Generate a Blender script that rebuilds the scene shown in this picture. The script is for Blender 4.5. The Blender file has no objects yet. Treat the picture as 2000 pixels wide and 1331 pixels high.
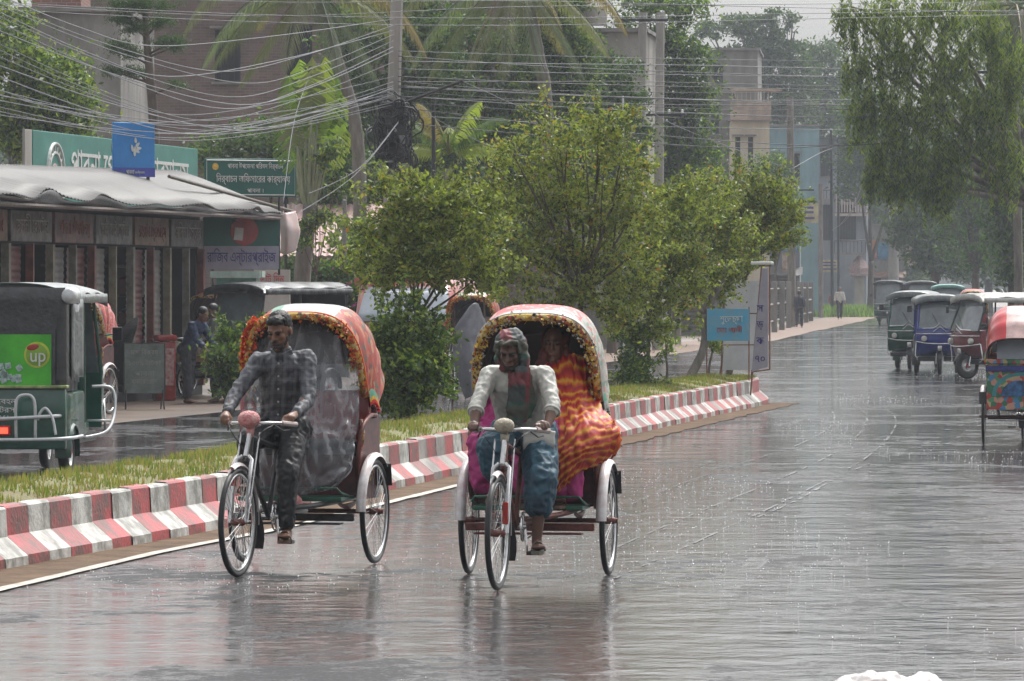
import bpy, bmesh, math, random
from math import sin, cos, pi, radians, sqrt, atan2, exp
from mathutils import Vector, Matrix, noise
V = Vector
R = radians
sc = bpy.context.scene
COL = sc.collection

# ------------------------------------------------------------ camera
H, F, UH = 1.9, 10000.0, 555.0
cd = bpy.data.cameras.new('camera'); cam = bpy.data.objects.new('camera', cd); COL.objects.link(cam)
cam.location = (0, 0, H); cam.rotation_euler = (R(90), 0, 0)
cd.lens = 180; cd.sensor_width = 36; cd.shift_y = -(665.5 - UH) / 2000
cd.clip_start = 0.5; cd.clip_end = 3000
sc.camera = cam

# ------------------------------------------------------------ sky and sun
SUN_EL, SUN_AZ = R(58), R(25)
w = bpy.data.worlds.new('World'); sc.world = w; w.use_nodes = True
nt = w.node_tree; nt.nodes.clear()
out = nt.nodes.new('ShaderNodeOutputWorld'); bg = nt.nodes.new('ShaderNodeBackground')
sk = nt.nodes.new('ShaderNodeTexSky'); sk.sky_type = 'NISHITA'; sk.sun_disc = False
sk.sun_elevation = SUN_EL; sk.sun_rotation = SUN_AZ; sk.dust_density = 6; sk.air_density = 1.2; sk.ozone_density = 1.0
hs = nt.nodes.new('ShaderNodeHueSaturation'); hs.inputs['Saturation'].default_value = 0.14; hs.inputs['Value'].default_value = 1.15
nt.links.new(sk.outputs[0], hs.inputs['Color']); nt.links.new(hs.outputs[0], bg.inputs[0]); nt.links.new(bg.outputs[0], out.inputs[0])
bg.inputs[1].default_value = 0.15
sl = bpy.data.lights.new('sun', 'SUN'); sun = bpy.data.objects.new('sun', sl); COL.objects.link(sun)
sl.energy = 1.5; sl.angle = R(20); sl.color = (1.0, 0.97, 0.92)
_d = V((sin(SUN_AZ) * cos(SUN_EL), cos(SUN_AZ) * cos(SUN_EL), sin(SUN_EL)))
sun.rotation_euler = _d.to_track_quat('Z', 'Y').to_euler()
sc.view_settings.view_transform = 'Standard'; sc.view_settings.look = 'None'
sc.view_settings.exposure = 0.5; sc.view_settings.gamma = 1
sc.cycles.use_denoising = True; sc.cycles.volume_bounces = 1; sc.cycles.max_bounces = 7
sc.cycles.diffuse_bounces = 3; sc.cycles.glossy_bounces = 3; sc.cycles.transparent_max_bounces = 12
sc.cycles.use_adaptive_sampling = True; sc.cycles.adaptive_threshold = 0.02
sc.cycles.caustics_reflective = False; sc.cycles.caustics_refractive = False; sc.cycles.sample_clamp_indirect = 4

def P(u, v, Y): return V(((u - 1000) / F * Y, Y, H - (v - UH) / F * Y))
def GY(v, z=0): return F * (H - z) / (v - UH)
def G(u, v, z=0):
    Y = GY(v, z); return V(((u - 1000) / F * Y, Y, z))

# ------------------------------------------------------------ materials
MATS = {}
def mat(name, col, rough=0.6, metal=0.0, var=0.15, scale=6.0, bump=0.0, bscale=None, spec=0.5, coat=0.0, alpha=1.0, trans=0.0, col2=None, detail=5, stretch=None, coords='Object', sheen=0.0, emit=0):
    if name in MATS: return MATS[name]
    m = bpy.data.materials.new(name); m.use_nodes = True; MATS[name] = m
    t = m.node_tree; N = t.nodes; L = t.links
    b = N['Principled BSDF']
    b.inputs['Roughness'].default_value = rough; b.inputs['Metallic'].default_value = metal
    b.inputs['Specular IOR Level'].default_value = spec; b.inputs['Coat Weight'].default_value = coat
    b.inputs['Coat Roughness'].default_value = 0.12
    b.inputs['Alpha'].default_value = alpha; b.inputs['Transmission Weight'].default_value = trans
    tc = N.new('ShaderNodeTexCoord'); src = tc.outputs[coords]
    if stretch:
        mp = N.new('ShaderNodeMapping'); mp.inputs['Scale'].default_value = stretch
        L.new(src, mp.inputs[0]); src = mp.outputs[0]
    nz = N.new('ShaderNodeTexNoise'); nz.inputs['Scale'].default_value = scale; nz.inputs['Detail'].default_value = detail
    nz.inputs['Roughness'].default_value = 0.65
    L.new(src, nz.inputs['Vector'])
    cr = N.new('ShaderNodeValToRGB'); L.new(nz.outputs['Fac'], cr.inputs[0])
    c = tuple(col)
    c2 = tuple(col2) if col2 else tuple(x * (1 - var * 1.6) for x in c)
    c3 = tuple(min(1, x * (1 + var)) for x in c)
    cr.color_ramp.elements[0].position = 0.32; cr.color_ramp.elements[0].color = (*c2, 1)
    cr.color_ramp.elements[1].position = 0.68; cr.color_ramp.elements[1].color = (*c3, 1)
    L.new(cr.outputs[0], b.inputs['Base Color'])
    m['_src'] = 0
    if bump:
        bn = N.new('ShaderNodeBump'); bn.inputs['Strength'].default_value = 1; bn.inputs['Distance'].default_value = bump
        n2 = N.new('ShaderNodeTexNoise'); n2.inputs['Scale'].default_value = bscale or scale * 4; n2.inputs['Detail'].default_value = 4
        L.new(src, n2.inputs['Vector']); L.new(n2.outputs['Fac'], bn.inputs['Height']); L.new(bn.outputs[0], b.inputs['Normal'])
    return m
def bsdf(m): return m.node_tree.nodes['Principled BSDF']
def voro_mat(name, cols, scale=30, rough=0.5, stretch=None, coords='Object'):
    """speckled, many coloured decoration"""
    if name in MATS: return MATS[name]
    m = mat(name, cols[0], rough); t = m.node_tree; N = t.nodes; L = t.links
    tc = N.new('ShaderNodeTexCoord'); src = tc.outputs[coords]
    if stretch:
        mp = N.new('ShaderNodeMapping'); mp.inputs['Scale'].default_value = stretch
        L.new(src, mp.inputs[0]); src = mp.outputs[0]
    v = N.new('ShaderNodeTexVoronoi'); v.inputs['Scale'].default_value = scale; L.new(src, v.inputs['Vector'])
    s = N.new('ShaderNodeSeparateColor'); L.new(v.outputs['Color'], s.inputs[0])
    r = N.new('ShaderNodeValToRGB'); r.color_ramp.interpolation = 'CONSTANT'; L.new(s.outputs[0], r.inputs[0])
    e = r.color_ramp.elements
    e[0].color = (*cols[0], 1); e[0].position = 0; e[1].color = (*cols[1], 1); e[1].position = 1 / len(cols)
    for i in range(2, len(cols)):
        x = e.new(i / len(cols)); x.color = (*cols[i], 1)
    L.new(r.outputs[0], bsdf(m).inputs['Base Color'])
    return m

# ------------------------------------------------------------ mesh builder
class MB:
    def __init__(s): s.v = []; s.f = []; s.m = []; s.uv = None
    def add(s, vs, fs, mi=0, M=None):
        o = len(s.v)
        s.v += [tuple(M @ V(p)) if M else tuple(p) for p in vs]
        s.f += [tuple(i + o for i in f) for f in fs]; s.m += [mi] * len(fs); return s
    def box(s, c, d, mi=0, rz=0, M=None):
        x, y, z = d[0] / 2, d[1] / 2, d[2] / 2
        vs = [V((i * x, j * y, k * z)) for k in (-1, 1) for j in (-1, 1) for i in (-1, 1)]
        T = Matrix.Translation(V(c)) @ Matrix.Rotation(rz, 4, 'Z')
        if M: T = M @ T
        return s.add(vs, [(0, 2, 3, 1), (4, 5, 7, 6), (0, 1, 5, 4), (2, 6, 7, 3), (1, 3, 7, 5), (0, 4, 6, 2)], mi, T)
    def rbox(s, c, d, b=0.02, mi=0, M=None):
        """box with chamfered edges"""
        bm = bmesh.new(); bmesh.ops.create_cube(bm, size=1)
        for q in bm.verts: q.co = V((q.co.x * d[0], q.co.y * d[1], q.co.z * d[2]))
        bmesh.ops.bevel(bm, geom=bm.edges[:], offset=min(b, min(d) * .45), segments=2, affect='EDGES', profile=0.5)
        T = Matrix.Translation(V(c))
        if M: T = M @ T
        bm.verts.ensure_lookup_table()
        s.add([q.co.copy() for q in bm.verts], [[q.index for q in f.verts] for f in bm.faces], mi, T); bm.free(); return s
    def tube(s, pts, r, n=6, mi=0, caps=True, closed=False, flat=1.0):
        pts = [V(p) for p in pts]; k = len(pts)
        rs = r if isinstance(r, (list, tuple)) else [r] * k
        o = len(s.v); up = None
        for i, p in enumerate(pts):
            a = pts[(i - 1) % k] if (closed or i > 0) else p
            b = pts[(i + 1) % k] if (closed or i < k - 1) else p
            t = (b - a).normalized() if (b - a).length > 1e-9 else V((0, 0, 1))
            if up is None: up = V((0, 0, 1)) if abs(t.z) < .9 else V((1, 0, 0))
            x = t.cross(up)
            if x.length < 1e-6: x = t.cross(V((1, 0.3, 0)))
            x.normalize(); y = x.cross(t).normalized(); up = y
            for j in range(n):
                q = 2 * pi * j / n
                s.v.append(tuple(p + (x * cos(q) + y * sin(q) * flat) * rs[i]))
        m = k if closed else k - 1
        for i in range(m):
            for j in range(n):
                a = o + i * n + j; b = o + i * n + (j + 1) % n; c = o + ((i + 1) % k) * n + (j + 1) % n; d = o + ((i + 1) % k) * n + j
                s.f.append((a, b, c, d)); s.m.append(mi)
        if caps and not closed:
            s.f.append(tuple(o + j for j in range(n))[::-1]); s.m.append(mi)
            s.f.append(tuple(o + (k - 1) * n + j for j in range(n))); s.m.append(mi)
        return s
    def bar(s, a, b, r, n=6, mi=0, r2=None): return s.tube([a, b], [r, r if r2 is None else r2], n, mi)
    def ring(s, c, axis, Rr, r, seg=32, n=6, mi=0, a0=0, a1=2 * pi, flat=1.0):
        c = V(c); axis = V(axis).normalized(); x = axis.orthogonal().normalized()
        if abs(axis.z) < .5: x = V((0, 0, 1)).cross(axis).normalized()
        y = axis.cross(x)
        full = abs(a1 - a0 - 2 * pi) < 1e-6; k = seg if full else seg + 1
        pts = [c + (x * cos(a0 + (a1 - a0) * i / seg) + y * sin(a0 + (a1 - a0) * i / seg)) * Rr for i in range(k)]
        return s.tube(pts, r, n, mi, closed=full, flat=flat)
    def grid(s, fn, nu, nv, mi=0, thick=0.0, mfn=None):
        """surface fn(i/nu, j/nv); optional thickness by solid offset"""
        pts = [[V(fn(i / nu, j / nv)) for j in range(nv + 1)] for i in range(nu + 1)]
        def layer(P_, flip):
            o = len(s.v)
            for row in P_:
                for p in row: s.v.append(tuple(p))
            for i in range(nu):
                for j in range(nv):
                    q = (o + i * (nv + 1) + j, o + (i + 1) * (nv + 1) + j, o + (i + 1) * (nv + 1) + j + 1, o + i * (nv + 1) + j + 1)
                    s.f.append(q[::-1] if flip else q); s.m.append(mfn(i / nu, j / nv) if mfn else mi)
            return o
        o1 = layer(pts, False)
        if thick:
            P2 = []
            for i in range(nu + 1):
                row = []
                for j in range(nv + 1):
                    a = pts[min(i + 1, nu)][j] - pts[max(i - 1, 0)][j]; b = pts[i][min(j + 1, nv)] - pts[i][max(j - 1, 0)]
                    nn = a.cross(b); nn = nn.normalized() if nn.length > 1e-9 else V((0, 0, 1))
                    row.append(pts[i][j] - nn * thick)
                P2.append(row)
            o2 = layer(P2, True); W = nv + 1
            for i in range(nu):
                for j in (0, nv):
                    a, b = i * W + j, (i + 1) * W + j
                    s.f.append((o1 + a, o1 + b, o2 + b, o2 + a) if j else (o1 + b, o1 + a, o2 + a, o2 + b)); s.m.append(mi)
            for j in range(nv):
                for i in (0, nu):
                    a, b = i * W + j, i * W + j + 1
                    s.f.append((o1 + b, o1 + a, o2 + a, o2 + b) if i else (o1 + a, o1 + b, o2 + b, o2 + a)); s.m.append(mi)
        return s
    def prism(s, poly, y0, y1, M=None, mi=0):
        """poly in xz, extruded along y"""
        n = len(poly)
        vs = [(p[0], y0, p[1]) for p in poly] + [(p[0], y1, p[1]) for p in poly]
        fs = [tuple(range(n)), tuple(range(n, 2 * n))[::-1]] + [(i, i + n, (i + 1) % n + n, (i + 1) % n) for i in range(n)]
        return s.add(vs, fs, mi, M)
    def lathe(s, prof, c=(0, 0, 0), axis='Z', n=16, mi=0):
        o = len(s.v); c = V(c)
        for (r, h) in prof:
            for j in range(n):
                q = 2 * pi * j / n; x, y = r * cos(q), r * sin(q)
                p = {'Z': V((x, y, h)), 'X': V((h, x, y)), 'Y': V((x, h, y))}[axis]
                s.v.append(tuple(c + p))
        for i in range(len(prof) - 1):
            for j in range(n):
                s.f.append((o + i * n + j, o + i * n + (j + 1) % n, o + (i + 1) * n + (j + 1) % n, o + (i + 1) * n + j)); s.m.append(mi)
        return s
    def build(s, name, mats, parent=None, smooth=False, loc=None, rz=0):
        me = bpy.data.meshes.new(name)
        me.from_pydata(s.v, [], s.f)
        if not isinstance(mats, (list, tuple)): mats = [mats]
        for m in mats: me.materials.append(m)
        if len(mats) > 1: me.polygons.foreach_set('material_index', s.m)
        if smooth:
            me.polygons.foreach_set('use_smooth', [True] * len(me.polygons))
            if smooth != 'all':
                try: me.set_sharp_from_angle(angle=R(42))
                except Exception: pass
        me.update()
        o = bpy.data.objects.new(name, me); COL.objects.link(o)
        if parent: o.parent = parent
        if loc is not None: o.location = loc
        if rz: o.rotation_euler = (0, 0, rz)
        return o
def tag(o, label=None, cat=None, group=None, kind=None):
    if label: o['label'] = label
    if cat: o['category'] = cat
    if group: o['group'] = group
    if kind: o['kind'] = kind
    return o
def thing(name, label, cat, loc=(0, 0, 0), rz=0, group=None):
    o = bpy.data.objects.new(name, None); COL.objects.link(o); o.empty_display_size = .2
    o.location = loc; o.rotation_euler = (0, 0, rz); return tag(o, label, cat, group)
def copy_tree(o, parent=None):
    c = o.copy(); COL.objects.link(c); c.parent = parent
    for ch in list(o.children): copy_tree(ch, c)
    return c
def lerp(a, b, t): return a + (b - a) * t
def interp(tab, x):
    if x <= tab[0][0]:
        (a, b), (c, d) = tab[0], tab[1]; return b + (x - a) * (d - b) / (c - a)
    for (a, b), (c, d) in zip(tab, tab[1:]):
        if x <= c: return b + (x - a) * (d - b) / (c - a)
    (a, b), (c, d) = tab[-2], tab[-1]; return d + (x - c) * (d - b) / (c - a)
def cat_rom(pts, n=6):
    pts = [V(p) for p in pts]; out = []
    for i in range(len(pts) - 1):
        p0 = pts[max(i - 1, 0)]; p1 = pts[i]; p2 = pts[i + 1]; p3 = pts[min(i + 2, len(pts) - 1)]
        for k in range(n):
            t = k / n
            out.append(0.5 * ((2 * p1) + (p2 - p0) * t + (2 * p0 - 5 * p1 + 4 * p2 - p3) * t * t + (3 * p1 - p0 - 3 * p2 + p3) * t ** 3))
    return out + [pts[-1]]

def bn(s):
    """Bengali vowel signs that are written before their consonant, put in visual order"""
    out = []
    for ch in s:
        if ch in '\u09bf\u09c7\u09c8\u09cb\u09cc' and out:
            i = len(out) - 1
            while i >= 2 and out[i - 1] == '\u09cd': i -= 2
            out.insert(i, '\u09c7' if ch in '\u09cb\u09cc' else ch)
            if ch == '\u09cb': out.append('\u09be')
            if ch == '\u09cc': out.append('\u09d7')
        else: out.append(ch)
    return ''.join(out)
# text as a mesh, optionally several glyph runs; returned mesh lies in local XZ plane facing -Y
def text_mesh(txt, size, mat_, parent, name='lettering', loc=(0, 0, 0), rz=0, wid=None, depth=0.004, sx=1.0, align='CENTER', bold=0.0):
    cu = bpy.data.curves.new(name, 'FONT'); cu.body = bn(txt); cu.size = size; cu.align_x = align; cu.align_y = 'CENTER'; cu.extrude = depth; cu.offset = bold
    cu.resolution_u = 3
    t = bpy.data.objects.new('tmp', cu); COL.objects.link(t)
    dg = bpy.context.evaluated_depsgraph_get(); me = bpy.data.meshes.new_from_object(t.evaluated_get(dg))
    bpy.data.objects.remove(t)
    xs = [q.co.x for q in me.vertices]
    k = sx
    if wid and xs and max(xs) > min(xs): k = wid / (max(xs) - min(xs))
    for q in me.vertices: q.co = V((q.co.x * k, -q.co.z, q.co.y))
    me.materials.clear(); me.materials.append(mat_); me.name = name
    o = bpy.data.objects.new(name, me); COL.objects.link(o); o.parent = parent; o.location = loc; o.rotation_euler = (0, 0, rz)
    return o

# organic surface: union of tapered capsules and ellipsoids -> voxel remesh -> smooth
def blob(parts, voxel, name, mats, parent, smooth=4, wrinkle=0.0, wscale=9.0, seed=0, wr_dir=None, carve=None):
    mb = MB()
    for p in parts:
        if p[0] == 'c':      # capsule chain: points, radii
            pts, rs = p[1], p[2]; flat = p[3] if len(p) > 3 else 1.0
            for (a, b, ra, rb) in zip(pts, pts[1:], rs, rs[1:]):
                mb.tube([V(a), V(b)], [ra, rb], 12)
            for a, ra in zip(pts, rs): _ball(mb, a, (ra, ra, ra))
        elif p[0] == 'e':    # ellipsoid: centre, radii, optional rotation matrix
            _ball(mb, p[1], p[2], p[3] if len(p) > 3 else None, 18)
        elif p[0] == 'l':    # loft: list of (centre, rx, ry, yaw) elliptical sections joined
            loft(mb, p[1])
    o = mb.build('tmp', mats if isinstance(mats, (list, tuple)) else [mats])
    m = o.modifiers.new('r', 'REMESH'); m.mode = 'VOXEL'; m.voxel_size = voxel
    s = o.modifiers.new('s', 'SMOOTH'); s.iterations = smooth; s.factor = 0.5
    dg = bpy.context.evaluated_depsgraph_get(); me = bpy.data.meshes.new_from_object(o.evaluated_get(dg))
    old = o.data; bpy.data.objects.remove(o); bpy.data.meshes.remove(old)
    me.name = name
    if wrinkle:
        sd = V((seed * 3.1, seed * 1.7, seed))
        nr = [q.normal.copy() for q in me.vertices]
        for q, n_ in zip(me.vertices, nr):
            c = q.co * wscale
            if wr_dir: c = V((c.x * wr_dir[0], c.y * wr_dir[1], c.z * wr_dir[2]))
            h = noise.noise(c + sd) + .5 * noise.noise(c * 2.3 + sd)
            h = 1 - abs(h) * 2.2
            q.co += n_ * (h - .5) * wrinkle
    me.polygons.foreach_set('use_smooth', [True] * len(me.polygons)); me.update()
    ob = bpy.data.objects.new(name, me); COL.objects.link(ob); ob.parent = parent
    return ob
def _ball(mb, c, r, M=None, n=12):
    vs = []; k = n // 2
    c = V(c)
    for i in range(1, k):
        a = pi * i / k
        for j in range(n):
            b = 2 * pi * j / n; p = V((r[0] * sin(a) * cos(b), r[1] * sin(a) * sin(b), r[2] * cos(a)))
            vs.append(c + (M @ p if M else p))
    t = V((0, 0, r[2])); vs.append(c + (M @ t if M else t)); vs.append(c - (M @ t if M else t))
    fs = []
    for i in range(k - 2):
        for j in range(n): fs.append((i * n + j, (i + 1) * n + j, (i + 1) * n + (j + 1) % n, i * n + (j + 1) % n))
    T, B = (k - 1) * n, (k - 1) * n + 1
    for j in range(n):
        fs.append((T, j, (j + 1) % n)); fs.append((B, (k - 2) * n + (j + 1) % n, (k - 2) * n + j))
    mb.add(vs, fs)
def loft(mb, secs, n=20, open_end=False):
    o = len(mb.v)
    for (c, rx, ry, M) in secs:
        c = V(c)
        for j in range(n):
            a = 2 * pi * j / n; p = V((rx * cos(a), ry * sin(a), 0))
            mb.v.append(tuple(c + (M @ p if M else p)))
    for i in range(len(secs) - 1):
        for j in range(n):
            mb.f.append((o + i * n + j, o + i * n + (j + 1) % n, o + (i + 1) * n + (j + 1) % n, o + (i + 1) * n + j)); mb.m.append(0)
    mb.f.append(tuple(o + j for j in range(n))[::-1]); mb.m.append(0)
    mb.f.append(tuple(o + (len(secs) - 1) * n + j for j in range(n))); mb.m.append(0)
import numpy as np
rng = np.random.default_rng(7)
random.seed(11)
# ------------------------------------------------------------ setting materials
def leafmat(name, col, trans=0.35, rough=0.45, var=0.25):
    if name in MATS: return MATS[name]
    m = mat(name, col, rough, var=var, scale=1.3, detail=2, spec=0.4)
    t = m.node_tree; N = t.nodes; L = t.links
    tr = N.new('ShaderNodeBsdfTranslucent'); mx = N.new('ShaderNodeMixShader'); mx.inputs[0].default_value = trans
    tr.inputs[0].default_value = (min(1, col[0] * 1.6), min(1, col[1] * 1.7), col[2] * .8, 1)
    o = [n for n in N if n.type == 'OUTPUT_MATERIAL'][0]
    L.new(bsdf(m).outputs[0], mx.inputs[1]); L.new(tr.outputs[0], mx.inputs[2]); L.new(mx.outputs[0], o.inputs[0])
    return m

XL = [(8, -15), (40, -10.2), (68.8, -5.6), (75.7, -4.3), (100, -1.0), (130, 3.0), (172, 8.6), (292, 20.7), (345, 27.3), (420, 37)]
XR = [(8, .2), (24, 2.05), (42.7, 3.8), (54, 5.35), (80, 9.3), (108, 13), (172, 19), (292, 33), (345, 40), (420, 50)]
KERB = [(8, -8.4), (24, -5.4), (34.4, -3.28), (39.4, -2.27), (47.3, -1.07), (55, .12), (64.2, 1.5), (72, 2.68), (80.2, 3.97), (90, 5.4)]

def road_material():
    m = bpy.data.materials.new('wet_asphalt'); m.use_nodes = True; t = m.node_tree; N = t.nodes; L = t.links; b = N['Principled BSDF']
    tc = N.new('ShaderNodeTexCoord'); geo = N.new('ShaderNodeNewGeometry'); pos = geo.outputs['Position']
    def noise_(vec, scale, detail=4, rough=.6, st=None):
        if st:
            mp = N.new('ShaderNodeMapping'); mp.inputs['Scale'].default_value = st; L.new(vec, mp.inputs[0]); vec = mp.outputs[0]
        n_ = N.new('ShaderNodeTexNoise'); n_.inputs['Scale'].default_value = scale; n_.inputs['Detail'].default_value = detail; n_.inputs['Roughness'].default_value = rough
        L.new(vec, n_.inputs['Vector']); return n_.outputs['Fac']
    def ramp(fac, a, b_, ca, cb):
        r = N.new('ShaderNodeValToRGB'); L.new(fac, r.inputs[0]); e = r.color_ramp.elements
        e[0].position = a; e[1].position = b_; e[0].color = (*ca, 1) if isinstance(ca, tuple) else (ca,) * 3 + (1,); e[1].color = (*cb, 1) if isinstance(cb, tuple) else (cb,) * 3 + (1,)
        return r.outputs[0]
    def math_(op, a, b_=None):
        x = N.new('ShaderNodeMath'); x.operation = op
        for i, q in enumerate((a, b_)):
            if q is None: continue
            if isinstance(q, (int, float)): x.inputs[i].default_value = q
            else: L.new(q, x.inputs[i])
        return x.outputs[0]
    uv = tc.outputs['UV']
    patch = noise_(pos, .35, 5, .6)                    # drier and wetter patches
    wear = noise_(uv, 6.0, 4, .6, (1.0, .05, 1))        # streaks along the lanes
    fine = noise_(pos, 60, 3, .7)
    mud = noise_(pos, 1.1, 5)
    base = ramp(patch, .35, .7, (.026, .026, .028), (.055, .054, .053))
    # brown silt towards the right edge of the carriageway
    sep = N.new('ShaderNodeSeparateXYZ'); L.new(uv, sep.inputs[0])
    edge = math_('ADD', sep.outputs[0], math_('MULTIPLY', mud, .12))
    ef = ramp(edge, 1.0, 1.20, 0.0, .8)
    mix = N.new('ShaderNodeMix'); mix.data_type = 'RGBA'; L.new(ef, mix.inputs[0]); L.new(base, mix.inputs[6]); mix.inputs[7].default_value = (.15, .115, .10, 1)
    L.new(mix.outputs[2], b.inputs['Base Color'])
    rr = math_('ADD', ramp(patch, .40, .64, .03, .20), math_('MULTIPLY', ramp(wear, .35, .7, 0.0, 1.0), .08))
    film = ramp(math_('ADD', noise_(pos, 2.6, 8, .74), math_('MULTIPLY', patch, 1.1)), .92, 1.10, 0.0, 1.0)   # standing water film against bare stone
    glint = ramp(noise_(pos, 34, 2, .5), .60, .70, 0.0, 1.0)
    tl0 = ramp(noise_(uv, 34.0, 2, .5, (1.0, .016, 1)), .62, .665, 0.0, .75); film2 = math_('MAXIMUM', math_('MAXIMUM', film, tl0), math_('MULTIPLY', glint, .8))
    rr = math_('ADD', math_('MULTIPLY', math_('SUBTRACT', 1.0, film2), .38), .045)
    L.new(rr, b.inputs['Roughness'])
    L.new(math_('ADD', math_('MULTIPLY', film2, .55), .05), b.inputs['Specular IOR Level'])
    # ripples and coarse stone
    h1 = noise_(pos, 5.5, 3, .55); h2 = noise_(pos, 20, 4, .6); h3 = noise_(pos, 1.6, 3, .5)
    hh = math_('ADD', math_('ADD', math_('MULTIPLY', h1, .0085), math_('MULTIPLY', h2, .0026)), math_('MULTIPLY', h3, .022))
    hh = math_('ADD', hh, math_('MULTIPLY', fine, .0008))
    # water lines left by tyres, along the lanes
    tr = noise_(uv, 26.0, 2, .5, (1.0, .02, 1)); tl = ramp(tr, .60, .66, 0.0, 1.0)
    hh = math_('ADD', hh, math_('MULTIPLY', tl, .002))
    bm = N.new('ShaderNodeBump'); bm.inputs['Strength'].default_value = 1; bm.inputs['Distance'].default_value = 1.0
    L.new(hh, bm.inputs['Height']); L.new(bm.outputs[0], b.inputs['Normal'])
    return m

def ribbon(name, rows, z, mats, kind='structure', uvs=True, nx=12, wob=0, seed=0, over=0):
    """rows: list of (y, xl, xr)"""
    vs, fs, uvl = [], [], []
    for k, (y, a, b) in enumerate(rows):
        for i in range(nx + 1):
            t = i / nx * (1 + over); x = lerp(a, b, t)
            if wob and i in (0, nx): x += (noise.noise(V((y * 1.3, seed, i))) + .5 * noise.noise(V((y * 4.3, seed, i)))) * wob
            vs.append((x, y, z)); uvl.append((t, y / 10))
    for k in range(len(rows) - 1):
        for i in range(nx):
            a = k * (nx + 1) + i; fs.append((a, a + 1, a + nx + 2, a + nx + 1))
    me = bpy.data.meshes.new(name); me.from_pydata(vs, [], fs); ul = me.uv_layers.new()
    for lp in me.loops: ul.data[lp.index].uv = uvl[lp.vertex_index]
    me.materials.append(mats); o = bpy.data.objects.new(name, me); COL.objects.link(o); tag(o, kind=kind); return o

mud_m = mat('wet_mud', (.16, .12, .095), .35, var=.3, scale=.8, bump=.02, bscale=9, coords='Object')
MB().add([(-900, -40, 0), (900, -40, 0), (900, 1800, 0), (-900, 1800, 0)], [(0, 1, 2, 3)]).build('ground', mud_m)['kind'] = 'structure'
ys = [8 + i * 2 for i in range(60)] + [130 + i * 10 for i in range(30)]
road = ribbon('road', [(y, interp(XL, y), interp(XR, y)) for y in ys], .004, road_material(), nx=18, over=.5)
# right shoulder
sh_m = mat('silt_shoulder', (.15, .118, .10), .22, var=.25, scale=1.5, bump=.012, bscale=8)
0 and ribbon('road_shoulder', [(y, interp(XR, y) - .1, interp(XR, y) + 4) for y in ys], .008, sh_m, nx=6, wob=.15, seed=5)
# sandy footpath along the far left edge
fp_m = mat('wet_sand_path', (.18, .115, .08), .7, var=.2, scale=1.2, bump=.01)
ribbon('footpath', [(y, interp(XL, y) - 2.4, interp(XL, y) + .25) for y in range(118, 330, 6)], .012, fp_m, nx=6, wob=.3, seed=3)
# water lines left by turning tyres
trk = mat('water_track', (.15, .15, .155), .22, var=.2, scale=3, spec=.6)
for pts_ in ([(1215, 992), (1330, 945), (1450, 905), (1560, 868), (1620, 835), (1628, 808), (1600, 796)], [(1190, 1075), (1340, 1010), (1500, 945), (1620, 890), (1680, 845), (1692, 812), (1660, 790)], [(1200, 1130), (1400, 1040), (1560, 965), (1690, 895), (1742, 845), (1748, 815), (1722, 795)], [(1480, 1010), (1560, 975), (1640, 930), (1700, 905)], [(1010, 1000), (1080, 968), (1180, 930)], [(60, 905), (200, 885), (330, 868), (440, 852)]):
    P_ = cat_rom([G(u, v, .009) for u, v in pts_], 22); q_ = MB()
    for k in range(len(P_) - 1):
        if noise.noise(P_[k] * 2.3) < -.02: continue
        w_ = .011 + .012 * noise.noise(P_[k] * 3); q_.add([P_[k] - V((w_, 0, 0)), P_[k] + V((w_, 0, 0)), P_[k + 1] + V((w_, 0, 0)), P_[k + 1] - V((w_, 0, 0))], [(0, 1, 2, 3)])
    q_.build('tyre_track_marking', trk)['kind'] = 'structure'
# sand in front of the kerb + white line
sand_m = mat('wet_sand', (.125, .08, .048), .8, spec=.15, var=.3, scale=3, bump=.012, bscale=18)
ribbon('sand_strip', [(y * .5, interp(KERB, y * .5) - .02, interp(KERB, y * .5) + (.42 + max(0, 36 - y * .5) * .05)) for y in range(20, 164)], .009, sand_m, nx=5, wob=.09, seed=9)
line_m = mat('worn_white_line', (.46, .44, .38), .5, var=.3, scale=7, col2=(.22, .20, .17))
ribbon('road_marking', [(y * .5, interp(KERB, y * .5) + (.40 + max(0, 36 - y * .5) * .05), interp(KERB, y * .5) + (.50 + max(0, 36 - y * .5) * .05)) for y in range(20, 98)], .013, line_m, nx=2, wob=.018, seed=2)

# ------------------------------------------------------------ median: painted kerb, soil, grass
def kpath(a, b, off, n):
    """kerb line point at y, offset off to the left (perpendicular)"""
    out = []
    for i in range(n + 1):
        y = lerp(a, b, i / n); x = interp(KERB, y); x2 = interp(KERB, y + 1)
        t = V((x2 - x, 1, 0)).normalized(); nn = V((-t.y, t.x, 0)); out.append((V((x, y, 0)) + nn * off, nn, t))
    return out
kw = mat('kerb_white_paint', (.50, .50, .47), .5, var=.12, scale=4.5, col2=(.22, .215, .19), bump=.006, bscale=30, detail=9)
kr = mat('kerb_red_paint', (.36, .045, .048), .45, var=.15, scale=4.5, col2=(.15, .07, .06), bump=.006, bscale=30, detail=9)
for k_ in (kw, kr):
    e_ = [n for n in k_.node_tree.nodes if n.type == 'VALTORGB'][0].color_ramp.elements; e_[0].position = .40; e_[1].position = .60
kd = mat('kerb_bare_concrete', (.28, .26, .24), .7, var=.25, scale=3, bump=.004)
MW = 1.56
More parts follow.
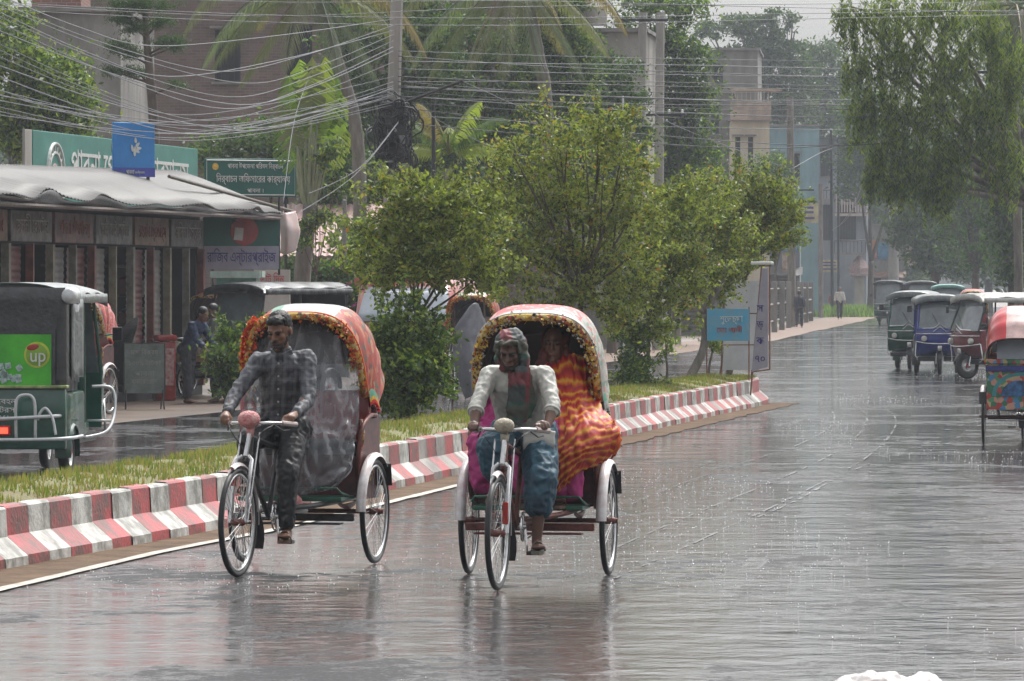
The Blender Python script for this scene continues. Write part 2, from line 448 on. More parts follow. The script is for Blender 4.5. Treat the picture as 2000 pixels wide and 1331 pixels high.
# centreline list round the whole median: right side, nose, left side
BL = .52
right = []
s = 0; y = 10.0
while y < 80.0:
    x = interp(KERB, y); x2 = interp(KERB, y + .5); t = V((x2 - x, .5, 0)).normalized()
    right.append((V((x, y, 0)), V((-t.y, t.x, 0)))); y += t.y * BL
pe, ne = right[-1]; te = V((ne.y, -ne.x, 0))
cen = pe + ne * MW / 2; nose = []
for i in range(1, 9):
    a = pi * i / 9; d = (-ne) * cos(a) * (MW / 2) + te * sin(a) * 4.2
    n_ = ((-(-ne) * cos(a) / (MW / 2)) - te * sin(a) / 4.2).normalized()
    nose.append((cen + d, n_))
left = [(p + n_ * MW, -n_) for p, n_ in right[::-1]]
ring_ = right + nose + left
prof = [(0, 0), (.005, .075), (.15, .20), (.16, .385), (.175, .40), (.26, .405), (.27, .3)]
kb = MB()
for k in range(len(ring_) - 1):
    (p, n1), (q, n2) = ring_[k], ring_[k + 1]
    mi = k % 2
    if random.random() < .03: mi = 2
    o = len(kb.v); j1 = random.uniform(-.006, .006)
    for (pp, nn) in ((p, n1), (q, n2)):
        for (w_, z_) in prof:
            c = pp + nn * (w_ + j1); e = (q - p).normalized() * (.002 if pp is p else -.002)
            kb.v.append((c.x + e.x, c.y + e.y, z_ + (j1 if z_ > 0 else 0)))
    m_ = len(prof)
    for i in range(m_ - 1): kb.f.append((o + i, o + i + m_, o + i + m_ + 1, o + i + 1)); kb.m.append(mi)
kb.build('kerb', [kr, kw, kd])['kind'] = 'structure'
inner = [(p + n_ * .25) for p, n_ in ring_]
def soil_z(x, y, e): return .36 + .10 * e + .03 * noise.noise(V((x * 1.5, y * .8, 0)))
nR = len(right); soil = MB()
rowsR = inner[:nR]; rowsL = inner[nR + len(nose):][::-1]
def sfn(a, b):
    i = min(int(a * (nR - 1)), nR - 1); p = rowsR[i].lerp(rowsL[i], b); e = sin(pi * b) ** .5
    return (p.x, p.y, soil_z(p.x, p.y, e))
soil.grid(sfn, nR - 1, 6)
no = [rowsR[-1]] + inner[nR:nR + len(nose)] + [rowsL[-1]]
c0 = (rowsR[-1] + rowsL[-1]) / 2
soil.add([(c0.x, c0.y, .44)] + [(q.x, q.y, .36) for q in no], [(0, i + 1, i + 2) for i in range(len(no) - 1)])
soil_m = mat('grassy_soil', (.13, .15, .05), .9, var=.3, scale=3, bump=.02, col2=(.16, .12, .07))
tag(soil.build('median_soil', soil_m, smooth='all'), kind='structure')

def grass_blades(name, pts, hmin, hmax, wdt, mats_, spread=.5):
    """pts: Nx3 array of roots"""
    n = len(pts); h = rng.uniform(hmin, hmax, n); a = rng.uniform(0, 2 * pi, n); ln = rng.uniform(0, spread, n) * h
    dx, dy = np.cos(a), np.sin(a); b = rng.uniform(0, 2 * pi, n); wx, wy = np.cos(b) * wdt, np.sin(b) * wdt
    v = np.zeros((n, 3, 3)); v[:, 0] = pts; v[:, 1] = pts; v[:, 2] = pts
    v[:, 0, 0] -= wx; v[:, 0, 1] -= wy; v[:, 1, 0] += wx; v[:, 1, 1] += wy
    v[:, 2, 0] += dx * ln; v[:, 2, 1] += dy * ln; v[:, 2, 2] += h
    me = bpy.data.meshes.new(name); me.vertices.add(n * 3); me.vertices.foreach_set('co', v.ravel())
    me.loops.add(n * 3); me.loops.foreach_set('vertex_index', np.arange(n * 3)); me.polygons.add(n)
    me.polygons.foreach_set('loop_start', np.arange(n) * 3); me.polygons.foreach_set('loop_total', np.full(n, 3))
    for m in mats_: me.materials.append(m)
    me.polygons.foreach_set('material_index', rng.integers(0, len(mats_), n)); me.update(); me.validate()
    o = bpy.data.objects.new(name, me); COL.objects.link(o); return tag(o, kind='stuff')
g1 = leafmat('grass_green', (.12, .17, .04)); g2 = leafmat('grass_yellow', (.23, .23, .08)); g3 = leafmat('grass_dry', (.28, .21, .11))
roots = []
for _ in range(60000):
    a = random.random(); a = a ** 1.0; b = random.random()
    i = a * (nR - 1); i0 = int(i); f_ = i - i0; i1 = min(i0 + 1, nR - 1)
    p = rowsR[i0].lerp(rowsR[i1], f_).lerp(rowsL[i0].lerp(rowsL[i1], f_), b * 1.04 - .02)
    if p.y < 26: continue
    clump = noise.noise(V((p.x * 2.2, p.y * 1.1, 3)))
    if clump < -.08 and random.random() < .6 + (-clump): continue
    roots.append((p.x, p.y, soil_z(p.x, p.y, sin(pi * min(max(b, 0), 1)) ** .5) - .01))
for _ in range(3000):
    a = random.uniform(0, pi); r_ = sqrt(random.random()); d = (-ne) * cos(a) * (MW / 2 - .25) * r_ + te * sin(a) * 3.9 * r_
    roots.append(tuple(cen + d + V((0, 0, .38))))
ra = np.array(roots)
tag(grass_blades('grass', ra, .02, .085, .007, [g1, g1, g2, g2, g3]), 'short tufted green and yellow grass growing inside the painted median kerb', 'grass')
pts = [tuple(V((random.uniform(-.3, .3), random.uniform(-1, 1), 0)) + V((G(u_, v_).x, G(u_, v_).y, 0))) for u_, v_ in [(random.uniform(1598, 1712), random.uniform(612, 620)) for _ in range(5000)]]
tag(grass_blades('roadside_grass', np.array(pts), .2, .75, .05, [leafmat('verge_green', (.2, .36, .07)), g1]), 'bright green verge grass beside the far sandy footpath', 'grass')
pts = [(p[0], p[1], 0) for p in [(interp(XL, y_) - random.uniform(3, 14), y_, 0) for y_ in [random.uniform(95, 330) for _ in range(5000)]]]
tag(grass_blades('roadside_weeds', np.array(pts), .06, .3, .04, [g1, leafmat('weed_green', (.09, .15, .04))]), 'low weeds growing on the ground beyond the footpath', 'weeds')

# ------------------------------------------------------------ foliage helpers
def leaf_mesh(name, pts, size, mats_, parent=None, aspect=.45, droop=0.0, weights=None, jitter=.35, axis=None):
    """rhombic folded leaves at pts (Nx3)"""
    n = len(pts); pts = np.asarray(pts, dtype=float)
    d = rng.normal(size=(n, 3)); d /= np.linalg.norm(d, axis=1)[:, None] + 1e-9
    d[:, 2] = d[:, 2] * (1 - min(droop, .9) * .5) - droop * 1.2
    if axis is not None: d = d * .35 + axis
    d /= np.linalg.norm(d, axis=1)[:, None] + 1e-9
    r = rng.normal(size=(n, 3)); r[:, 2] *= .5; s_ = np.cross(d, r); s_ /= np.linalg.norm(s_, axis=1)[:, None] + 1e-9
    L_ = size * rng.uniform(1 - jitter, 1 + jitter, n)[:, None]; up = np.cross(s_, d)
    a = pts - d * L_ * .5; c = pts + d * L_ * .5
    b = pts + s_ * L_ * aspect * .5 + up * L_ * .08; e = pts - s_ * L_ * aspect * .5 + up * L_ * .08
    v = np.stack([a, b, c, e], axis=1)
    me = bpy.data.meshes.new(name); me.vertices.add(n * 4); me.vertices.foreach_set('co', v.ravel())
    me.loops.add(n * 4); me.loops.foreach_set('vertex_index', np.arange(n * 4)); me.polygons.add(n)
    me.polygons.foreach_set('loop_start', np.arange(n) * 4); me.polygons.foreach_set('loop_total', np.full(n, 4))
    for m in mats_: me.materials.append(m)
    if weights is None: idx = rng.integers(0, len(mats_), n)
    else: idx = rng.choice(len(mats_), n, p=np.array(weights) / sum(weights))
    me.polygons.foreach_set('material_index', idx); me.update()
    o = bpy.data.objects.new(name, me); COL.objects.link(o)
    if parent: o.parent = parent
    return o
def cloud_pts(clusters, n, clump=.16, nc=None, hollow=.45):
    """points gathered in small clumps on and in ellipsoids (centre, radii)"""
    vol = np.array([c[1][0] * c[1][1] * c[1][2] for c in clusters]) ** .75; vol /= vol.sum(); out = []
    for (c, r), f_ in zip(clusters, vol):
        k = max(int(n * f_), 8); kc = max(int((nc or n / 45) * f_), 3)
        d = rng.normal(size=(kc, 3)); d /= np.linalg.norm(d, axis=1)[:, None]
        rad = hollow + (1 - hollow) * rng.random(kc) ** .6
        cc = d * rad[:, None] * np.array(r)
        w_ = rng.integers(0, kc, k); p = cc[w_] + rng.normal(size=(k, 3)) * clump * np.array([1, 1, .6]) * rng.choice([.6, 1, 1.5], k)[:, None]
        fly = (w_ % 5 == 0)[:, None]; ext = rng.random((k, 1)) ** 1.5 * .55; p = np.where(fly, p * (1 + ext) + np.array([0, 0, .10]) * ext, p)
        out.append(p + np.array(c))
    return np.concatenate(out)
bark = mat('bark_brown', (.12, .095, .075), .85, var=.3, scale=5, bump=.02, stretch=(1, 1, .25))
bark_g = mat('bark_grey', (.20, .18, .155), .85, var=.3, scale=5, bump=.02, stretch=(1, 1, .25))
def limbs(mb, base, clusters, r0, split=.45, wob=.1, n=8, per=2):
    """trunk from base, splitting to cluster centres and on into them"""
    base = V(base); top = V((0, 0, 0))
    for c, r in clusters: top += V(c)
    top /= len(clusters); fork = base.lerp(V((lerp(base.x, top.x, .7), lerp(base.y, top.y, .7), top.z)), split)
    fork.x += random.uniform(-wob, wob) * .6
    m1 = base.lerp(fork, .5) + V((random.uniform(-wob, wob) * .5, 0, 0))
    mb.tube(cat_rom([base - V((0, 0, .05)), base + V((0, 0, .05)), m1, fork], 4), [r0 * (1.25 - .55 * i / 12) for i in range(13)], n)
    for c, r in clusters:
        c = V(c); k = (c - fork).length; mid = fork.lerp(c, .5) + V((random.uniform(-wob, wob), random.uniform(-wob, wob), wob * .4)) * k * .5
        pp = cat_rom([fork, mid, c], 4); mb.tube(pp, [lerp(r0 * .62, r0 * .16, i / 8) for i in range(9)], 6)
        for _ in range(per):
            d = V((random.gauss(0, 1), random.gauss(0, 1), random.gauss(.25, .8))).normalized(); e = c + V((d.x * r[0], d.y * r[1], d.z * r[2])) * .85
            s0 = pp[random.randrange(3, 8)]; mb.tube([s0, s0.lerp(e, .5) + V((0, 0, .06 * k)), e], [r0 * .26, r0 * .17, r0 * .06], 5)
    return mb
def tree(name, label, cat, base, clusters, n, leaf, mats_, r0=.08, bark_=None, weights=None, clump=.16, droop=0.15, group=None, aspect=.45, split=.45, hollow=.45, per=2, wob=.1, sprays=0):
    """clusters in world coordinates"""
    base = V(base); t = thing(name, label, cat, base, 0, group)
    cl = [((c[0] - base.x, c[1] - base.y, c[2] - base.z), r) for c, r in clusters]
    mb = limbs(MB(), (0, 0, 0), cl, r0, split, wob, per=per)
    pts_ = [cloud_pts(cl, n, clump, hollow=hollow)]
    for _ in range(sprays):
        c, r = cl[random.randrange(len(cl))]; d = V((random.gauss(0, 1), random.gauss(0, .5), random.gauss(.35, .8))).normalized(); s0 = V(c) + V((d.x * r[0], d.y * r[1], d.z * r[2])) * .7
        L_ = random.uniform(.18, .48); e = s0 + d * L_ + V((0, 0, .06)); mb.tube([s0, s0.lerp(e, .5) + V((0, 0, .02)), e], [.005, .004, .002], 4); k_ = int(26 + L_ * 90); tt = rng.random(k_)[:, None]
        pts_.append(np.array(s0) + (np.array(e) - np.array(s0)) * tt + rng.normal(size=(k_, 3)) * .035)
    mb.build('trunk', bark_ or bark, t, smooth='all')
    leaf_mesh('crown', np.concatenate(pts_), leaf, mats_, t, aspect, droop, weights)
    return t
def cl(u, v, Y, ru, rv, ry=None):
    """a crown cluster seen at u,v with pixel radii at depth Y"""
    k = Y / F; return (tuple(P(u, v, Y)), (ru * k, (ry if ry else (ru * k)), rv * k))

# ------------------------------------------------------------ haze
hz = bpy.data.materials.new('rain_haze'); hz.use_nodes = True; t_ = hz.node_tree; t_.nodes.clear()
o_ = t_.nodes.new('ShaderNodeOutputMaterial'); pv = t_.nodes.new('ShaderNodeVolumePrincipled')
pv.inputs['Color'].default_value = (.70, .76, .84, 1); pv.inputs['Density'].default_value = .00045; pv.inputs['Anisotropy'].default_value = .2
t_.links.new(pv.outputs[0], o_.inputs['Volume'])
tag(MB().box((0, 380, 16.5), (420, 800, 35)).build('haze', hz), 'pale rain haze filling the air over the whole street', 'haze', kind='stuff')
# ------------------------------------------------------------ shared vehicle materials
rubber = mat('black_rubber', (.018, .018, .019), .45, var=.3, scale=20)
chrome = mat('worn_chrome', (.62, .62, .62), .22, .9, var=.15, scale=9)
steel = mat('painted_dark_steel', (.035, .035, .037), .35, .3, var=.3, scale=12)
rusty = mat('rusty_maroon_steel', (.16, .05, .04), .5, .2, var=.4, scale=14)
redp = mat('wet_red_paint', (.42, .035, .03), .25, var=.2, scale=7, coat=.4)
greenp = mat('dull_green_paint', (.03, .14, .09), .35, var=.3, scale=8, coat=.2)
black_cloth = mat('wet_black_cloth', (.022, .022, .024), .55, var=.4, scale=6, bump=.01)
wood_d = mat('dark_wet_wood', (.10, .06, .04), .5, var=.35, scale=9)
silver = mat('silver_sheet', (.74, .74, .74), .28, .1, var=.10, scale=14, col2=(.60, .50, .49), coat=.3)
garland = voro_mat('gold_garland', [(.55, .34, .05), (.60, .45, .10), (.30, .16, .04), (.45, .08, .05), (.6, .5, .25), (.10, .06, .03)], 42, .5)
hood_orange = voro_mat('hood_orange_print', [(.36, .045, .022), (.40, .065, .022), (.30, .025, .02), (.38, .13, .06), (.34, .035, .022), (.07, .10, .07), (.36, .05, .022), (.26, .02, .02), (.42, .22, .10)], 30, .5, stretch=(1.1, 1.1, .6))
hood_red = voro_mat('hood_red_print', [(.58, .07, .07), (.62, .12, .11), (.55, .10, .09), (.62, .32, .30), (.50, .05, .05)], 40, .32)
hood_grey = voro_mat('hood_grey_print', [(.36, .36, .33), (.42, .40, .36), (.30, .32, .29), (.45, .16, .13), (.16, .28, .20), (.50, .46, .40), (.40, .38, .33)], 36, .35)
hood_white = mat('hood_white_vinyl', (.42, .43, .41), .28, var=.08, scale=4, coat=.3)
hood_green = mat('hood_green_vinyl', (.12, .40, .26), .3, var=.2, scale=6, coat=.2)
lining = mat('hood_dark_lining', (.035, .018, .02), .7, var=.4, scale=10)
paint_panel = voro_mat('rickshaw_painted_panel', [(.45, .06, .05), (.10, .30, .16), (.07, .25, .45), (.58, .30, .22), (.50, .42, .20), (.45, .06, .05), (.05, .18, .10)], 15, .3)
ruffle_o = mat('orange_ruffle', (.72, .17, .03), .5, var=.25, scale=20, col2=(.6, .05, .03))
ruffle_r = mat('red_ruffle', (.62, .03, .03), .5, var=.2, scale=20)
ruffle_y = mat('yellow_ruffle', (.70, .45, .06), .5, var=.2, scale=20)

def wheel(parent, c, r=.355, yaw=0.0, name='wheel', spokes=32, tyre=.019, hubw=.05, rimm=None, guard=None):
    """bicycle wheel in the local yz plane; parts: wheel > tyre, rim, hub"""
    wmt = Matrix.Translation(V(c)) @ Matrix.Rotation(yaw, 4, 'Z')
    mb = MB(); n_ = spokes
    for i in range(n_):
        a = 2 * pi * i / n_; a2 = a + (.35 if i % 2 else -.35); s_ = 1 if (i // 2) % 2 else -1
        mb.bar((s_ * hubw * .5, cos(a2) * .018, sin(a2) * .018), (0, cos(a) * (r - .04), sin(a) * (r - .04)), .0017, 4)
    w_ = mb.build(name, chrome, parent); w_.matrix_local = wmt
    t_ = MB(); t_.ring((0, 0, 0), (1, 0, 0), r - tyre, tyre, 44, 8); t_.build('tyre', rubber, w_, smooth='all')
    q = MB(); q.ring((0, 0, 0), (1, 0, 0), r - tyre * 2 - .008, .013, 44, 6); q.build('rim', rimm or chrome, w_, smooth='all')
    h_ = MB(); h_.lathe([(.001, -hubw), (.012, -hubw), (.024, -hubw * .7), (.024, hubw * .7), (.012, hubw), (.001, hubw)], axis='X', n=10); h_.build('hub', rusty, w_, smooth='all')
    return w_
def guard_mb(c, r, wdt, a0, a1, thick=.004, n=18, lip=.02):
    mb = MB()
    def fn(a, b):
        an = lerp(a0, a1, a); x = (b - .5) * wdt; rr = r + .012 * (1 - (2 * b - 1) ** 2) - (lip if b < .01 or b > .99 else 0)
        return (c[0] + x, c[1] - cos(an) * rr, c[2] + sin(an) * rr)
    mb.grid(fn, n, 6, thick=thick); return mb

def hood_pt(a, b, out=0.0, hw=.415, psi0=-24, psi1=60, base=.20, hgt=.62, hy=.05, hz=.95):
    """a across (0 left .. 1 right), b front .. back"""
    ca, sa = cos(pi * a), sin(pi * a)
    x = -(hw + out) * (abs(ca) ** .62) * (1 if ca > 0 else -1)
    rho = base + (hgt + out) * max(sa, 0) ** .62
    psi = R(lerp(psi0, psi1, b))
    # ribs stand a little proud
    return V((x, hy + rho * sin(psi), hz + rho * cos(psi)))

def rickshaw(label, loc, rz, style='orange', group=None, steer=0.0, wb=1.75, crank=-1.4, detail=True, cat='rickshaw'):
    t = thing('cycle_rickshaw', label, cat, loc, rz, group)
    wr = .355
    # --- wheels
    for x in (-.46, .46):
        w_ = wheel(t, (x, 0, wr)); g = guard_mb((x, 0, wr), .385, .062, R(2), R(128), lip=.014); g.build('mudguard', silver, t, smooth=True)
        f = MB(); f.grid(lambda a, b: (x + (b - .5) * .10, .247 + .03 * a + .006 * sin(b * 9), wr + .315 - .15 * a), 3, 3, thick=.004); f.build('mud_flap', rubber, t)
    fw = wheel(t, (0, -wb, wr), yaw=steer)
    S = Matrix.Translation((0, -wb, 0)) @ Matrix.Rotation(steer, 4, 'Z') @ Matrix.Translation((0, wb, 0))
    # --- front fork, head, handlebar
    hx = -wb + .30
    fk = MB()
    for x in (-.052, .052):
        fk.tube([S @ V((x, -wb - .0, wr)), S @ V((x, -wb + .035, wr + .16)), S @ V((x * .95, -wb + .13, wr + .40)), S @ V((x * .4, -wb + .15, wr + .425))], [.011, .013, .015, .013], 7)
        fk.bar(S @ V((x * 1.25, -wb, wr)), S @ V((x * 1.2, hx - .05, .93)), .006, 6)
    fk.bar(S @ V((0, -wb + .15, wr + .42)), S @ V((0, hx - .03, .98)), .017, 8)
    fk.build('fork', chrome, t, smooth=True)
    g = guard_mb((0, 0, 0), .372, .036, R(70), R(185), lip=.008); gd = g.build('front_mudguard', silver, t, smooth=True); gd.matrix_local = S @ Matrix.Translation((0, -wb, wr))
    f = MB(); f.grid(lambda a, b: ((b - .5) * (.05 + .05 * sin(a * 2.6)), .372 + .02 * a, .05 - .24 * a), 4, 3, thick=.004); fo = f.build('front_mud_flap', rubber, t); fo.matrix_local = S @ Matrix.Translation((0, -wb, wr))
    hb = MB()
    pts = [(-.235, hx + .19, .975), (-.19, hx + .10, .985), (-.12, hx - .02, .99), (-.03, hx - .04, .985), (.03, hx - .04, .985), (.12, hx - .02, .99), (.19, hx + .10, .985), (.235, hx + .19, .975)]
    pts = [S @ V(p) for p in cat_rom(pts, 4)]; hb.tube(pts, .0125, 8); hb.build('handlebar', chrome, t, smooth='all')
    gr = MB()
    for s_ in (0, -1):
        a, b = (pts[0], pts[5]) if s_ == 0 else (pts[-1], pts[-6]); gr.bar(a, b, .018, 8)
    gr.build('grips', mat('pale_grips', (.5, .42, .40), .5), t, smooth=True)
    br = MB()
    for s_ in (-1, 1): br.tube([S @ V((s_ * .16, hx - .03, .975)), S @ V((s_ * .19, hx + .05, .94)), S @ V((s_ * .21, hx + .13, .945))], .005, 5); br.tube(cat_rom([S @ V((s_ * .15, hx - .04, .975)), S @ V((s_ * .10, hx - .13, .93)), S @ V((s_ * .03, hx - .08, .80)), S @ V((s_ * .03, -wb + .1, .74))], 4), .0035, 4)
    br.build('brake_levers', steel, t)
    # headlamp wrapped in cloth
    lampm = {'orange': mat('pink_wrap', (.60, .36, .33), .45, var=.35, scale=25, bump=.01, col2=(.5, .10, .12)), 'red': mat('beige_wrap', (.50, .44, .33), .5, var=.25, scale=20, bump=.01)}.get(style, mat('beige_wrap', (.50, .44, .33), .5, var=.25, scale=20, bump=.01))
    lb = MB(); _ball(lb, S @ V((0, hx - .08, 1.015)), (.078, .055, .058) if style == 'orange' else (.066, .05, .048), None, 16)
    lb.bar(S @ V((0, hx - .05, .96)), S @ V((0, hx - .06, .90)), .03, 8, r2=.022)
    lb.build('wrapped_headlamp', lampm, t, smooth='all')
    # reflectors and clutter on the fork
    cl_ = MB(); cl_.rbox(S @ V((-.03 if style == 'orange' else .05, -wb - .0, .66 if style == 'orange' else .48)), (.035, .02, .14), .006); cl_.build('reflector', redp, t)
    # --- frame
    fr = MB(); bb = V((0, crank + .42, .33)); sd = V((0, -.74, .80)); ht = V((0, hx + .0, .90)); hl = V((0, hx - .06, .74))
    bb = V((0, -1.02, .36))
    fr.bar(hl, bb, .019, 8); fr.bar(ht, sd, .017, 8); fr.bar(ht, hl, .023, 10); fr.bar(bb, sd + V((0, .02, .1)), .017, 8)
    fr.bar(bb, (0, -.10, .36), .02, 8); fr.bar(sd, (.0, -.40, .52), .015, 8)
    for x in (-.27, .27):
        fr.tube([(0, -1.0, .40), (x * .8, -.70, .42), (x, -.45, .43), (x, .34, .44)], .018, 8)
    fr.build('frame', steel if style != 'red' else rusty, t, smooth=True)
    ax = MB(); ax.bar((-.52, 0, wr), (.52, 0, wr), .016, 8)
    for x in (-.27, .27): ax.tube([(x, .33, .44), (x, .16, .40), (x, 0, .385), (x, -.16, .40), (x, -.33, .44)], [.008, .014, .024, .014, .008], 6)
    ax.build('axle', rusty, t, smooth=True)
    cb = MB(); cb.rbox((0, -.40, .33), (.84, .035, .05), .008); cb.rbox((0, -.46, .29), (.70, .10, .012), .004)
    cb.build('cross_bar', rusty if style == 'red' else steel, t)
    if style == 'orange': q_ = MB(); _ball(q_, (.06, -.66, .44), (.075, .06, .06)); q_.build('wrapped_bundle', lampm, t, smooth='all')
    # crank, pedals, chain
    ck = MB(); ck.ring((.045, bb.y, bb.z), (1, 0, 0), .088, .006, 24, 5); ck.ring((.045, bb.y, bb.z), (1, 0, 0), .055, .004, 20, 5)
    for i in range(5): a = i * 2 * pi / 5; ck.bar((.045, bb.y, bb.z), (.045, bb.y + cos(a) * .085, bb.z + sin(a) * .085), .006, 5)
    ck.bar((.06, bb.y, bb.z), (.075, bb.y - .02, bb.z - .165), .009, 6); ck.bar((-.06, bb.y, bb.z), (-.075, bb.y + .02, bb.z + .165), .009, 6); ck.bar((-.07, bb.y, bb.z), (.07, bb.y, bb.z), .018, 8)
    ck.build('crankset', chrome, t, smooth=True)
    for s_, dz, dy in ((1, -.165, -.02), (-1, .165, .02)):
        pd = MB(); pd.rbox((s_ * .125, bb.y + dy, bb.z + dz), (.10, .08, .024), .006); pd.build('pedal', steel, t)
    ch = MB(); ch.tube([(.045, bb.y, bb.z + .09), (.045, -.02, wr + .045)], .005, 5); ch.tube([(.045, bb.y, bb.z - .09), (.045, -.02, wr - .045)], .005, 5); ch.build('chain', steel, t)
    sa = MB(); _ball(sa, (0, -.70, .885), (.085, .13, .04), None, 14); sa.bar((0, -.73, .80), (0, -.72, .87), .015, 7); sa.build('saddle', black_cloth, t, smooth='all')
    # --- body
    body = MB(); body.rbox((0, .06, .60), (.78, .46, .30), .02); body.rbox((0, .30, .86), (.80, .06, .56), .02)
    for x in (-.40, .40):
        body.prism([(x - .012, .44), (x + .012, .44), (x + .012, .98), (x - .012, .98)], -.20, .32)
    body.build('body', mat('maroon_side_panel', (.10, .022, .02), .4, var=.4, scale=14), t)
    fb = MB(); fb.rbox((0, -.33, .455), (.72, .36, .03), .008); fb.tube([(-.36, -.30, .47), (-.36, -.52, .50), (-.34, -.54, .53), (.34, -.54, .53), (.36, -.52, .50), (.36, -.30, .47)], .008, 6); fb.build('footboard', greenp, t)
    se = MB(); se.rbox((0, .02, .79), (.74, .46, .10), .04); se.build('seat', redp if style == 'red' else black_cloth, t, smooth=True)
    bk = MB(); bk.rbox((0, .245, 1.0), (.74, .07, .34), .03); bk.build('seat_back', redp, t, smooth=True)
    for x in (-.41, .41): MB().tube(cat_rom([(x, -.20, .50), (x, -.24, .75), (x * 1.03, -.18, .93), (x * 1.03, .02, 1.0), (x, .22, 1.0)], 4), .016, 7).build('arm_rail', rusty, t, smooth='all')
    orn = MB()
    for x in (-.425, .425):
        for k in range(4): _ball(orn, (x, -.17 + k * .08, .60 + .05 * (k % 2)), (.012, .04, .05), None, 8)
    orn.build('side_ornaments', garland, t, smooth='all')
    bp = MB(); bp.rbox((0, .343, .80), (.78, .018, .52), .006); bp.build('back_panel', paint_panel, t)
    # --- hood: outer skin in zones, lining, ribs, trims
    hd = MB()
    if style == 'orange':
        hm = [hood_orange, hood_white, hood_green]
        zf = lambda a, b: (2 if abs(a - .5) > .455 and False else (1 if abs(a - .53) < .10 and b < .62 else (2 if .37 < a < .43 and b < .7 else 0)))
    elif style == 'red':
        hm = [hood_grey, hood_red, hood_white, hood_green]
        zf = lambda a, b: (2 if b < .12 and .12 < a < .88 else (1 if .26 < a < .70 and b >= .12 else 0))
    elif style == 'stripe':
        hm = [hood_red, hood_white]; zf = lambda a, b: 1 if int(b * 9) % 3 == 2 else 0
    elif style == 'plainred':
        hm = [mat('bright_red_vinyl', (.52, .02, .025), .3, var=.12, scale=5, coat=.3), mat('pink_white_vinyl', (.58, .40, .38), .35, var=.2, scale=5)]; zf = lambda a, b: 1 if .43 < a < .57 and b > .25 else 0
    else:
        hm = [hood_orange, hood_red]; zf = lambda a, b: 1 if int(b * 7) % 2 else 0
    def hf(a, b):
        p = hood_pt(a, b); q = hood_pt(a, b, -.012 * abs(sin(b * pi * 5)))
        return q
    hd.grid(hf, 44, 20, thick=0, mfn=lambda a, b: zf(a + .01, b + .02)); hd.build('hood', hm, t, smooth='all')
    hl_ = MB(); hl_.grid(lambda a, b: hood_pt(a, b, -.022), 30, 10); hl_.build('hood_lining', lining, t, smooth='all')
    rb = MB()
    for b in (.0, .25, .5, .75, 1.0): rb.tube([hood_pt(a / 24, b, -.026) for a in range(25)], .008, 5)
    rb.build('hood_ribs', wood_d, t, smooth='all')
    edge = [hood_pt(a / 40, -.004, -.018) for a in range(41)]
    tr = MB(); tr.tube([p + V((0, -.012, 0)) for p in edge], .026, 8); tr.build('hood_garland', garland, t, smooth='all')
    e2 = MB(); e2.tube([hood_pt(a / 40, 0, .006) + V((0, -.005, 0)) for a in range(41)], .009, 6); e2.build('hood_piping', hood_white if style != 'orange' else ruffle_o, t, smooth='all')
    if detail:
        # flower petals along the front edge
        pts_, pr = [], []
        for i in range(900):
            a = random.random(); p = hood_pt(a, random.uniform(-.03, .02), random.uniform(-.06, .0)); pts_.append((p.x + random.gauss(0, .008), p.y - random.uniform(.01, .05), p.z + random.gauss(0, .008)))
        ms = [ruffle_y, garland, ruffle_o, ruffle_r] if style == 'orange' else [garland, ruffle_y, lining, garland, hood_white]
        leaf_mesh('hood_flowers', np.array(pts_), .022, ms, t, .8)
        # ruffled hem along the lower sides
        for s_ in (0, 1):
            rf = MB()
            def rfn(a, b, s_=s_):
                p = hood_pt(.0 if s_ == 0 else 1.0, a * .9, .012); d = .095 * b
                return V((p.x + (.012 * sin(a * 46) + .010) * (1 if s_ else -1) * (b + .15), p.y, p.z + .035 - d))
            rf.grid(rfn, 36, 4, mfn=lambda a, b: 0 if b < .3 else (1 if b < .55 else 2)); rf.build('hood_ruffle', [hood_green, hood_white if style == 'red' else ruffle_y, ruffle_r if style != 'red' else hood_grey], t, smooth='all')
        if style == 'orange':
            pts_ = [];
            for i in range(700):
                a = random.uniform(0.0, .30); p = hood_pt(a, random.uniform(-.01, .06), random.uniform(.0, .035)); pts_.append(tuple(p - V((0, .02, 0))))
            leaf_mesh('orange_petals', np.array(pts_), .028, [ruffle_o, ruffle_o, ruffle_y, ruffle_r], t, .8)
            tl = MB()
            for k in range(3):
                p = hood_pt(0.0, .02 + k * .05, .02); tl.tube(cat_rom([p + V((0, -.02, .18)), p + V((-.02, -.02, .05)), p + V((-.02, -.01, -.08)), p + V((.0, 0, -.19))], 4), [.012 + .010 * abs(sin(i * 1.3)) for i in range(13)], 6)
            tl.build('red_streamers', ruffle_r, t, smooth='all')
        st = MB()
        for x in (-.40, .40): st.tube(cat_rom([(x, -.14, .98), (x * 1.05, -.17, .86), (x * .98, -.16, .70), (x * 1.04, -.20, .58)], 4), [.012, .016, .012, .018, .012, .014, .01, .016, .012, .012, .01, .012, .01], 6)
        st.build('hanging_tassels', garland, t, smooth='all')
    return t
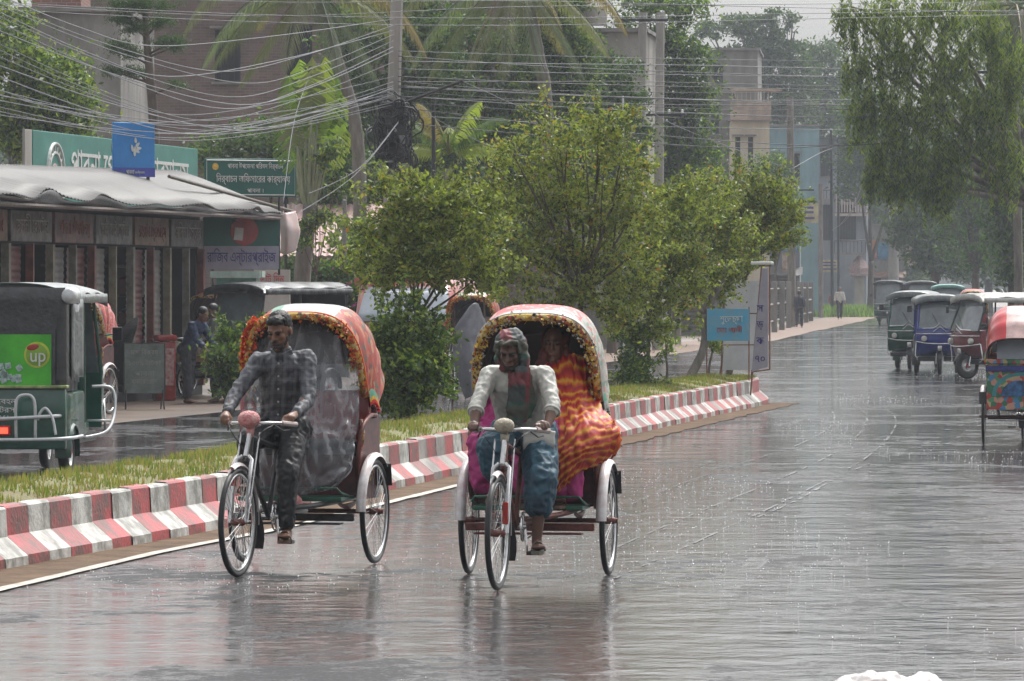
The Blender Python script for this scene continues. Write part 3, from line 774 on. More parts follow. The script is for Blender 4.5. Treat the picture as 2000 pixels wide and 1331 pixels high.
# ------------------------------------------------------------ people
skin = mat('brown_skin', (.20, .10, .062), .45, var=.12, scale=14, spec=.5)
skin_d = mat('dark_brown_skin', (.13, .066, .045), .42, var=.15, scale=14)
hair_m = mat('black_hair', (.012, .011, .011), .45, var=.4, scale=60, bump=.006, bscale=140, stretch=(1, 1, .3))
eye_m = mat('eye_dark', (.02, .015, .012), .25)
lip_m = mat('lips', (.16, .06, .05), .4)
def plaid(name, base, dark, light, sc_=22, rough=.6, bump=.004, k=.45):
    m = mat(name, base, rough, var=.2, scale=8, bump=bump, bscale=26); t = m.node_tree; N = t.nodes; L = t.links
    tc = N.new('ShaderNodeTexCoord'); prev = [x for x in L if x.to_socket == bsdf(m).inputs['Base Color']][0].from_socket
    col = prev
    for ax, c, s_, th in (((1, .4, 0), dark, sc_, .62), ((0, .25, 1), dark, sc_ * .95, .62), ((1, .4, 0), light, sc_ * .5, .93), ((0, .25, 1), light, sc_ * .5, .93)):
        d = N.new('ShaderNodeVectorMath'); d.operation = 'DOT_PRODUCT'; L.new(tc.outputs['Object'], d.inputs[0]); d.inputs[1].default_value = tuple(q * s_ * 3.1 for q in ax)
        sn = N.new('ShaderNodeMath'); sn.operation = 'SINE'; L.new(d.outputs['Value'], sn.inputs[0])
        gt = N.new('ShaderNodeMath'); gt.operation = 'GREATER_THAN'; L.new(sn.outputs[0], gt.inputs[0]); gt.inputs[1].default_value = th - .3
        fm = N.new('ShaderNodeMath'); fm.operation = 'MULTIPLY'; L.new(gt.outputs[0], fm.inputs[0]); fm.inputs[1].default_value = k
        mx = N.new('ShaderNodeMix'); mx.data_type = 'RGBA'; L.new(fm.outputs[0], mx.inputs[0]); L.new(col, mx.inputs[6]); mx.inputs[7].default_value = (*c, 1); col = mx.outputs[2]
    L.new(col, bsdf(m).inputs['Base Color']); return m
def stripes_uv(name, cols, freq, rough=.55, warp=.25, trans=0.0):
    """flowing coloured stripes along the uv rows of a cloth"""
    m = mat(name, cols[0], rough); t = m.node_tree; N = t.nodes; L = t.links
    tc = N.new('ShaderNodeTexCoord'); nz = N.new('ShaderNodeTexNoise'); nz.inputs['Scale'].default_value = 3.2; nz.inputs['Detail'].default_value = 3; L.new(tc.outputs['UV'], nz.inputs['Vector'])
    sp = N.new('ShaderNodeSeparateXYZ'); L.new(tc.outputs['UV'], sp.inputs[0])
    a = N.new('ShaderNodeMath'); a.operation = 'MULTIPLY_ADD'; L.new(nz.outputs['Fac'], a.inputs[0]); a.inputs[1].default_value = warp; L.new(sp.outputs[1], a.inputs[2])
    b = N.new('ShaderNodeMath'); b.operation = 'MULTIPLY'; L.new(a.outputs[0], b.inputs[0]); b.inputs[1].default_value = freq
    c = N.new('ShaderNodeMath'); c.operation = 'FRACT'; L.new(b.outputs[0], c.inputs[0])
    r = N.new('ShaderNodeValToRGB'); L.new(c.outputs[0], r.inputs[0]); e = r.color_ramp.elements; n = len(cols)
    e[0].position = 0; e[0].color = (*cols[0], 1); e[1].position = 1 / n; e[1].color = (*cols[1], 1)
    for i in range(2, n): x = e.new(i / n); x.color = (*cols[i], 1)
    x = e.new(1.0); x.color = (*cols[0], 1)
    L.new(r.outputs[0], bsdf(m).inputs['Base Color']); return m
def cloth(name, ctrl, m, parent, nu=40, nv=30, wr=.012, wf=7.0, thick=.003, seed=0, dirn=(1, 1)):
    """draped cloth through a matrix of control points (rows top to bottom)"""
    rows = [cat_rom(r, nv // (len(r) - 1)) for r in ctrl]; k = len(rows[0]); cols = [cat_rom([r[j] for r in rows], nu // (len(ctrl) - 1)) for j in range(k)]
    n = len(cols[0]); vs, uv, fs = [], [], []
    for i in range(n):
        for j in range(k):
            p = V(cols[j][i]); a = cols[min(j + 1, k - 1)][i] - cols[max(j - 1, 0)][i]; b = cols[j][min(i + 1, n - 1)] - cols[j][max(i - 1, 0)]
            nn = a.cross(b); nn = nn.normalized() if nn.length > 1e-9 else V((0, -1, 0))
            q = V((i / n * wf * dirn[0], j / k * wf * dirn[1], seed)); h = (1 - abs(noise.noise(q)) * 2) + .5 * (1 - abs(noise.noise(q * 2.7)) * 2) + .25 * (1 - abs(noise.noise(q * 6.1)) * 2) - .2
            vs.append(tuple(p + nn * wr * (h - .7))); uv.append((j / k, i / n))
    for i in range(n - 1):
        for j in range(k - 1): a = i * k + j; fs.append((a, a + 1, a + k + 1, a + k))
    me = bpy.data.meshes.new(name); me.from_pydata(vs, [], fs); ul = me.uv_layers.new()
    for lp in me.loops: ul.data[lp.index].uv = uv[lp.vertex_index]
    me.materials.append(m); me.polygons.foreach_set('use_smooth', [True] * len(fs)); me.update()
    o = bpy.data.objects.new(name, me); COL.objects.link(o); o.parent = parent
    if thick: s = o.modifiers.new('s', 'SOLIDIFY'); s.thickness = thick; s.offset = 0
    return o
def grip_hand(parts, wrist, knuck, bar, side, r=.0088):
    """hand closed on a bar: wrist, knuckle centre (above bar), bar direction unit"""
    W, K, B = V(wrist), V(knuck), V(bar).normalized()
    pm = W.lerp(K, .55); parts.append(('c', [W, pm, K], [.024, .030, .026]))
    for s_ in (-1, 1): parts.append(('c', [W.lerp(K, .3) + B * s_ * .012, K + B * s_ * .024], [.020, .019]))
    f = (K - W).normalized(); dn = B.cross(f).normalized()
    if dn.z > 0: dn = -dn
    for i, ln in enumerate((.92, 1.0, .95, .78)):
        o = B * side * (.032 - i * .0215); a = K + o
        p1 = a + (f * .030 + dn * .012) * ln; p2 = p1 + (dn * .026 + f * .002) * ln; p3 = p2 + (dn * .004 - f * .022) * ln
        parts.append(('c', [a, p1, p2, p3], [r * 1.12, r * 1.05, r, r * .88]))
    th0 = W.lerp(K, .35) + B * side * .026; th1 = th0 + B * side * .020 + f * .018 + dn * .018; th2 = th1 - B * side * .004 + f * .024 + dn * .018
    parts.append(('c', [th0, th1, th2], [r * 1.35, r * 1.2, r]))
def foot(parts, ank, toe, r=.03):
    A, T = V(ank), V(toe); d = (T - A); d.z = 0; d.normalize(); s_ = V((-d.y, d.x, 0))
    heel = A - d * .045 - V((0, 0, .045)); parts.append(('c', [A, heel], [.034, .03]))
    ball = T - d * .05; parts.append(('c', [heel, A.lerp(ball, .5) - V((0, 0, .02)), ball], [.028, .034, .024]))
    parts.append(('c', [ball + s_ * .022, ball - s_ * .022], [.02, .02]))
    for i in range(5):
        o = s_ * (.034 - i * .017); parts.append(('c', [ball + o, ball + o + d * (.052 - i * .005 if s_.x * 1 > 0 else .04)], [.011, .009 if i else .012]))
def head(parts, c, M, k=1.0, beard=False):
    """c = head centre, M = 3x3/4x4 rotation, face towards local -Y"""
    c = V(c); T = lambda x, y, z: c + M @ V((x * k, y * k, z * k))
    parts.append(('e', T(0, .012, .028), (.074 * k, .092 * k, .092 * k), M))
    parts.append(('e', T(0, -.022, -.035), (.058 * k, .066 * k, .078 * k), M))
    parts.append(('c', [T(-.032, -.055, -.012), T(.032, -.055, -.012)], [.026 * k, .026 * k]))
    parts.append(('c', [T(0, -.082, .018), T(0, -.099, -.016)], [.0095 * k, .0145 * k]))
    for s_ in (-1, 1):
        parts.append(('c', [T(s_ * .004, -.094, -.019), T(s_ * .013, -.088, -.02)], [.010 * k, .008 * k]))
        parts.append(('e', T(s_ * .077, .01, -.004), (.010 * k, .02 * k, .031 * k), M))
        parts.append(('c', [T(s_ * .014, -.080, .030), T(s_ * .046, -.070, .032)], [.011 * k, .009 * k]))
    parts.append(('c', [T(-.018, -.085, -.052), T(.018, -.085, -.052)], [.011 * k, .011 * k]))
    parts.append(('e', T(0, -.074, -.093), (.027 * k, .022 * k, .02 * k), M))
def face_bits(c, M, parent, k=1.0, beard=False, moust=False):
    c = V(c); T = lambda x, y, z: c + M @ V((x * k, y * k, z * k))
    e = MB()
    for s_ in (-1, 1): _ball(e, T(s_ * .029, -.079, .012), (.0135 * k, .008 * k, .0075 * k), M, 10)
    e.build('eyes', eye_m, parent, smooth='all')
    b = MB()
    for s_ in (-1, 1): b.tube([T(s_ * .012, -.093, .030), T(s_ * .030, -.090, .037), T(s_ * .050, -.076, .031)], [.0045 * k, .005 * k, .003 * k], 5)
    if moust: b.tube([T(-.032, -.089, -.045), T(-.012, -.101, -.036), T(.012, -.101, -.036), T(.032, -.089, -.045)], [.003, .007, .007, .003], 6)
    b.build('eyebrows', hair_m, parent, smooth='all')
    l = MB(); l.tube([T(-.024, -.090, -.054), T(0, -.098, -.052), T(.024, -.090, -.054)], [.003, .0055, .003], 6); l.build('mouth', lip_m, parent, smooth='all')
def skinned(J, sk, parent, voxel=.006, hands=True, k=1.0, Mh=None, feet=True, name='body'):
    """whole body as one surface"""
    p = []; pel, ch, nk, hd = V(J['pel']), V(J['chest']), V(J['neck']), V(J['head'])
    p.append(('c', [pel, pel.lerp(ch, .5), ch], [.105, .085, .09])); 
    p.append(('c', [V(J['shL']), ch, V(J['shR'])], [.05, .07, .05])); p.append(('c', [V(J['hipL']), V(J['hipR'])], [.10, .10]))
    p.append(('c', [ch, nk, hd - V((0, 0, .03))], [.07, .052, .05]))
    head(p, hd, Mh or Matrix.Identity(4).to_3x3(), k)
    for s_ in 'LR':
        p.append(('c', [J['sh' + s_], J['el' + s_], V(J['el' + s_]).lerp(V(J['wr' + s_]), .3), J['wr' + s_]], [.050, .038, .038, .024]))
        p.append(('c', [J['hip' + s_], J['kn' + s_], V(J['kn' + s_]).lerp(V(J['an' + s_]), .3), J['an' + s_]], [.082, .054, .055, .032]))
        if feet: foot(p, J['an' + s_], J['toe' + s_])
        if hands and 'knu' + s_ in J: grip_hand(p, J['wr' + s_], J['knu' + s_], J['bar' + s_], J.get('side' + s_, 1 if s_ == 'L' else -1))
        elif hands:
            W = V(J['wr' + s_]); d = (W - V(J['el' + s_])).normalized(); q = d.orthogonal().normalized() if abs(d.z) > .9 else d.cross(V((0, 0, 1))).normalized()
            p.append(('c', [W, W + d * .08], [.024, .030]))
            for i in range(4): p.append(('c', [W + d * .075 + q * (.027 - i * .018), W + d * (.125) + q * (.03 - i * .02), W + d * (.165 - abs(i - 1.2) * .01) + q * (.026 - i * .017) + V((0, 0, -.012))], [.011, .010, .0085]))
            p.append(('c', [W + d * .03 + q * .028, W + d * .07 + q * .052, W + d * .10 + q * .05], [.013, .011, .009]))
    return blob(p, voxel, name, sk, parent, 3)
def rot(x=0, y=0, z=0): return (Matrix.Rotation(R(z), 3, 'Z') @ Matrix.Rotation(R(x), 3, 'X') @ Matrix.Rotation(R(y), 3, 'Y'))

def sandal(parent, ank, toe, m, name='sandal'):
    A, T = V(ank), V(toe); d = (T - A); d.z = 0; d.normalize(); s_ = V((-d.y, d.x, 0)); z = min(A.z - .095, T.z - .035)
    mb = MB(); n = 14; top = []
    for i in range(n):
        a = 2 * pi * i / n; ln = .125 if cos(a) > 0 else .115; c = A.lerp(T, .36) + d * cos(a) * ln + s_ * sin(a) * (.044 + .006 * cos(a)); top.append(V((c.x, c.y, 0)))
    vs = [(q.x, q.y, z) for q in top] + [(q.x, q.y, z + .02) for q in top]
    mb.add(vs, [tuple(range(n))[::-1], tuple(range(n, 2 * n))] + [(i, (i + 1) % n, (i + 1) % n + n, i + n) for i in range(n)])
    c = A.lerp(T, .62); pts = [V((c.x, c.y, z + .015)) + s_ * .045 * sin(a) + V((0, 0, .062 * cos(a))) for a in (-1.5, -.9, -.3, .3, .9, 1.5)]; mb.tube(pts, .012, 6, flat=.4)
    return mb.build(name, m, parent, smooth=True)

# ---- rider of the orange rickshaw
def rider_one(loc, rz):
    t = thing('person', 'bareheaded man in a dark checked shirt pedalling the orange-hooded rickshaw', 'person', loc, rz)
    M = rot(x=25, z=-10)
    J = dict(pel=(0.02, -.68, .97), chest=(0.06, -.85, 1.32), neck=(.065, -.92, 1.45), head=(.065, -.985, 1.585),
             shL=(-.10, -.89, 1.385), shR=(.215, -.85, 1.40), elL=(-.215, -1.06, 1.17), elR=(.265, -.98, 1.14), wrL=(-.225, -1.235, 1.045), wrR=(.235, -1.20, 1.04),
             knuL=(-.215, -1.31, 1.02), knuR=(.218, -1.30, 1.02), barL=(-.42, .9, -.05), barR=(.42, .9, -.05), sideL=-1, sideR=-1,
             hipL=(-.09, -.70, .93), hipR=(.09, -.70, .93), knL=(-.13, -1.06, .86), knR=(.115, -.98, .66), anL=(-.12, -1.02, .60), anR=(.115, -.985, .285), toeL=(-.125, -1.17, .56), toeR=(.135, -1.14, .235))
    J['barL'] = (.9, -.5, 0); J['barR'] = (.9, .5, 0); J['sideL'] = 1; J['sideR'] = -1
    b = skinned(J, skin, t, .0055, Mh=M); face_bits(J['head'], M, b, moust=True)
    # hair, stubble
    hd = V(J['head']); T = lambda x, y, z: hd + M @ V((x, y, z))
    blob([('e', T(0, .026, .052), (.083, .088, .082), M), ('e', T(.012, -.035, .095), (.060, .045, .032), M), ('c', [T(-.04, -.055, .088), T(.045, -.06, .092)], [.02, .022]), ('e', T(0, .05, 0), (.074, .055, .07), M)], .006, 'hair', hair_m, b, 1, .006, 34, 3)
    blob([('e', T(0, -.050, -.082), (.050, .045, .034), M), ('c', [T(-.054, -.022, -.045), T(-.03, -.055, -.082)], [.017, .018]), ('c', [T(.054, -.022, -.045), T(.03, -.055, -.082)], [.017, .018])], .005, 'beard', mat('short_beard', (.035, .025, .02), .7, scale=80), b, 2, .004, 60)
    sm = plaid('dark_check_shirt', (.095, .10, .115), (.018, .02, .026), (.22, .23, .25), 52, k=.36)
    pel, ch = V(J['pel']), V(J['chest'])
    p = [('l', [((0, -.66, .80), .175, .135, None), ((0, -.67, .95), .170, .135, None), ((.02, -.74, 1.10), .150, .118, None), ((.05, -.82, 1.26), .168, .122, None), ((.06, -.87, 1.365), .162, .108, None), ((.065, -.905, 1.435), .072, .072, None)])]
    p += [('c', [J['shL'], J['shR']], [.060, .060])]
    for s_ in 'LR':
        a, e, w_ = V(J['sh' + s_]), V(J['el' + s_]), V(J['wr' + s_]); p.append(('c', [a, a.lerp(e, .5), e, e.lerp(w_, .5), e.lerp(w_, .93)], [.066, .056, .050, .044, .038]))
    p.append(('e', (.065, -.925, 1.465), (.068, .064, .028)))
    sh = blob(p, .009, 'shirt', sm, b, 3, .009, 15, 4, (1, 1, .8))
    cb = MB()
    for s_ in (-1, 1): cb.grid(lambda a, c, s_=s_: V((.065 + s_ * (.018 + .056 * a), -1.0 + .05 * a + .02 * c, 1.437 + .03 * a - .052 * c * (1 - .4 * a))), 6, 5, thick=.006)
    cb.build('collar', sm, sh, smooth='all')
    bt = MB()
    for k in range(5): _ball(bt, (.06 - .008 * k, -.99 + .026 * k, 1.37 - .085 * k), (.008, .006, .008), None, 6)
    bt.build('buttons', mat('pale_button', (.4, .4, .4), .3), sh)
    tm = mat('black_wet_trousers', (.016, .017, .020), .5, var=.4, scale=9)
    p = [('c', [J['hipL'], J['hipR']], [.125, .125])]
    for s_ in 'LR':
        a, e, w_ = V(J['hip' + s_]), V(J['kn' + s_]), V(J['an' + s_]); p.append(('c', [a, a.lerp(e, .5), e, e.lerp(w_, .5), e.lerp(w_, .90)], [.105, .092, .078, .066, .058]))
    blob(p, .009, 'trousers', tm, b, 3, .009, 14, 8)
    for s_ in 'LR': sandal(b, J['an' + s_], J['toe' + s_], mat('brown_sandal', (.15, .08, .05), .5))
    return t
def rider_two(loc, rz):
    t = thing('person', 'man in a white shirt and checked headscarf pedalling the red-hooded rickshaw', 'person', loc, rz)
    M = rot(x=30, z=-6)
    J = dict(pel=(0.01, -.68, .98), chest=(-.005, -.90, 1.24), neck=(-.01, -1.00, 1.36), head=(-.02, -1.09, 1.475),
             shL=(-.175, -.95, 1.315), shR=(.175, -.95, 1.315), elL=(-.230, -1.15, 1.125), elR=(.258, -1.13, 1.125), wrL=(-.225, -1.28, .99), wrR=(.235, -1.26, 1.0),
             knuL=(-.215, -1.36, 1.015), knuR=(.215, -1.35, 1.02), barL=(.9, -.5, 0), barR=(.9, .5, 0), sideL=1, sideR=-1,
             hipL=(-.09, -.70, .94), hipR=(.10, -.70, .94), knL=(-.15, -1.06, .86), knR=(.155, -.98, .66), anL=(-.125, -1.0, .60), anR=(.130, -.985, .285), toeL=(-.14, -1.15, .555), toeR=(.165, -1.14, .235))
    b = skinned(J, skin_d, t, .0055, Mh=M); face_bits(J['head'], M, b)
    hd = V(J['head']); T = lambda x, y, z: hd + M @ V((x, y, z))
    blob([('e', T(0, -.055, -.082), (.048, .043, .036), M), ('c', [T(-.05, -.03, -.05), T(-.025, -.06, -.085)], [.017, .018]), ('c', [T(.05, -.03, -.05), T(.025, -.06, -.085)], [.017, .018])], .005, 'beard', MATS['short_beard'], b, 2, .004, 60)
    wm = mat('white_wet_shirt', (.50, .50, .46), .6, var=.10, scale=7, bump=.003, bscale=40)
    p = [('l', [((.01, -.66, .84), .20, .15, None), ((.01, -.67, .95), .19, .15, None), ((.005, -.74, 1.06), .178, .14, None), ((0, -.84, 1.18), .19, .135, rot(x=20)), ((-.005, -.92, 1.27), .19, .12, rot(x=30)), ((-.01, -.98, 1.35), .08, .08, rot(x=35))])]
    p += [('c', [J['shL'], J['shR']], [.066, .066])]
    for s_ in 'LR':
        a, e, w_ = V(J['sh' + s_]), V(J['el' + s_]), V(J['wr' + s_]); p.append(('c', [a, a.lerp(e, .5), e, e.lerp(w_, .20)], [.066, .056, .051, .050]))
    sh = blob(p, .009, 'shirt', wm, b, 3, .008, 16, 14, (1, 1, .6))
    for s_ in 'LR':
        e, w_ = V(J['el' + s_]), V(J['wr' + s_]); d = (w_ - e).normalized(); MB().ring(e.lerp(w_, .24), d, .047, .010, 18, 6).build('rolled_cuff', wm, sh, smooth='all')
    tail = [[V((-.06 + .10 * j, -1.00 + .01 * j - .03 * i * (i < 2), .96 - .075 * i + (.02 if j == 1 else 0))) for j in range(3)] for i in range(3)]
    cloth('shirt_tail', [[q + V((.09, .12, 0)) for q in r] for r in tail], wm, sh, 12, 12, .012, 3, .005)
    tm = mat('teal_wet_cloth', (.030, .095, .135), .55, var=.35, scale=8, col2=(.015, .035, .06))
    p = [('c', [J['hipL'], J['hipR']], [.13, .13])]
    a, e, w_ = V(J['hipL']), V(J['knL']), V(J['anL']); p.append(('c', [a, a.lerp(e, .5), e, e.lerp(w_, .5)], [.11, .105, .098, .085]))
    a, e, w_ = V(J['hipR']), V(J['knR']), V(J['anR']); p.append(('c', [a, a.lerp(e, .5), e, e.lerp(w_, .42)], [.115, .118, .112, .098]))
    blob(p, .009, 'wrapped_cloth', tm, b, 3, .012, 13, 21)
    scm = plaid('check_scarf', (.085, .10, .10), (.28, .035, .05), (.03, .13, .09), 11, .65, k=.62)
    p = [('e', T(0, .022, .040), (.100, .112, .100), M), ('c', [T(-.082, .0, .02), T(-.085, -.01, -.06), T(-.055, .01, -.12)], [.026, .028, .04]), ('c', [T(.084, -.0, .03), T(.088, -.02, -.05), T(.055, -.02, -.13)], [.028, .032, .045]), ('c', [T(-.06, -.065, .095), T(0, -.085, .105), T(.06, -.065, .095)], [.016, .018, .016]), ('e', T(0, .07, -.06), (.085, .05, .09), M)]
    o = blob(p, .007, 'headscarf', scm, b, 2, .012, 14, 5)
    # cut the face opening: push scarf vertices off the face
    inv = M.inverted()
    for q in o.data.vertices:
        l_ = inv @ (q.co - hd)
        if l_.y < -.045 and abs(l_.x) < .066 and l_.z < .072: q.co = hd + M @ V((l_.x * .7, -.02, l_.z))
    s0 = [[(-.03, -1.10, 1.36), (.04, -1.13, 1.38), (.105, -1.08, 1.37)], [(-.045, -1.07, 1.27), (.03, -1.12, 1.28), (.115, -1.06, 1.28)], [(-.05, -1.04, 1.19), (.03, -1.09, 1.19), (.13, -1.03, 1.20)], [(-.065, -1.02, 1.10), (.03, -1.06, 1.09), (.13, -1.02, 1.13)], [(-.055, -1.00, 1.035), (.03, -1.03, 1.00), (.10, -1.0, 1.06)]]
    cloth('scarf_end', s0, scm, o, 24, 16, .022, 5, .006, 3)
    for s_ in 'LR': sandal(b, J['an' + s_], J['toe' + s_], mat('grey_sandal', (.22, .20, .16), .5))
    return t
def passenger(loc, rz):
    t = thing('person', 'passenger wrapped in an orange and yellow striped sari sitting under the red hood', 'person', loc, rz)
    M = rot(x=5, z=-4); ox = .10
    J = dict(pel=(ox, .06, .92), chest=(ox, .03, 1.22), neck=(ox, .0, 1.37), head=(ox + .01, -.03, 1.50), shL=(ox - .16, .02, 1.30), shR=(ox + .16, .02, 1.30), elL=(ox - .22, -.10, 1.06), elR=(ox + .2, -.10, 1.06),
             wrL=(ox - .08, -.28, .98), wrR=(ox + .08, -.28, .98), hipL=(ox - .09, .02, .90), hipR=(ox + .09, .02, .90), knL=(ox - .10, -.40, .90), knR=(ox + .10, -.40, .90), anL=(ox - .10, -.42, .55), anR=(ox + .10, -.42, .55), toeL=(ox - .10, -.56, .51), toeR=(ox + .11, -.56, .51))
    b = skinned(J, skin_d, t, .007, Mh=M); face_bits(J['head'], M, b)
    hd = V(J['head']); T = lambda x, y, z: hd + M @ V((x, y, z))
    blob([('e', T(0, .03, .045), (.084, .085, .080), M), ('e', T(0, .07, -.04), (.08, .05, .09), M)], .007, 'hair', hair_m, b, 2, .006, 30)
    blob([('e', T(0, .045, .03), (.096, .095, .098), M), ('c', [T(-.07, .02, -.06), T(-.09, .04, -.16)], [.04, .06]), ('c', [T(.07, .02, -.06), T(.09, .04, -.16)], [.04, .06])], .008, 'head_veil', mat('dark_red_veil', (.10, .02, .02), .7, var=.3), b, 2, .008, 16)
    pk = mat('magenta_cloth', (.45, .04, .20), .6, var=.2, scale=8)
    p = [('c', [(-.30, -.1, .88), (ox + .12, -.1, .88)], [.13, .15]), ('c', [(ox - .1, 0, .9), (ox - .10, -.38, .90), (ox - .10, -.42, .62)], [.14, .12, .11]), ('c', [(ox + .1, 0, .9), (ox + .10, -.38, .90), (ox + .08, -.42, .60)], [.14, .12, .11]), ('c', [(-.31, -.1, .88), (-.33, -.34, .86), (-.31, -.38, .62)], [.11, .09, .08]), ('c', [(-.30, .02, .9), (-.28, .05, 1.15)], [.10, .08]), ('c', [(ox, .05, .95), (ox, .03, 1.25)], [.15, .15])]
    blob(p, .010, 'magenta_dress', pk, b, 3, .02, 9, 2)
    sm = stripes_uv('striped_sari', [(.40, .015, .015), (.52, .05, .012), (.66, .36, .03), (.58, .10, .015), (.30, .012, .02)], 14, .5, .19)
    inv = (Matrix.Translation(V(loc)) @ Matrix.Rotation(rz, 4, 'Z')).inverted()
    def Q(u, v, y):     # photo position on this seat, y metres in front of the axle
        Y = loc[1] + y; return inv @ P(u, v, Y)
    rows = [
        [Q(1045, 712, .0), Q(1085, 700, -.05), Q(1125, 692, -.06), Q(1160, 705, .02)],
        [Q(1045, 760, -.12), Q(1085, 752, -.18), Q(1128, 748, -.18), Q(1166, 750, -.02)],
        [Q(1045, 815, -.24), Q(1085, 800, -.32), Q(1130, 790, -.32), Q(1172, 788, -.10)],
        [Q(1050, 868, -.40), Q(1090, 850, -.50), Q(1145, 822, -.52), Q(1196, 822, -.30)],
        [Q(1058, 915, -.52), Q(1092, 892, -.60), Q(1148, 862, -.62), Q(1206, 850, -.36)],
        [Q(1068, 945, -.56), Q(1094, 925, -.63), Q(1145, 890, -.62), Q(1194, 886, -.36)],
        [Q(1080, 975, -.56), Q(1092, 960, -.60), Q(1124, 930, -.58), Q(1172, 905, -.40)]]
    cloth('sari', rows, sm, b, 96, 54, .022, 8, .005, 5, (.55, 1.5))
    fr = [[Q(1196, 822, -.31), Q(1206, 850, -.37), Q(1194, 886, -.37)], [Q(1206, 836, -.30), Q(1211, 858, -.36), Q(1200, 892, -.36)], [Q(1202, 845, -.28), Q(1204, 868, -.34), Q(1192, 898, -.34)]]
    cloth('sari_end', fr, mat('flame_orange_cloth', (.72, .13, .02), .5, var=.25, scale=20), b, 12, 12, .02, 5, .005)
    pp = [[Q(1098, 925, -.50), Q(1118, 915, -.52), Q(1140, 905, -.50)], [Q(1100, 950, -.52), Q(1120, 945, -.54), Q(1140, 940, -.50)], [Q(1106, 980, -.50), Q(1122, 978, -.52), Q(1138, 972, -.48)]]
    cloth('petticoat', pp, pk, b, 12, 12, .015, 4, .005)
    for s_ in 'LR': sandal(b, J['an' + s_], J['toe' + s_], MATS['brown_sandal'])
    return t
# ---- simple standing or walking figures for the far street
def walker(loc, rz, label, shirt_c, trou_c, pose='walk', h=1.68, group=None, lean=0.0, extra=None, sk=None):
    t = thing('person', label, 'person', loc, rz, group); k = h / 1.7
    st = {'walk': .17, 'stand': .03, 'bend': .06}[pose]; L_ = R(lean)
    def up(x, y, z): 
        d = z - .92; return V((x, y - sin(L_) * d, .92 + cos(L_) * d)) * k
    J = dict(pel=V((0, 0, .95)) * k, chest=up(0, 0, 1.28), neck=up(0, -.01, 1.44), head=up(0, -.03, 1.57), shL=up(-.17, 0, 1.38), shR=up(.17, 0, 1.38))
    aw = {'walk': .14, 'stand': .0, 'bend': .12}[pose]
    J['elL'] = up(-.23, aw * .6, 1.12); J['elR'] = up(.23, -aw * .6, 1.12); J['wrL'] = up(-.24, aw * .6 - .10, .88); J['wrR'] = up(.24, -aw - .10, .90)
    if pose == 'bend':
        J['elL'] = V(J['shL']) + V((-.04, -.12, -.24)); J['elR'] = V(J['shR']) + V((.04, -.12, -.24)); J['wrL'] = V(J['elL']) + V((.03, -.17, -.16)); J['wrR'] = V(J['elR']) + V((-.03, -.17, -.16))
    for s_, q, sg in (('L', -1, 1), ('R', 1, -1)):
        J['hip' + s_] = V((q * .09, 0, .92)) * k; J['kn' + s_] = V((q * .095, -st * .6 * sg - .03, .50)) * k; J['an' + s_] = V((q * .095, -st * sg, .09 + (.04 if sg < 0 and st > .1 else 0))) * k; J['toe' + s_] = V(J['an' + s_]) + V((0, -.15, -.05))
    M = rot(x=lean * .6 + 5)
    b = skinned(J, sk or skin, t, .011, Mh=M); hd = V(J['head']); T = lambda x, y, z: hd + M @ V((x, y, z))
    blob([('e', T(0, .02, .045), (.085, .092, .085), M), ('e', T(0, .05, 0), (.076, .06, .07), M)], .012, 'hair', hair_m, b, 1)
    sh_m_ = mat('cloth_%02x%02x%02x' % tuple(int(c * 255) for c in shirt_c), shirt_c, .65, var=.2, scale=9); tr_m = mat('cloth_%02x%02x%02x' % tuple(int(c * 255) for c in trou_c), trou_c, .65, var=.25, scale=9)
    p = [('l', [(up(0, 0, .86), .17, .12, None), (up(0, 0, 1.05), .16, .115, None), (up(0, 0, 1.25), .18, .12, None), (up(0, 0, 1.40), .16, .10, None), (up(0, 0, 1.45), .07, .07, None)])]
    for s_ in 'LR': a, e, w_ = V(J['sh' + s_]), V(J['el' + s_]), V(J['wr' + s_]); p.append(('c', [a, e, e.lerp(w_, .55)], [.07, .058, .05]))
    blob(p, .014, 'shirt', sh_m_, b, 2, .014, 10, 2)
    p = [('c', [J['hipL'], J['hipR']], [.12, .12])]
    for s_ in 'LR': a, e, w_ = V(J['hip' + s_]), V(J['kn' + s_]), V(J['an' + s_]); p.append(('c', [a, e, e.lerp(w_, .9)], [.10, .078, .062]))
    blob(p, .014, 'trousers', tr_m, b, 2, .012, 10, 3)
    return t

LL, LR = (-1.378, 34.8, 0.004), (.174, 33.4, .004)
rickshaw('cycle rickshaw with an orange hood, its seat covered by clear plastic', LL, -R(13), 'orange', steer=-R(3), wb=1.75)
rider_one(LL, -R(13))
rickshaw('cycle rickshaw with a red and white hood carrying the passenger in a striped sari', LR, -R(8.5), 'red', steer=-R(2), wb=1.78)
rider_two(LR, -R(8.5)); passenger(LR, -R(8.5))
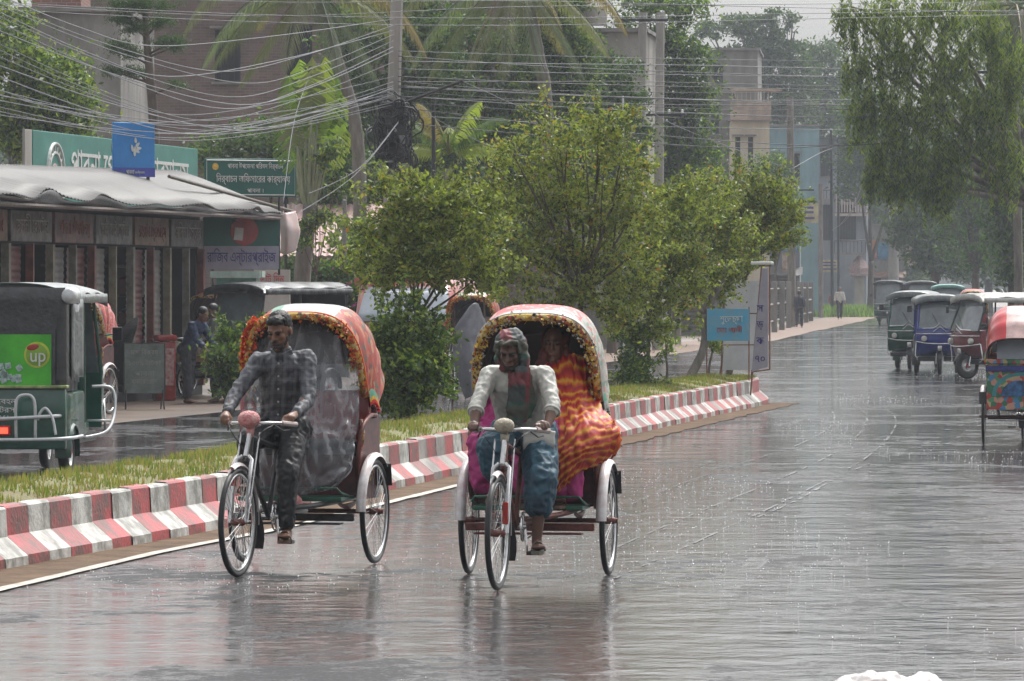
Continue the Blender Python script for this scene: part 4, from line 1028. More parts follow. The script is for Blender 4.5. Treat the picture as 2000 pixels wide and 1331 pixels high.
# plastic rain sheet on the orange rickshaw
pm = mat('clear_wet_plastic', (.58, .60, .63), .09, var=.25, scale=5, spec=.7)
def plastic_fix():
    t = pm.node_tree; N = t.nodes; L = t.links; tr = N.new('ShaderNodeBsdfTransparent'); mx = N.new('ShaderNodeMixShader'); tr.inputs[0].default_value = (.80, .82, .86, 1)
    lw = N.new('ShaderNodeLayerWeight'); lw.inputs[0].default_value = .35; r = N.new('ShaderNodeMapRange'); L.new(lw.outputs['Facing'], r.inputs[0]); r.inputs[3].default_value = .26; r.inputs[4].default_value = .85
    o = [n for n in N if n.type == 'OUTPUT_MATERIAL'][0]
    L.new(r.outputs[0], mx.inputs[0]); L.new(tr.outputs[0], mx.inputs[1]); L.new(bsdf(pm).outputs[0], mx.inputs[2]); L.new(mx.outputs[0], o.inputs[0])
plastic_fix()
ps = thing('plastic_sheet', 'clear crumpled plastic rain sheet hanging from the orange hood over the passenger seat', 'sheet', LL, -R(13))
ct = [[(-.36, -.12, 1.50), (-.1, -.14, 1.62), (.14, -.14, 1.60), (.36, -.10, 1.42)],
      [(-.40, -.20, 1.25), (-.12, -.22, 1.30), (.14, -.24, 1.28), (.40, -.20, 1.18)],
      [(-.41, -.28, 1.00), (-.12, -.36, 1.02), (.14, -.38, 1.00), (.42, -.28, .98)],
      [(-.40, -.36, .78), (-.12, -.52, .86), (.14, -.52, .88), (.41, -.34, .80)],
      [(-.36, -.44, .60), (-.12, -.56, .62), (.12, -.57, .62), (.40, -.42, .64)],
      [(-.28, -.46, .47), (-.10, -.56, .48), (.12, -.57, .49), (.30, -.50, .52)]]
cloth('film', ct, pm, ps, 60, 60, .050, 5.5, 0, 8, (.8, 2.2))
# ------------------------------------------------------------ battery auto-rickshaws
glass_d = mat('windscreen_glass', (.15, .18, .19), .06, var=.25, scale=2, spec=.9, coat=.5)
tarp_g = mat('grey_wet_tarpaulin', (.20, .22, .22), .35, var=.25, scale=5, bump=.015, coat=.3)
tarp_w = mat('pale_wet_tarpaulin', (.50, .50, .47), .4, var=.2, scale=4, bump=.015)
tarp_b = mat('black_wet_tarpaulin', (.035, .037, .040), .32, var=.35, scale=5, bump=.012, coat=.3)
green_b = mat('dark_green_body', (.012, .085, .055), .22, var=.25, scale=4, coat=.5)
blue_b = mat('deep_blue_body', (.03, .05, .30), .25, var=.2, scale=5, coat=.5)
white_p = mat('white_lettering', (.7, .7, .68), .5, var=.1)
tube_m = mat('white_painted_tube', (.62, .64, .65), .25, .2, var=.12, scale=10)
def solid_wheel(parent, c, r, w_, rim, name='wheel'):
    t_ = MB(); t_.lathe([(r * .62, -w_ * .42), (r * .80, -w_ * .5), (r * .96, -w_ * .42), (r, -w_ * .15), (r, w_ * .15), (r * .96, w_ * .42), (r * .80, w_ * .5), (r * .62, w_ * .42)], axis='X', n=32)
    o = t_.build(name, rubber, parent, smooth='all', loc=c)
    q = MB(); q.lathe([(.001, -w_ * .3), (r * .25, -w_ * .34), (r * .30, -w_ * .18), (r * .55, -w_ * .22), (r * .63, -w_ * .40), (r * .66, -w_ * .40), (r * .66, w_ * .40), (r * .63, w_ * .40), (r * .55, w_ * .22), (r * .30, w_ * .18), (r * .25, w_ * .34), (.001, w_ * .3)], axis='X', n=24); q.build('rim', rim, o, smooth=True)
    h_ = MB(); h_.lathe([(.001, -w_ * .5), (r * .16, -w_ * .46), (r * .18, w_ * .46), (.001, w_ * .5)], axis='X', n=10); h_.build('hub', redp, o, smooth=True)
    return o
def easy_bike(label, loc, rz, bodym, framem, roofm, group=None, wd=1.0, ln=2.5, ht=1.72, rear=False, posts=None, cat='auto rickshaw', noseband=None, side_open=True, wheel_r=.235):
    t = thing('auto_rickshaw', label, cat, loc, rz, group); hw = wd / 2; yf, yr = -ln / 2, ln / 2
    posts = posts or framem
    # chassis, floor, rear tub
    ch = MB(); ch.rbox((0, .1, .34), (wd * .9, ln * .82, .10), .02, 0); ch.build('chassis', steel, t)
    tb = MB(); tb.rbox((0, yr - .62, .60), (wd, 1.22, .46), .04); tb.rbox((0, -.18, .44), (wd * .92, .55, .14), .03); tb.build('rear_tub', bodym, t, smooth=True)
    no = MB(); prof_ = [(yf + .34, .42), (yf + .16, .52), (yf + .06, .78), (yf + .10, .96), (yf + .32, .98), (yf + .36, .42)]
    o = len(no.v); nn = 9
    for j in range(nn):
        a = -1 + 2 * j / (nn - 1); x = a * hw * .98; d = .13 * a * a
        for (y, z) in prof_: no.v.append((x, y + d if y < yf + .3 else y, z))
    m_ = len(prof_)
    for j in range(nn - 1):
        for i in range(m_): a_ = o + j * m_ + i; b_ = o + j * m_ + (i + 1) % m_; no.f.append((a_, b_, b_ + m_, a_ + m_)); no.m.append(0)
    no.f += [tuple(o + i for i in range(m_)), tuple(o + (nn - 1) * m_ + i for i in range(m_))[::-1]]; no.m += [0, 0]
    no.build('nose', noseband or bodym, t, smooth=True)
    # windscreen and frame, leaning back
    fr = MB(); A = [V((-hw * .93, yf + .17, .95)), V((-hw * .85, yf + .40, ht - .12)), V((hw * .85, yf + .40, ht - .12)), V((hw * .93, yf + .17, .95))]
    fr.tube([A[0], A[1], A[2], A[3]], .024, 7); fr.bar(A[0], A[3], .022, 7)
    for x in (-1, 1):
        fr.bar((x * hw * .95, -.02, .5), (x * hw * .93, .0, ht - .06), .019, 6); fr.bar((x * hw * .95, yr - .06, .6), (x * hw * .93, yr - .08, ht - .06), .019, 6)
        fr.bar((x * hw * .85, yf + .40, ht - .10), (x * hw * .93, yr - .08, ht - .06), .019, 6); fr.bar((x * hw * .97, yr - 1.1, .98), (x * hw * .97, yr - .06, .98), .016, 6)
    fr.build('cabin_frame', posts, t, smooth=True)
    g = MB(); c_ = [A[0] + V((.03, 0, .03)), A[3] + V((-.03, 0, .03)), A[2] + V((-.03, 0, -.03)), A[1] + V((.03, 0, -.03))]
    g.grid(lambda a, b: c_[0].lerp(c_[1], a).lerp(c_[3].lerp(c_[2], a), b) + V((0, -.02 * sin(pi * a), 0)), 8, 2, thick=.006); g.build('windscreen', glass_d, t, smooth=True)
    wp = MB(); wp.bar(c_[0].lerp(c_[1], .5) + V((0, -.03, .02)), c_[0].lerp(c_[1], .32) + V((0, -.02, .30)), .006, 5); wp.build('wiper', rubber, t)
    # emblem and chrome rails on the nose
    em = MB()
    em.tube([(-.36, yf + .10, .97), (-.12, yf + .02, .98), (-.05, yf - .0, 1.03), (0, yf - .02, 1.10), (.05, yf - .0, 1.03), (.12, yf + .02, .98), (.36, yf + .10, .97)], .012, 6)
    em.tube([(-.14, yf + .02, .90), (0, yf - .02, 1.01), (.14, yf + .02, .90)], .010, 6); em.build('chrome_emblem', chrome, t, smooth=True)
    rl = MB(); rl.tube([(-hw, yf + .17, .86), (-hw * .5, yf + .04, .86), (0, yf + .0, .86), (hw * .5, yf + .04, .86), (hw, yf + .17, .86)], .012, 6); rl.tube([(-hw, yf + .19, .70), (-hw * .5, yf + .04, .66), (0, yf + .0, .65), (hw * .5, yf + .04, .66), (hw, yf + .19, .70)], .014, 6)
    for x in (-1, 1): rl.tube([(x * hw * .98, yf + .20, .70), (x * hw * 1.02, yf + .25, .40), (x * hw * .92, yf + .20, .34)], .014, 6)
    rl.build('front_rails', chrome, t, smooth='all')
    for x in (-1, 1):
        h_ = MB(); h_.lathe([(.001, -.03), (.05, -.025), (.062, 0), (.055, .05)], c=(x * hw * .66, yf + .07, .76), axis='Y', n=14); h_.build('headlight', mat('lamp_glass', (.6, .6, .55), .1, spec=.9), t, smooth=True)
        mr = MB(); mr.tube([(x * hw * .9, yf + .3, 1.35), (x * (hw + .10), yf + .22, 1.38)], .006, 5); mr.rbox((x * (hw + .13), yf + .21, 1.38), (.10, .02, .14), .008); mr.build('mirror', steel, t)
    # front wheel with fork and mudguard
    solid_wheel(t, (0, yf + .24, wheel_r), wheel_r, .09, chrome, 'front_wheel')
    fk = MB()
    for x in (-.07, .07): fk.bar((x, yf + .24, wheel_r), (x * .8, yf + .32, .62), .018, 7)
    fk.rbox((0, yf + .06, .56), (.10, .06, .12), .02); fk.build('front_fork', chrome, t, smooth=True)
    gm = guard_mb((0, yf + .24, wheel_r), wheel_r + .035, .12, R(20), R(165)); gm.build('front_mudguard', steel, t, smooth=True)
    for x in (-1, 1):
        solid_wheel(t, (x * hw * .88, yr - .52, wheel_r), wheel_r, .11, chrome)
        g_ = guard_mb((x * hw * .90, yr - .52, wheel_r), wheel_r + .06, .16, R(-10), R(190)); g_.build('rear_mudguard', bodym, t, smooth=True)
    # seats, driver partition
    se = MB(); se.rbox((0, -.30, .62), (wd * .62, .32, .22), .05); se.rbox((0, yr - .42, .92), (wd * .9, .30, .16), .05); se.rbox((0, yr - .22, 1.14), (wd * .9, .10, .40), .04); se.rbox((0, -.10, .98), (wd * .6, .08, .36), .03)
    se.build('seats', black_cloth, t, smooth=True)
    st = MB(); st.tube([(0, yf + .45, .8), (0, yf + .55, 1.0)], .02, 6); st.tube([(-.28, yf + .70, 1.02), (-.1, yf + .58, 1.02), (.1, yf + .58, 1.02), (.28, yf + .70, 1.02)], .013, 6); st.build('steering_bar', steel, t)
    # roof canopy, sagging cover over bows
    rf = MB()
    def rfn(a, b):
        x = (a - .5) * 2; y = lerp(yf + .24, yr + .04, b); sag = .012 * cos(b * pi * 8) + .006 * noise.noise(V((a * 7, b * 9, loc[0])))
        z = ht + .02 - .10 * abs(x) ** 3.2 - (.10 if b < .04 else 0) + sag
        return (x * (hw + .03), y, z)
    rf.grid(rfn, 18, 26, thick=.01); 
    for x in (-1, 1): rf.grid(lambda a, b: (x * (hw + .035 + .006 * sin(a * 60)), lerp(yf + .26, yr + .04, a), ht - .085 - .09 * b), 40, 2, thick=.006)
    rf.grid(lambda a, b: ((a - .5) * 2 * (hw + .03), yf + .22 - .01 * sin(a * 40), ht - .0 - .10 * abs(a * 2 - 1) ** 3 - .12 * b), 30, 2, thick=.006)
    rf.build('roof_canopy', roofm, t, smooth='all')
    if rear:
        rc = MB(); rc.grid(lambda a, b: ((a - .5) * wd * 1.02, yr + .05 + .010 * sin(a * 23), lerp(ht - .02, .84, b)), 20, 8, thick=.01)
        for x in (-1, 1): rc.grid(lambda a, b: (x * (hw + .02 + .012 * sin(a * 17)), lerp(yr - .62, yr + .05, a), lerp(ht - .05, .84, b)), 12, 8, thick=.01)
        rc.build('rear_curtain', tarp_b, t, smooth='all')
    else:
        rc = MB(); rc.grid(lambda a, b: ((a - .5) * wd * .96, yr - .02 + .010 * sin(a * 23), lerp(ht - .02, .84, b)), 16, 6, thick=.01); rc.build('rear_curtain', tarp_b, t, smooth='all')
    return t

RD = R(9)
# ---- green one on the left, seen from behind
la = easy_bike('dark green auto rickshaw seen from behind with a bright green poster and white tube bumper', (-4.90, 51.75, .004), pi - R(4.5), green_b, green_b, tarp_g, rear=True, wd=1.22, ln=2.7, ht=1.88, wheel_r=.225)
# rear face in its own local space: y = +1.35 side faces the camera
bx = MB(); bx.rbox((0, 1.38, .57), (1.26, .10, .60), .02); bx.build('tailboard', green_b, la, smooth=True)
lip = MB(); lip.rbox((0, 1.40, .885), (1.30, .16, .03), .008); lip.build('tail_ledge', mat('weathered_yellow_strip', (.30, .36, .14), .5, var=.35, scale=12), la)
posterm = mat('poster_green', (.07, .42, .03), .35, var=.25, scale=2.2, col2=(.03, .24, .02))
po = MB(); po.box((-.06, 1.442, 1.15), (.86, .012, .50)); pob = po.build('poster', posterm, la)
bd = MB(); bd.box((-.06, 1.432, 1.15), (.94, .010, .58)); bd.build('poster_backing', tarp_b, la)
# the marks on the poster: yellow disc, red oval, two white letters, ice cubes
disc = MB(); disc.lathe([(.001, 0), (.128, 0), (.128, .006), (.001, .006)], c=(-.35, 1.448, 1.20), axis='Y', n=28); disc.build('yellow_disc', mat('poster_yellow', (.55, .60, .06), .35), pob)
d2 = MB(); d2.lathe([(.001, 0), (.108, 0), (.108, .006), (.001, .006)], c=(-.35, 1.453, 1.20), axis='Y', n=28); d2.build('green_disc', mat('poster_lime', (.24, .42, .05), .35), pob)
ov = MB(); _ball(ov, (-.31, 1.459, 1.275), (.062, .004, .030), rot(y=10), 16); ov.build('red_oval', redp, pob)
tx = text_mesh('up', .19, white_p, pob, 'lettering', (-.36, 1.466, 1.19), rz=pi, wid=.15)
ice = MB()
for k in range(26): ice.rbox((0, 0, 0), (.06, .012, .06), .012, M=Matrix.Translation((random.uniform(-.18, .34), 1.452, random.uniform(.93, 1.10) - .0)) @ Matrix.Rotation(random.uniform(0, 1.5), 4, 'Y'))
ice.build('ice_cubes', mat('poster_ice', (.40, .52, .50), .3, var=.35, scale=30), pob)
for (tt, zz, ww) in (('সততা পরিবহন', .74, .52), ('পাবনা মোটরস', .655, .50), ('০১৭১২ ৩৪৫৬', .58, .40)):
    text_mesh(tt, .075, white_p, la, 'lettering', (.12, 1.437, zz), rz=pi, wid=ww)
tl = MB(); tl.rbox((.06, 1.44, .455), (.30, .05, .10), .015); tlo = tl.build('tail_light', mat('red_lens', (.50, .02, .02), .2, coat=.5), la)
on = bpy.data.materials.new('lit_red_lens'); on.use_nodes = True; bs = on.node_tree.nodes['Principled BSDF']; bs.inputs['Base Color'].default_value = (.6, .02, .02, 1); bs.inputs['Emission Color'].default_value = (1, .08, .04, 1); bs.inputs['Emission Strength'].default_value = 1.6
lt = MB(); lt.rbox((.0, 1.468, .455), (.13, .012, .06), .005); lt.build('lit_lens', on, tlo)
wl = MB(); wl.lathe([(.001, 0), (.034, 0), (.034, .012), (.001, .012)], c=(.17, 1.466, .455), axis='Y', n=14); wl.build('reversing_lens', white_p, tlo)
bp = MB()
bp.tube(cat_rom([(-.78, 1.30, .40), (-.62, 1.62, .38), (0, 1.68, .37), (.62, 1.62, .37), (.8, 1.4, .37)], 6), .018, 8)
bp.tube(cat_rom([(-.58, 1.40, .60), (-.50, 1.60, .60), (0, 1.65, .575), (.6, 1.60, .56)], 6), .018, 8)
bp.tube(cat_rom([(-.36, 1.60, .38), (-.36, 1.62, .70), (-.33, 1.62, .79), (-.27, 1.62, .81), (-.20, 1.62, .79), (-.17, 1.62, .70), (-.17, 1.60, .38)], 5), .016, 8)
bp.tube(cat_rom([(-.56, 1.60, .42), (-.53, 1.60, .58), (-.46, 1.60, .68), (-.40, 1.60, .62), (-.385, 1.60, .56)], 5), .014, 8)
bp.tube(cat_rom([(.16, 1.62, .60), (.22, 1.62, .68), (.42, 1.62, .76), (.6, 1.6, .78)], 5), .015, 8)
bp.build('tube_bumper', tube_m, la, smooth='all')
sb = MB(); sb.tube(cat_rom([(-.66, .50, .36), (-.86, .30, .42), (-.90, .05, .62), (-.86, -.02, .84), (-.66, .0, .86)], 6), .016, 7); sb.tube([(-.88, .15, .52), (-.64, .15, .52)], .014, 6); sb.build('side_guard', tube_m, la, smooth='all')
rr = MB(); rr.lathe([(.001, -.16), (.075, -.16), (.085, -.10), (.085, .10), (.06, .17), (.001, .17)], c=(-.66, 1.28, 1.78), axis='Y', n=14); rr.build('rolled_flap', tube_m, la, smooth='all')
dr = MB(); dr.grid(lambda a, b: (-.64 - .02 * sin(a * 14), lerp(1.15, .55, a), lerp(1.72, .95, b) + .03 * sin(a * 9)), 16, 8, thick=.006); dr.build('side_curtain', tarp_g, la, smooth='all')

# ---- traffic on the right
easy_bike('auto rickshaw with a deep blue frame and chrome emblem driving towards us', (tuple(P(1832, 735, 107.5))[0], 107.5, .004), -R(3), steel, blue_b, tarp_g, wd=.98, ln=2.5, ht=1.66, noseband=blue_b, posts=blue_b)
easy_bike('green auto rickshaw with a cream sticker half hidden by the deep blue one', (tuple(P(1786, 0, 114))[0], 114, .004), -R(10), green_b, green_b, tarp_g, wd=1.0, ln=2.5, ht=1.72)
easy_bike('dark red auto rickshaw under a pale sagging roof sheet, its round front wheel turned', (tuple(P(1972, 0, 102.5))[0], 102.5, .004), -R(62), mat('dark_red_body', (.20, .02, .03), .3, var=.3, scale=5, coat=.3), steel, tarp_w, wd=1.1, ln=2.5, ht=1.70, wheel_r=.26)
easy_bike('black canopied auto rickshaw far ahead beside the grass verge', (tuple(P(1745, 0, 236))[0], 238, .004), -R(10), green_b, steel, tarp_b, wd=1.3, ln=2.6, ht=2.05)
easy_bike('black auto rickshaw far down the road between the arched one and the green roof', (tuple(P(1806, 0, 232))[0], 234, .004), -R(3), steel, steel, tarp_b, wd=1.35, ln=2.6, ht=2.02)
easy_bike('auto rickshaw with a pale turquoise roof far down the road', (tuple(P(1860, 0, 196))[0], 198, .004), -R(4), green_b, steel, mat('turquoise_roof', (.16, .36, .32), .35, var=.2), wd=1.2, ln=2.6, ht=1.86)
# cycle rickshaws in the distance
rickshaw('cycle rickshaw with a narrow white-edged arched hood behind the pale roofed auto', (tuple(P(1900, 0, 138))[0], 138, .004), -R(6), 'floral', detail=False)
rr_ = rickshaw('cycle rickshaw seen from behind at the right edge, red hood and painted back panel', (tuple(P(1992, 0, 60.5))[0], 60.5, .004), pi - R(7), 'plainred', detail=True); rr_.scale = (.93, .93, .93)
bpn = MB(); bpn.rbox((0, .362, .70), (.82, .02, .50), .01); bpn.rbox((0, .40, 1.06), (.84, .02, .06), .008)
bpn.build('painted_tailboard', paint_panel, rr_)
arch = MB()
for k, (r_, mm) in enumerate(((.30, 0), (.255, 1), (.20, 2))):
    q = MB(); q.lathe([(.001, 0), (r_, 0), (r_, .006), (.001, .006)], c=(0, .374 + k * .007, .62), axis='Y', n=36)
    for v_ in range(len(q.v)): x, y, z = q.v[v_]; q.v[v_] = (x * 1.15, y, max(z, .62))
    q.build('painted_arch', [mat('panel_teal', (.05, .28, .30), .3), paint_panel, mat('panel_blue', (.04, .14, .32), .3, var=.5, scale=14)][k], rr_)
sbk = MB(); sbk.rbox((0, .40, 1.24), (.56, .015, .30), .02); sbk.build('rear_window_sheet', mat('pale_blue_sheet', (.40, .45, .52), .3, var=.1), rr_)
trb = MB(); trb.rbox((0, .405, .97), (.84, .02, .07), .01); trb.build('blue_band', mat('blue_band_paint', (.04, .05, .25), .3, var=.3, scale=18), rr_)

# ---- left side street
rickshaw('cycle rickshaw with a red and orange printed hood parked behind the dark green auto', (-6.30, 74.6, .004), -R(16), 'floral')
rickshaw('cycle rickshaw with a red and white striped hood behind the men at the cart', (tuple(P(415, 0, 87))[0], 87, .004), -R(24), 'stripe', detail=False)
rickshaw('cycle rickshaw with an orange flowered hood half hidden behind the median trees', (tuple(P(925, 0, 86))[0], 86, .004), -R(12), 'orange')
easy_bike('black tarpaulin auto rickshaw standing behind the orange-hooded cycle rickshaw', (tuple(P(535, 0, 83))[0], 83, .004), -R(34), steel, steel, tarp_b, wd=1.15, ln=2.6, ht=1.90)
# minibus
mbus = thing('minibus', 'pink and white minibus with a broad windscreen facing us behind the median tree', 'minibus', (tuple(P(812, 0, 93))[0], 95, .004), -R(6))
pinkp = mat('pink_red_bus_paint', (.55, .16, .15), .3, var=.15, scale=2, coat=.4); whitep = mat('dirty_white_bus_paint', (.52, .53, .52), .35, var=.15, scale=2)
q = MB(); W2 = .98
def bsec(y, zt, wsc): return [(-W2 * wsc, .35), (-W2 * wsc, .9), (-W2 * wsc * .98, 1.25), (-W2 * wsc * .90, zt - .12), (-W2 * wsc * .78, zt), (W2 * wsc * .78, zt), (W2 * wsc * .90, zt - .12), (W2 * wsc * .98, 1.25), (W2 * wsc, .9), (W2 * wsc, .35)]
secs = [(-2.1, 1.05, .92), (-2.02, 1.20, .97), (-1.55, 1.93, 1.0), (-1.3, 2.0, 1), (2.2, 2.0, 1)]
o = 0
for (y, zt, ws) in secs:
    for (x, z) in bsec(y, zt, ws): q.v.append((x, y, min(z, zt)))
for i in range(len(secs) - 1):
    for j in range(10): q.f.append((i * 10 + j, i * 10 + (j + 1) % 10, (i + 1) * 10 + (j + 1) % 10, (i + 1) * 10 + j)); q.m.append(1 if j in (0, 8, 9) else 0)
q.f += [tuple(range(10))[::-1], tuple(range(40, 50))]; q.m += [1, 0]; q.build('body', [pinkp, whitep], mbus, smooth=True)
ws = MB(); ws.grid(lambda a, b: ((a - .5) * lerp(1.74, 1.50, b), lerp(-2.06, -1.62, b) - .015 - .03 * sin(pi * a), lerp(1.22, 1.84, b)), 10, 4, thick=.006); ws.build('windscreen', mat('fogged_glass', (.42, .46, .52), .12, var=.15, scale=1.5, coat=.6), mbus, smooth='all')
for x in (-1, 1):
    h_ = MB(); h_.rbox((x * .68, -2.10, .80), (.34, .08, .18), .04); h_.build('headlight', MATS['lamp_glass'], mbus, smooth=True)
    solid_wheel(mbus, (x * .82, -1.25, .31), .31, .19, steel); solid_wheel(mbus, (x * .82, 1.35, .31), .31, .19, steel)
g_ = MB(); g_.rbox((0, -2.12, .80), (.90, .05, .14), .02); g_.build('grille', steel, mbus)
b_ = MB(); b_.rbox((0, -2.16, .50), (1.9, .14, .24), .05); b_.build('bumper', whitep, mbus, smooth=True)
bd = MB(); bd.rbox((-.18, -1.52, 1.98), (1.6, .05, .20), .01); bdo = bd.build('roof_board', pinkp, mbus)
text_mesh('TRAN', .13, mat('black_lettering', (.02, .02, .02), .5), bdo, 'lettering', (-.62, -1.548, 2.03), wid=.34); text_mesh('TEAM', .13, MATS['black_lettering'], bdo, 'lettering', (-.55, -1.548, 1.93), wid=.50)

# grey sheet draped on a pole frame
gs = thing('tarpaulin', 'slack grey tarpaulin hung upright between the median tree and the parked rickshaw', 'tarpaulin', tuple(P(915, 0, 80))[:2] + (0,), 0)
c_ = [[(-.20, 0, 1.25), (.02, -.1, 1.55), (.14, 0, 1.60), (.22, .1, 1.45)], [(-.24, 0, .95), (.0, -.15, 1.2), (.16, -.05, 1.2), (.30, .1, 1.15)], [(-.22, 0, .6), (0, -.2, .7), (.14, -.1, .8), (.30, .1, .8)], [(-.05, 0, .1), (.05, -.1, .15), (.12, 0, .2), (.24, .1, .35)]]
cloth('sheet', c_, mat('grey_sheet', (.22, .22, .25), .4, var=.15, scale=4), gs, 30, 24, .02, 4, .006)
pl = MB(); pl.bar((-.25, .04, 0), (-.22, .04, 1.5), .02, 6); pl.bar((.28, .12, 0), (.24, .12, 1.7), .02, 6); pl.build('poles', wood_d, gs)
# black umbrella leaning behind the parked rickshaw
um = thing('umbrella', 'open black umbrella resting on its edge beside the parked rickshaw', 'umbrella', tuple(P(246, 0, 78))[:2] + (.95,), 0)
q = MB(); T = Matrix.Rotation(R(-68), 4, 'Y') @ Matrix.Rotation(R(12), 4, 'X')
def ufn(a, b):
    th = 2 * pi * a; r_ = .50 * b * (1 - .045 * abs(sin(th * 4))); return T @ V((r_ * cos(th), r_ * sin(th), .20 * (1 - b * b)))
q.grid(ufn, 48, 6, thick=.004); q.build('canopy', black_cloth, um, smooth=True)
q = MB(); q.bar(T @ V((0, 0, .26)), T @ V((0, 0, -.55)), .007, 6)
for k in range(8): a = k * pi / 4; q.bar(T @ V((0, 0, -.1)), T @ V((.27 * cos(a), .27 * sin(a), .13)), .003, 4)
q.build('shaft', steel, um)
# metal notice board
nb = thing('notice_board', 'dull grey-green metal notice board on thin legs at the roadside', 'notice board', tuple(G(282, 800)), R(8))
q = MB(); q.rbox((0, 0, .62), (.62, .02, .76), .008); q.build('board', mat('grey_green_metal', (.16, .20, .19), .35, .2, var=.3, scale=5), nb)
q = MB(); q.tube([(-.31, -.012, .24), (-.31, -.012, 1.0), (.31, -.012, 1.0), (.31, -.012, .24), (-.31, -.012, .24)], .012, 6)
for x in (-.28, .28): q.bar((x, 0, .3), (x * 1.05, -.10, 0), .012, 6); q.bar((x, 0, .3), (x * .95, .25, 0), .012, 6)
q.build('stand', steel, nb)
for tt, zz, ww in (('মাছ বিক্রয়', .86, .42), ('১০০% টাটকা', .70, .48), ('পাবনা', .54, .30), ('বাজার রোড', .42, .40)): text_mesh(tt, .10, mat('faded_white_paint', (.36, .38, .37), .6), nb, 'lettering', (0, -.016, zz), wid=ww)
# red drinks stand
rs = thing('drinks_cooler', 'narrow red and white drinks cooler standing at the shop front', 'cooler', tuple(G(320, 783)), R(20))
q = MB(); q.rbox((0, 0, .48), (.30, .40, .96), .03); q.build('cabinet', redp, rs, smooth=True)
q = MB(); q.rbox((0, -.205, .55), (.22, .012, .60), .01); q.build('door', mat('white_print', (.55, .50, .48), .3, var=.4, scale=14, col2=(.5, .06, .06)), rs)
q = MB(); q.rbox((0, 0, 1.02), (.34, .44, .10), .03); q.build('lid', redp, rs, smooth=True)
# cart with goods
ct_ = thing('pushcart', 'flat wooden pushcart on bicycle wheels between the two men', 'cart', tuple(G(382, 778)), -R(8))
q = MB()
for k in range(7): q.rbox((0, -.42 + k * .14, .70), (1.02, .125, .03), .006)
q.rbox((0, -.49, .66), (1.04, .03, .10), .006); q.rbox((0, .49, .66), (1.04, .03, .10), .006); q.build('deck', mat('wet_plank', (.22, .13, .07), .5, var=.35, scale=8, stretch=(.3, 3, 1)), ct_)
q = MB()
for x in (-.45, .45): q.bar((x, -.4, .66), (x, -.4, .02), .02, 6)
q.build('legs', wood_d, ct_)
for x in (-.28, .28): wheel(ct_, (x + .05, .15, .27), r=.27, yaw=R(35), spokes=16)
sk_m = mat('jute_sack', (.34, .28, .20), .8, var=.25, scale=12, bump=.006); sk2 = mat('white_sack', (.48, .46, .42), .7, var=.2, scale=12, bump=.006)
for k, (x, y, m_, rot_, r_, lb) in enumerate(((-.30, -.1, sk_m, 20, .22, 'brown jute sack lying at the left end of the pushcart'), (.02, -.2, sk2, -15, .24, 'pale sack lying in the middle of the pushcart'), (.28, .05, sk_m, 40, .20, 'brown jute sack lying at the right end of the pushcart'))):
    c = ct_.matrix_basis @ V((x, y, .715)); o = thing('sack', lb, 'sack', c, R(rot_), 'sacks on the pushcart')
    blob([('c', [(-r_ * .8, 0, .10), (0, .0, .12), (r_ * .8, 0, .10)], [.085, .115, .08]), ('c', [(r_ * .8, 0, .11), (r_ * 1.15, 0, .14)], [.04, .03])], .018, 'sack_body', m_, o, 2, .02, 8, k)
walker(tuple(P(366, 0, 81.2))[:2] + (0,), R(60), 'man in a navy shirt leaning over the pushcart', (.02, .035, .09), (.03, .03, .04), 'bend', 1.6, lean=26)
walker(tuple(P(432, 0, 81.6))[:2] + (0,), -R(60), 'man in a pale shirt bending over the right end of the pushcart', (.36, .34, .34), (.05, .05, .07), 'bend', 1.6, lean=12, sk=skin_d)
# far pedestrians
walker(tuple(G(1561, 641)), pi - R(10), 'person in dark clothes walking away along the sandy footpath', (.022, .028, .05), (.025, .028, .045), 'walk', 1.62)
walker(tuple(G(1640, 625)), R(5), 'man in a white shirt and black trousers walking along the far footpath', (.55, .54, .50), (.02, .02, .025), 'walk', 1.75)
walker(tuple(G(1626, 617)), R(15), 'small figure in dull red walking behind the man in the white shirt', (.30, .08, .06), (.22, .07, .06), 'walk', 1.45)
# motorbike by the far pillar
mbk = thing('motorbike', 'dark motorbike with a small white lamp parked beside the concrete pillar', 'motorbike', tuple(G(1700, 612)), -R(40))
for y in (-.6, .6): solid_wheel(mbk, (0, y, .3), .3, .09, steel)
q = MB(); _ball(q, (0, -.15, .85), (.16, .32, .15)); q.rbox((0, .42, .85), (.26, .62, .12), .04); q.rbox((0, 0, .5), (.26, .42, .34), .06); q.bar((0, -.6, .3), (0, -.35, 1.0), .03, 6); q.bar((-.33, -.3, 1.08), (.33, -.3, 1.08), .02, 6); q.build('bike_body', steel, mbk, smooth=True)
q = MB(); _ball(q, (0, -.50, .92), (.10, .08, .10)); q.build('headlight', tube_m, mbk, smooth='all')
# white bundle at the very bottom of the picture
wb_ = thing('plastic_sack', 'bulging white plastic sack standing on the wet road, only its top in view', 'sack', tuple(P(1732, 0, 18.2))[:2] + (.004,), 0)
c = [('c', [(-.06, 0, .14), (-.06, 0, .34)], [.15, .15]), ('c', [(.07, .02, .14), (.08, .02, .36)], [.14, .13]), ('e', (-.03, 0, .42), (.20, .14, .10)), ('e', (.13, 0, .45), (.075, .1, .065))]
blob(c, .008, 'sack_body', mat('white_plastic', (.58, .57, .56), .35, var=.12, scale=6, col2=(.40, .34, .32), coat=.2), wb_, 3, .012, 12, 9, (1, 1, .5))
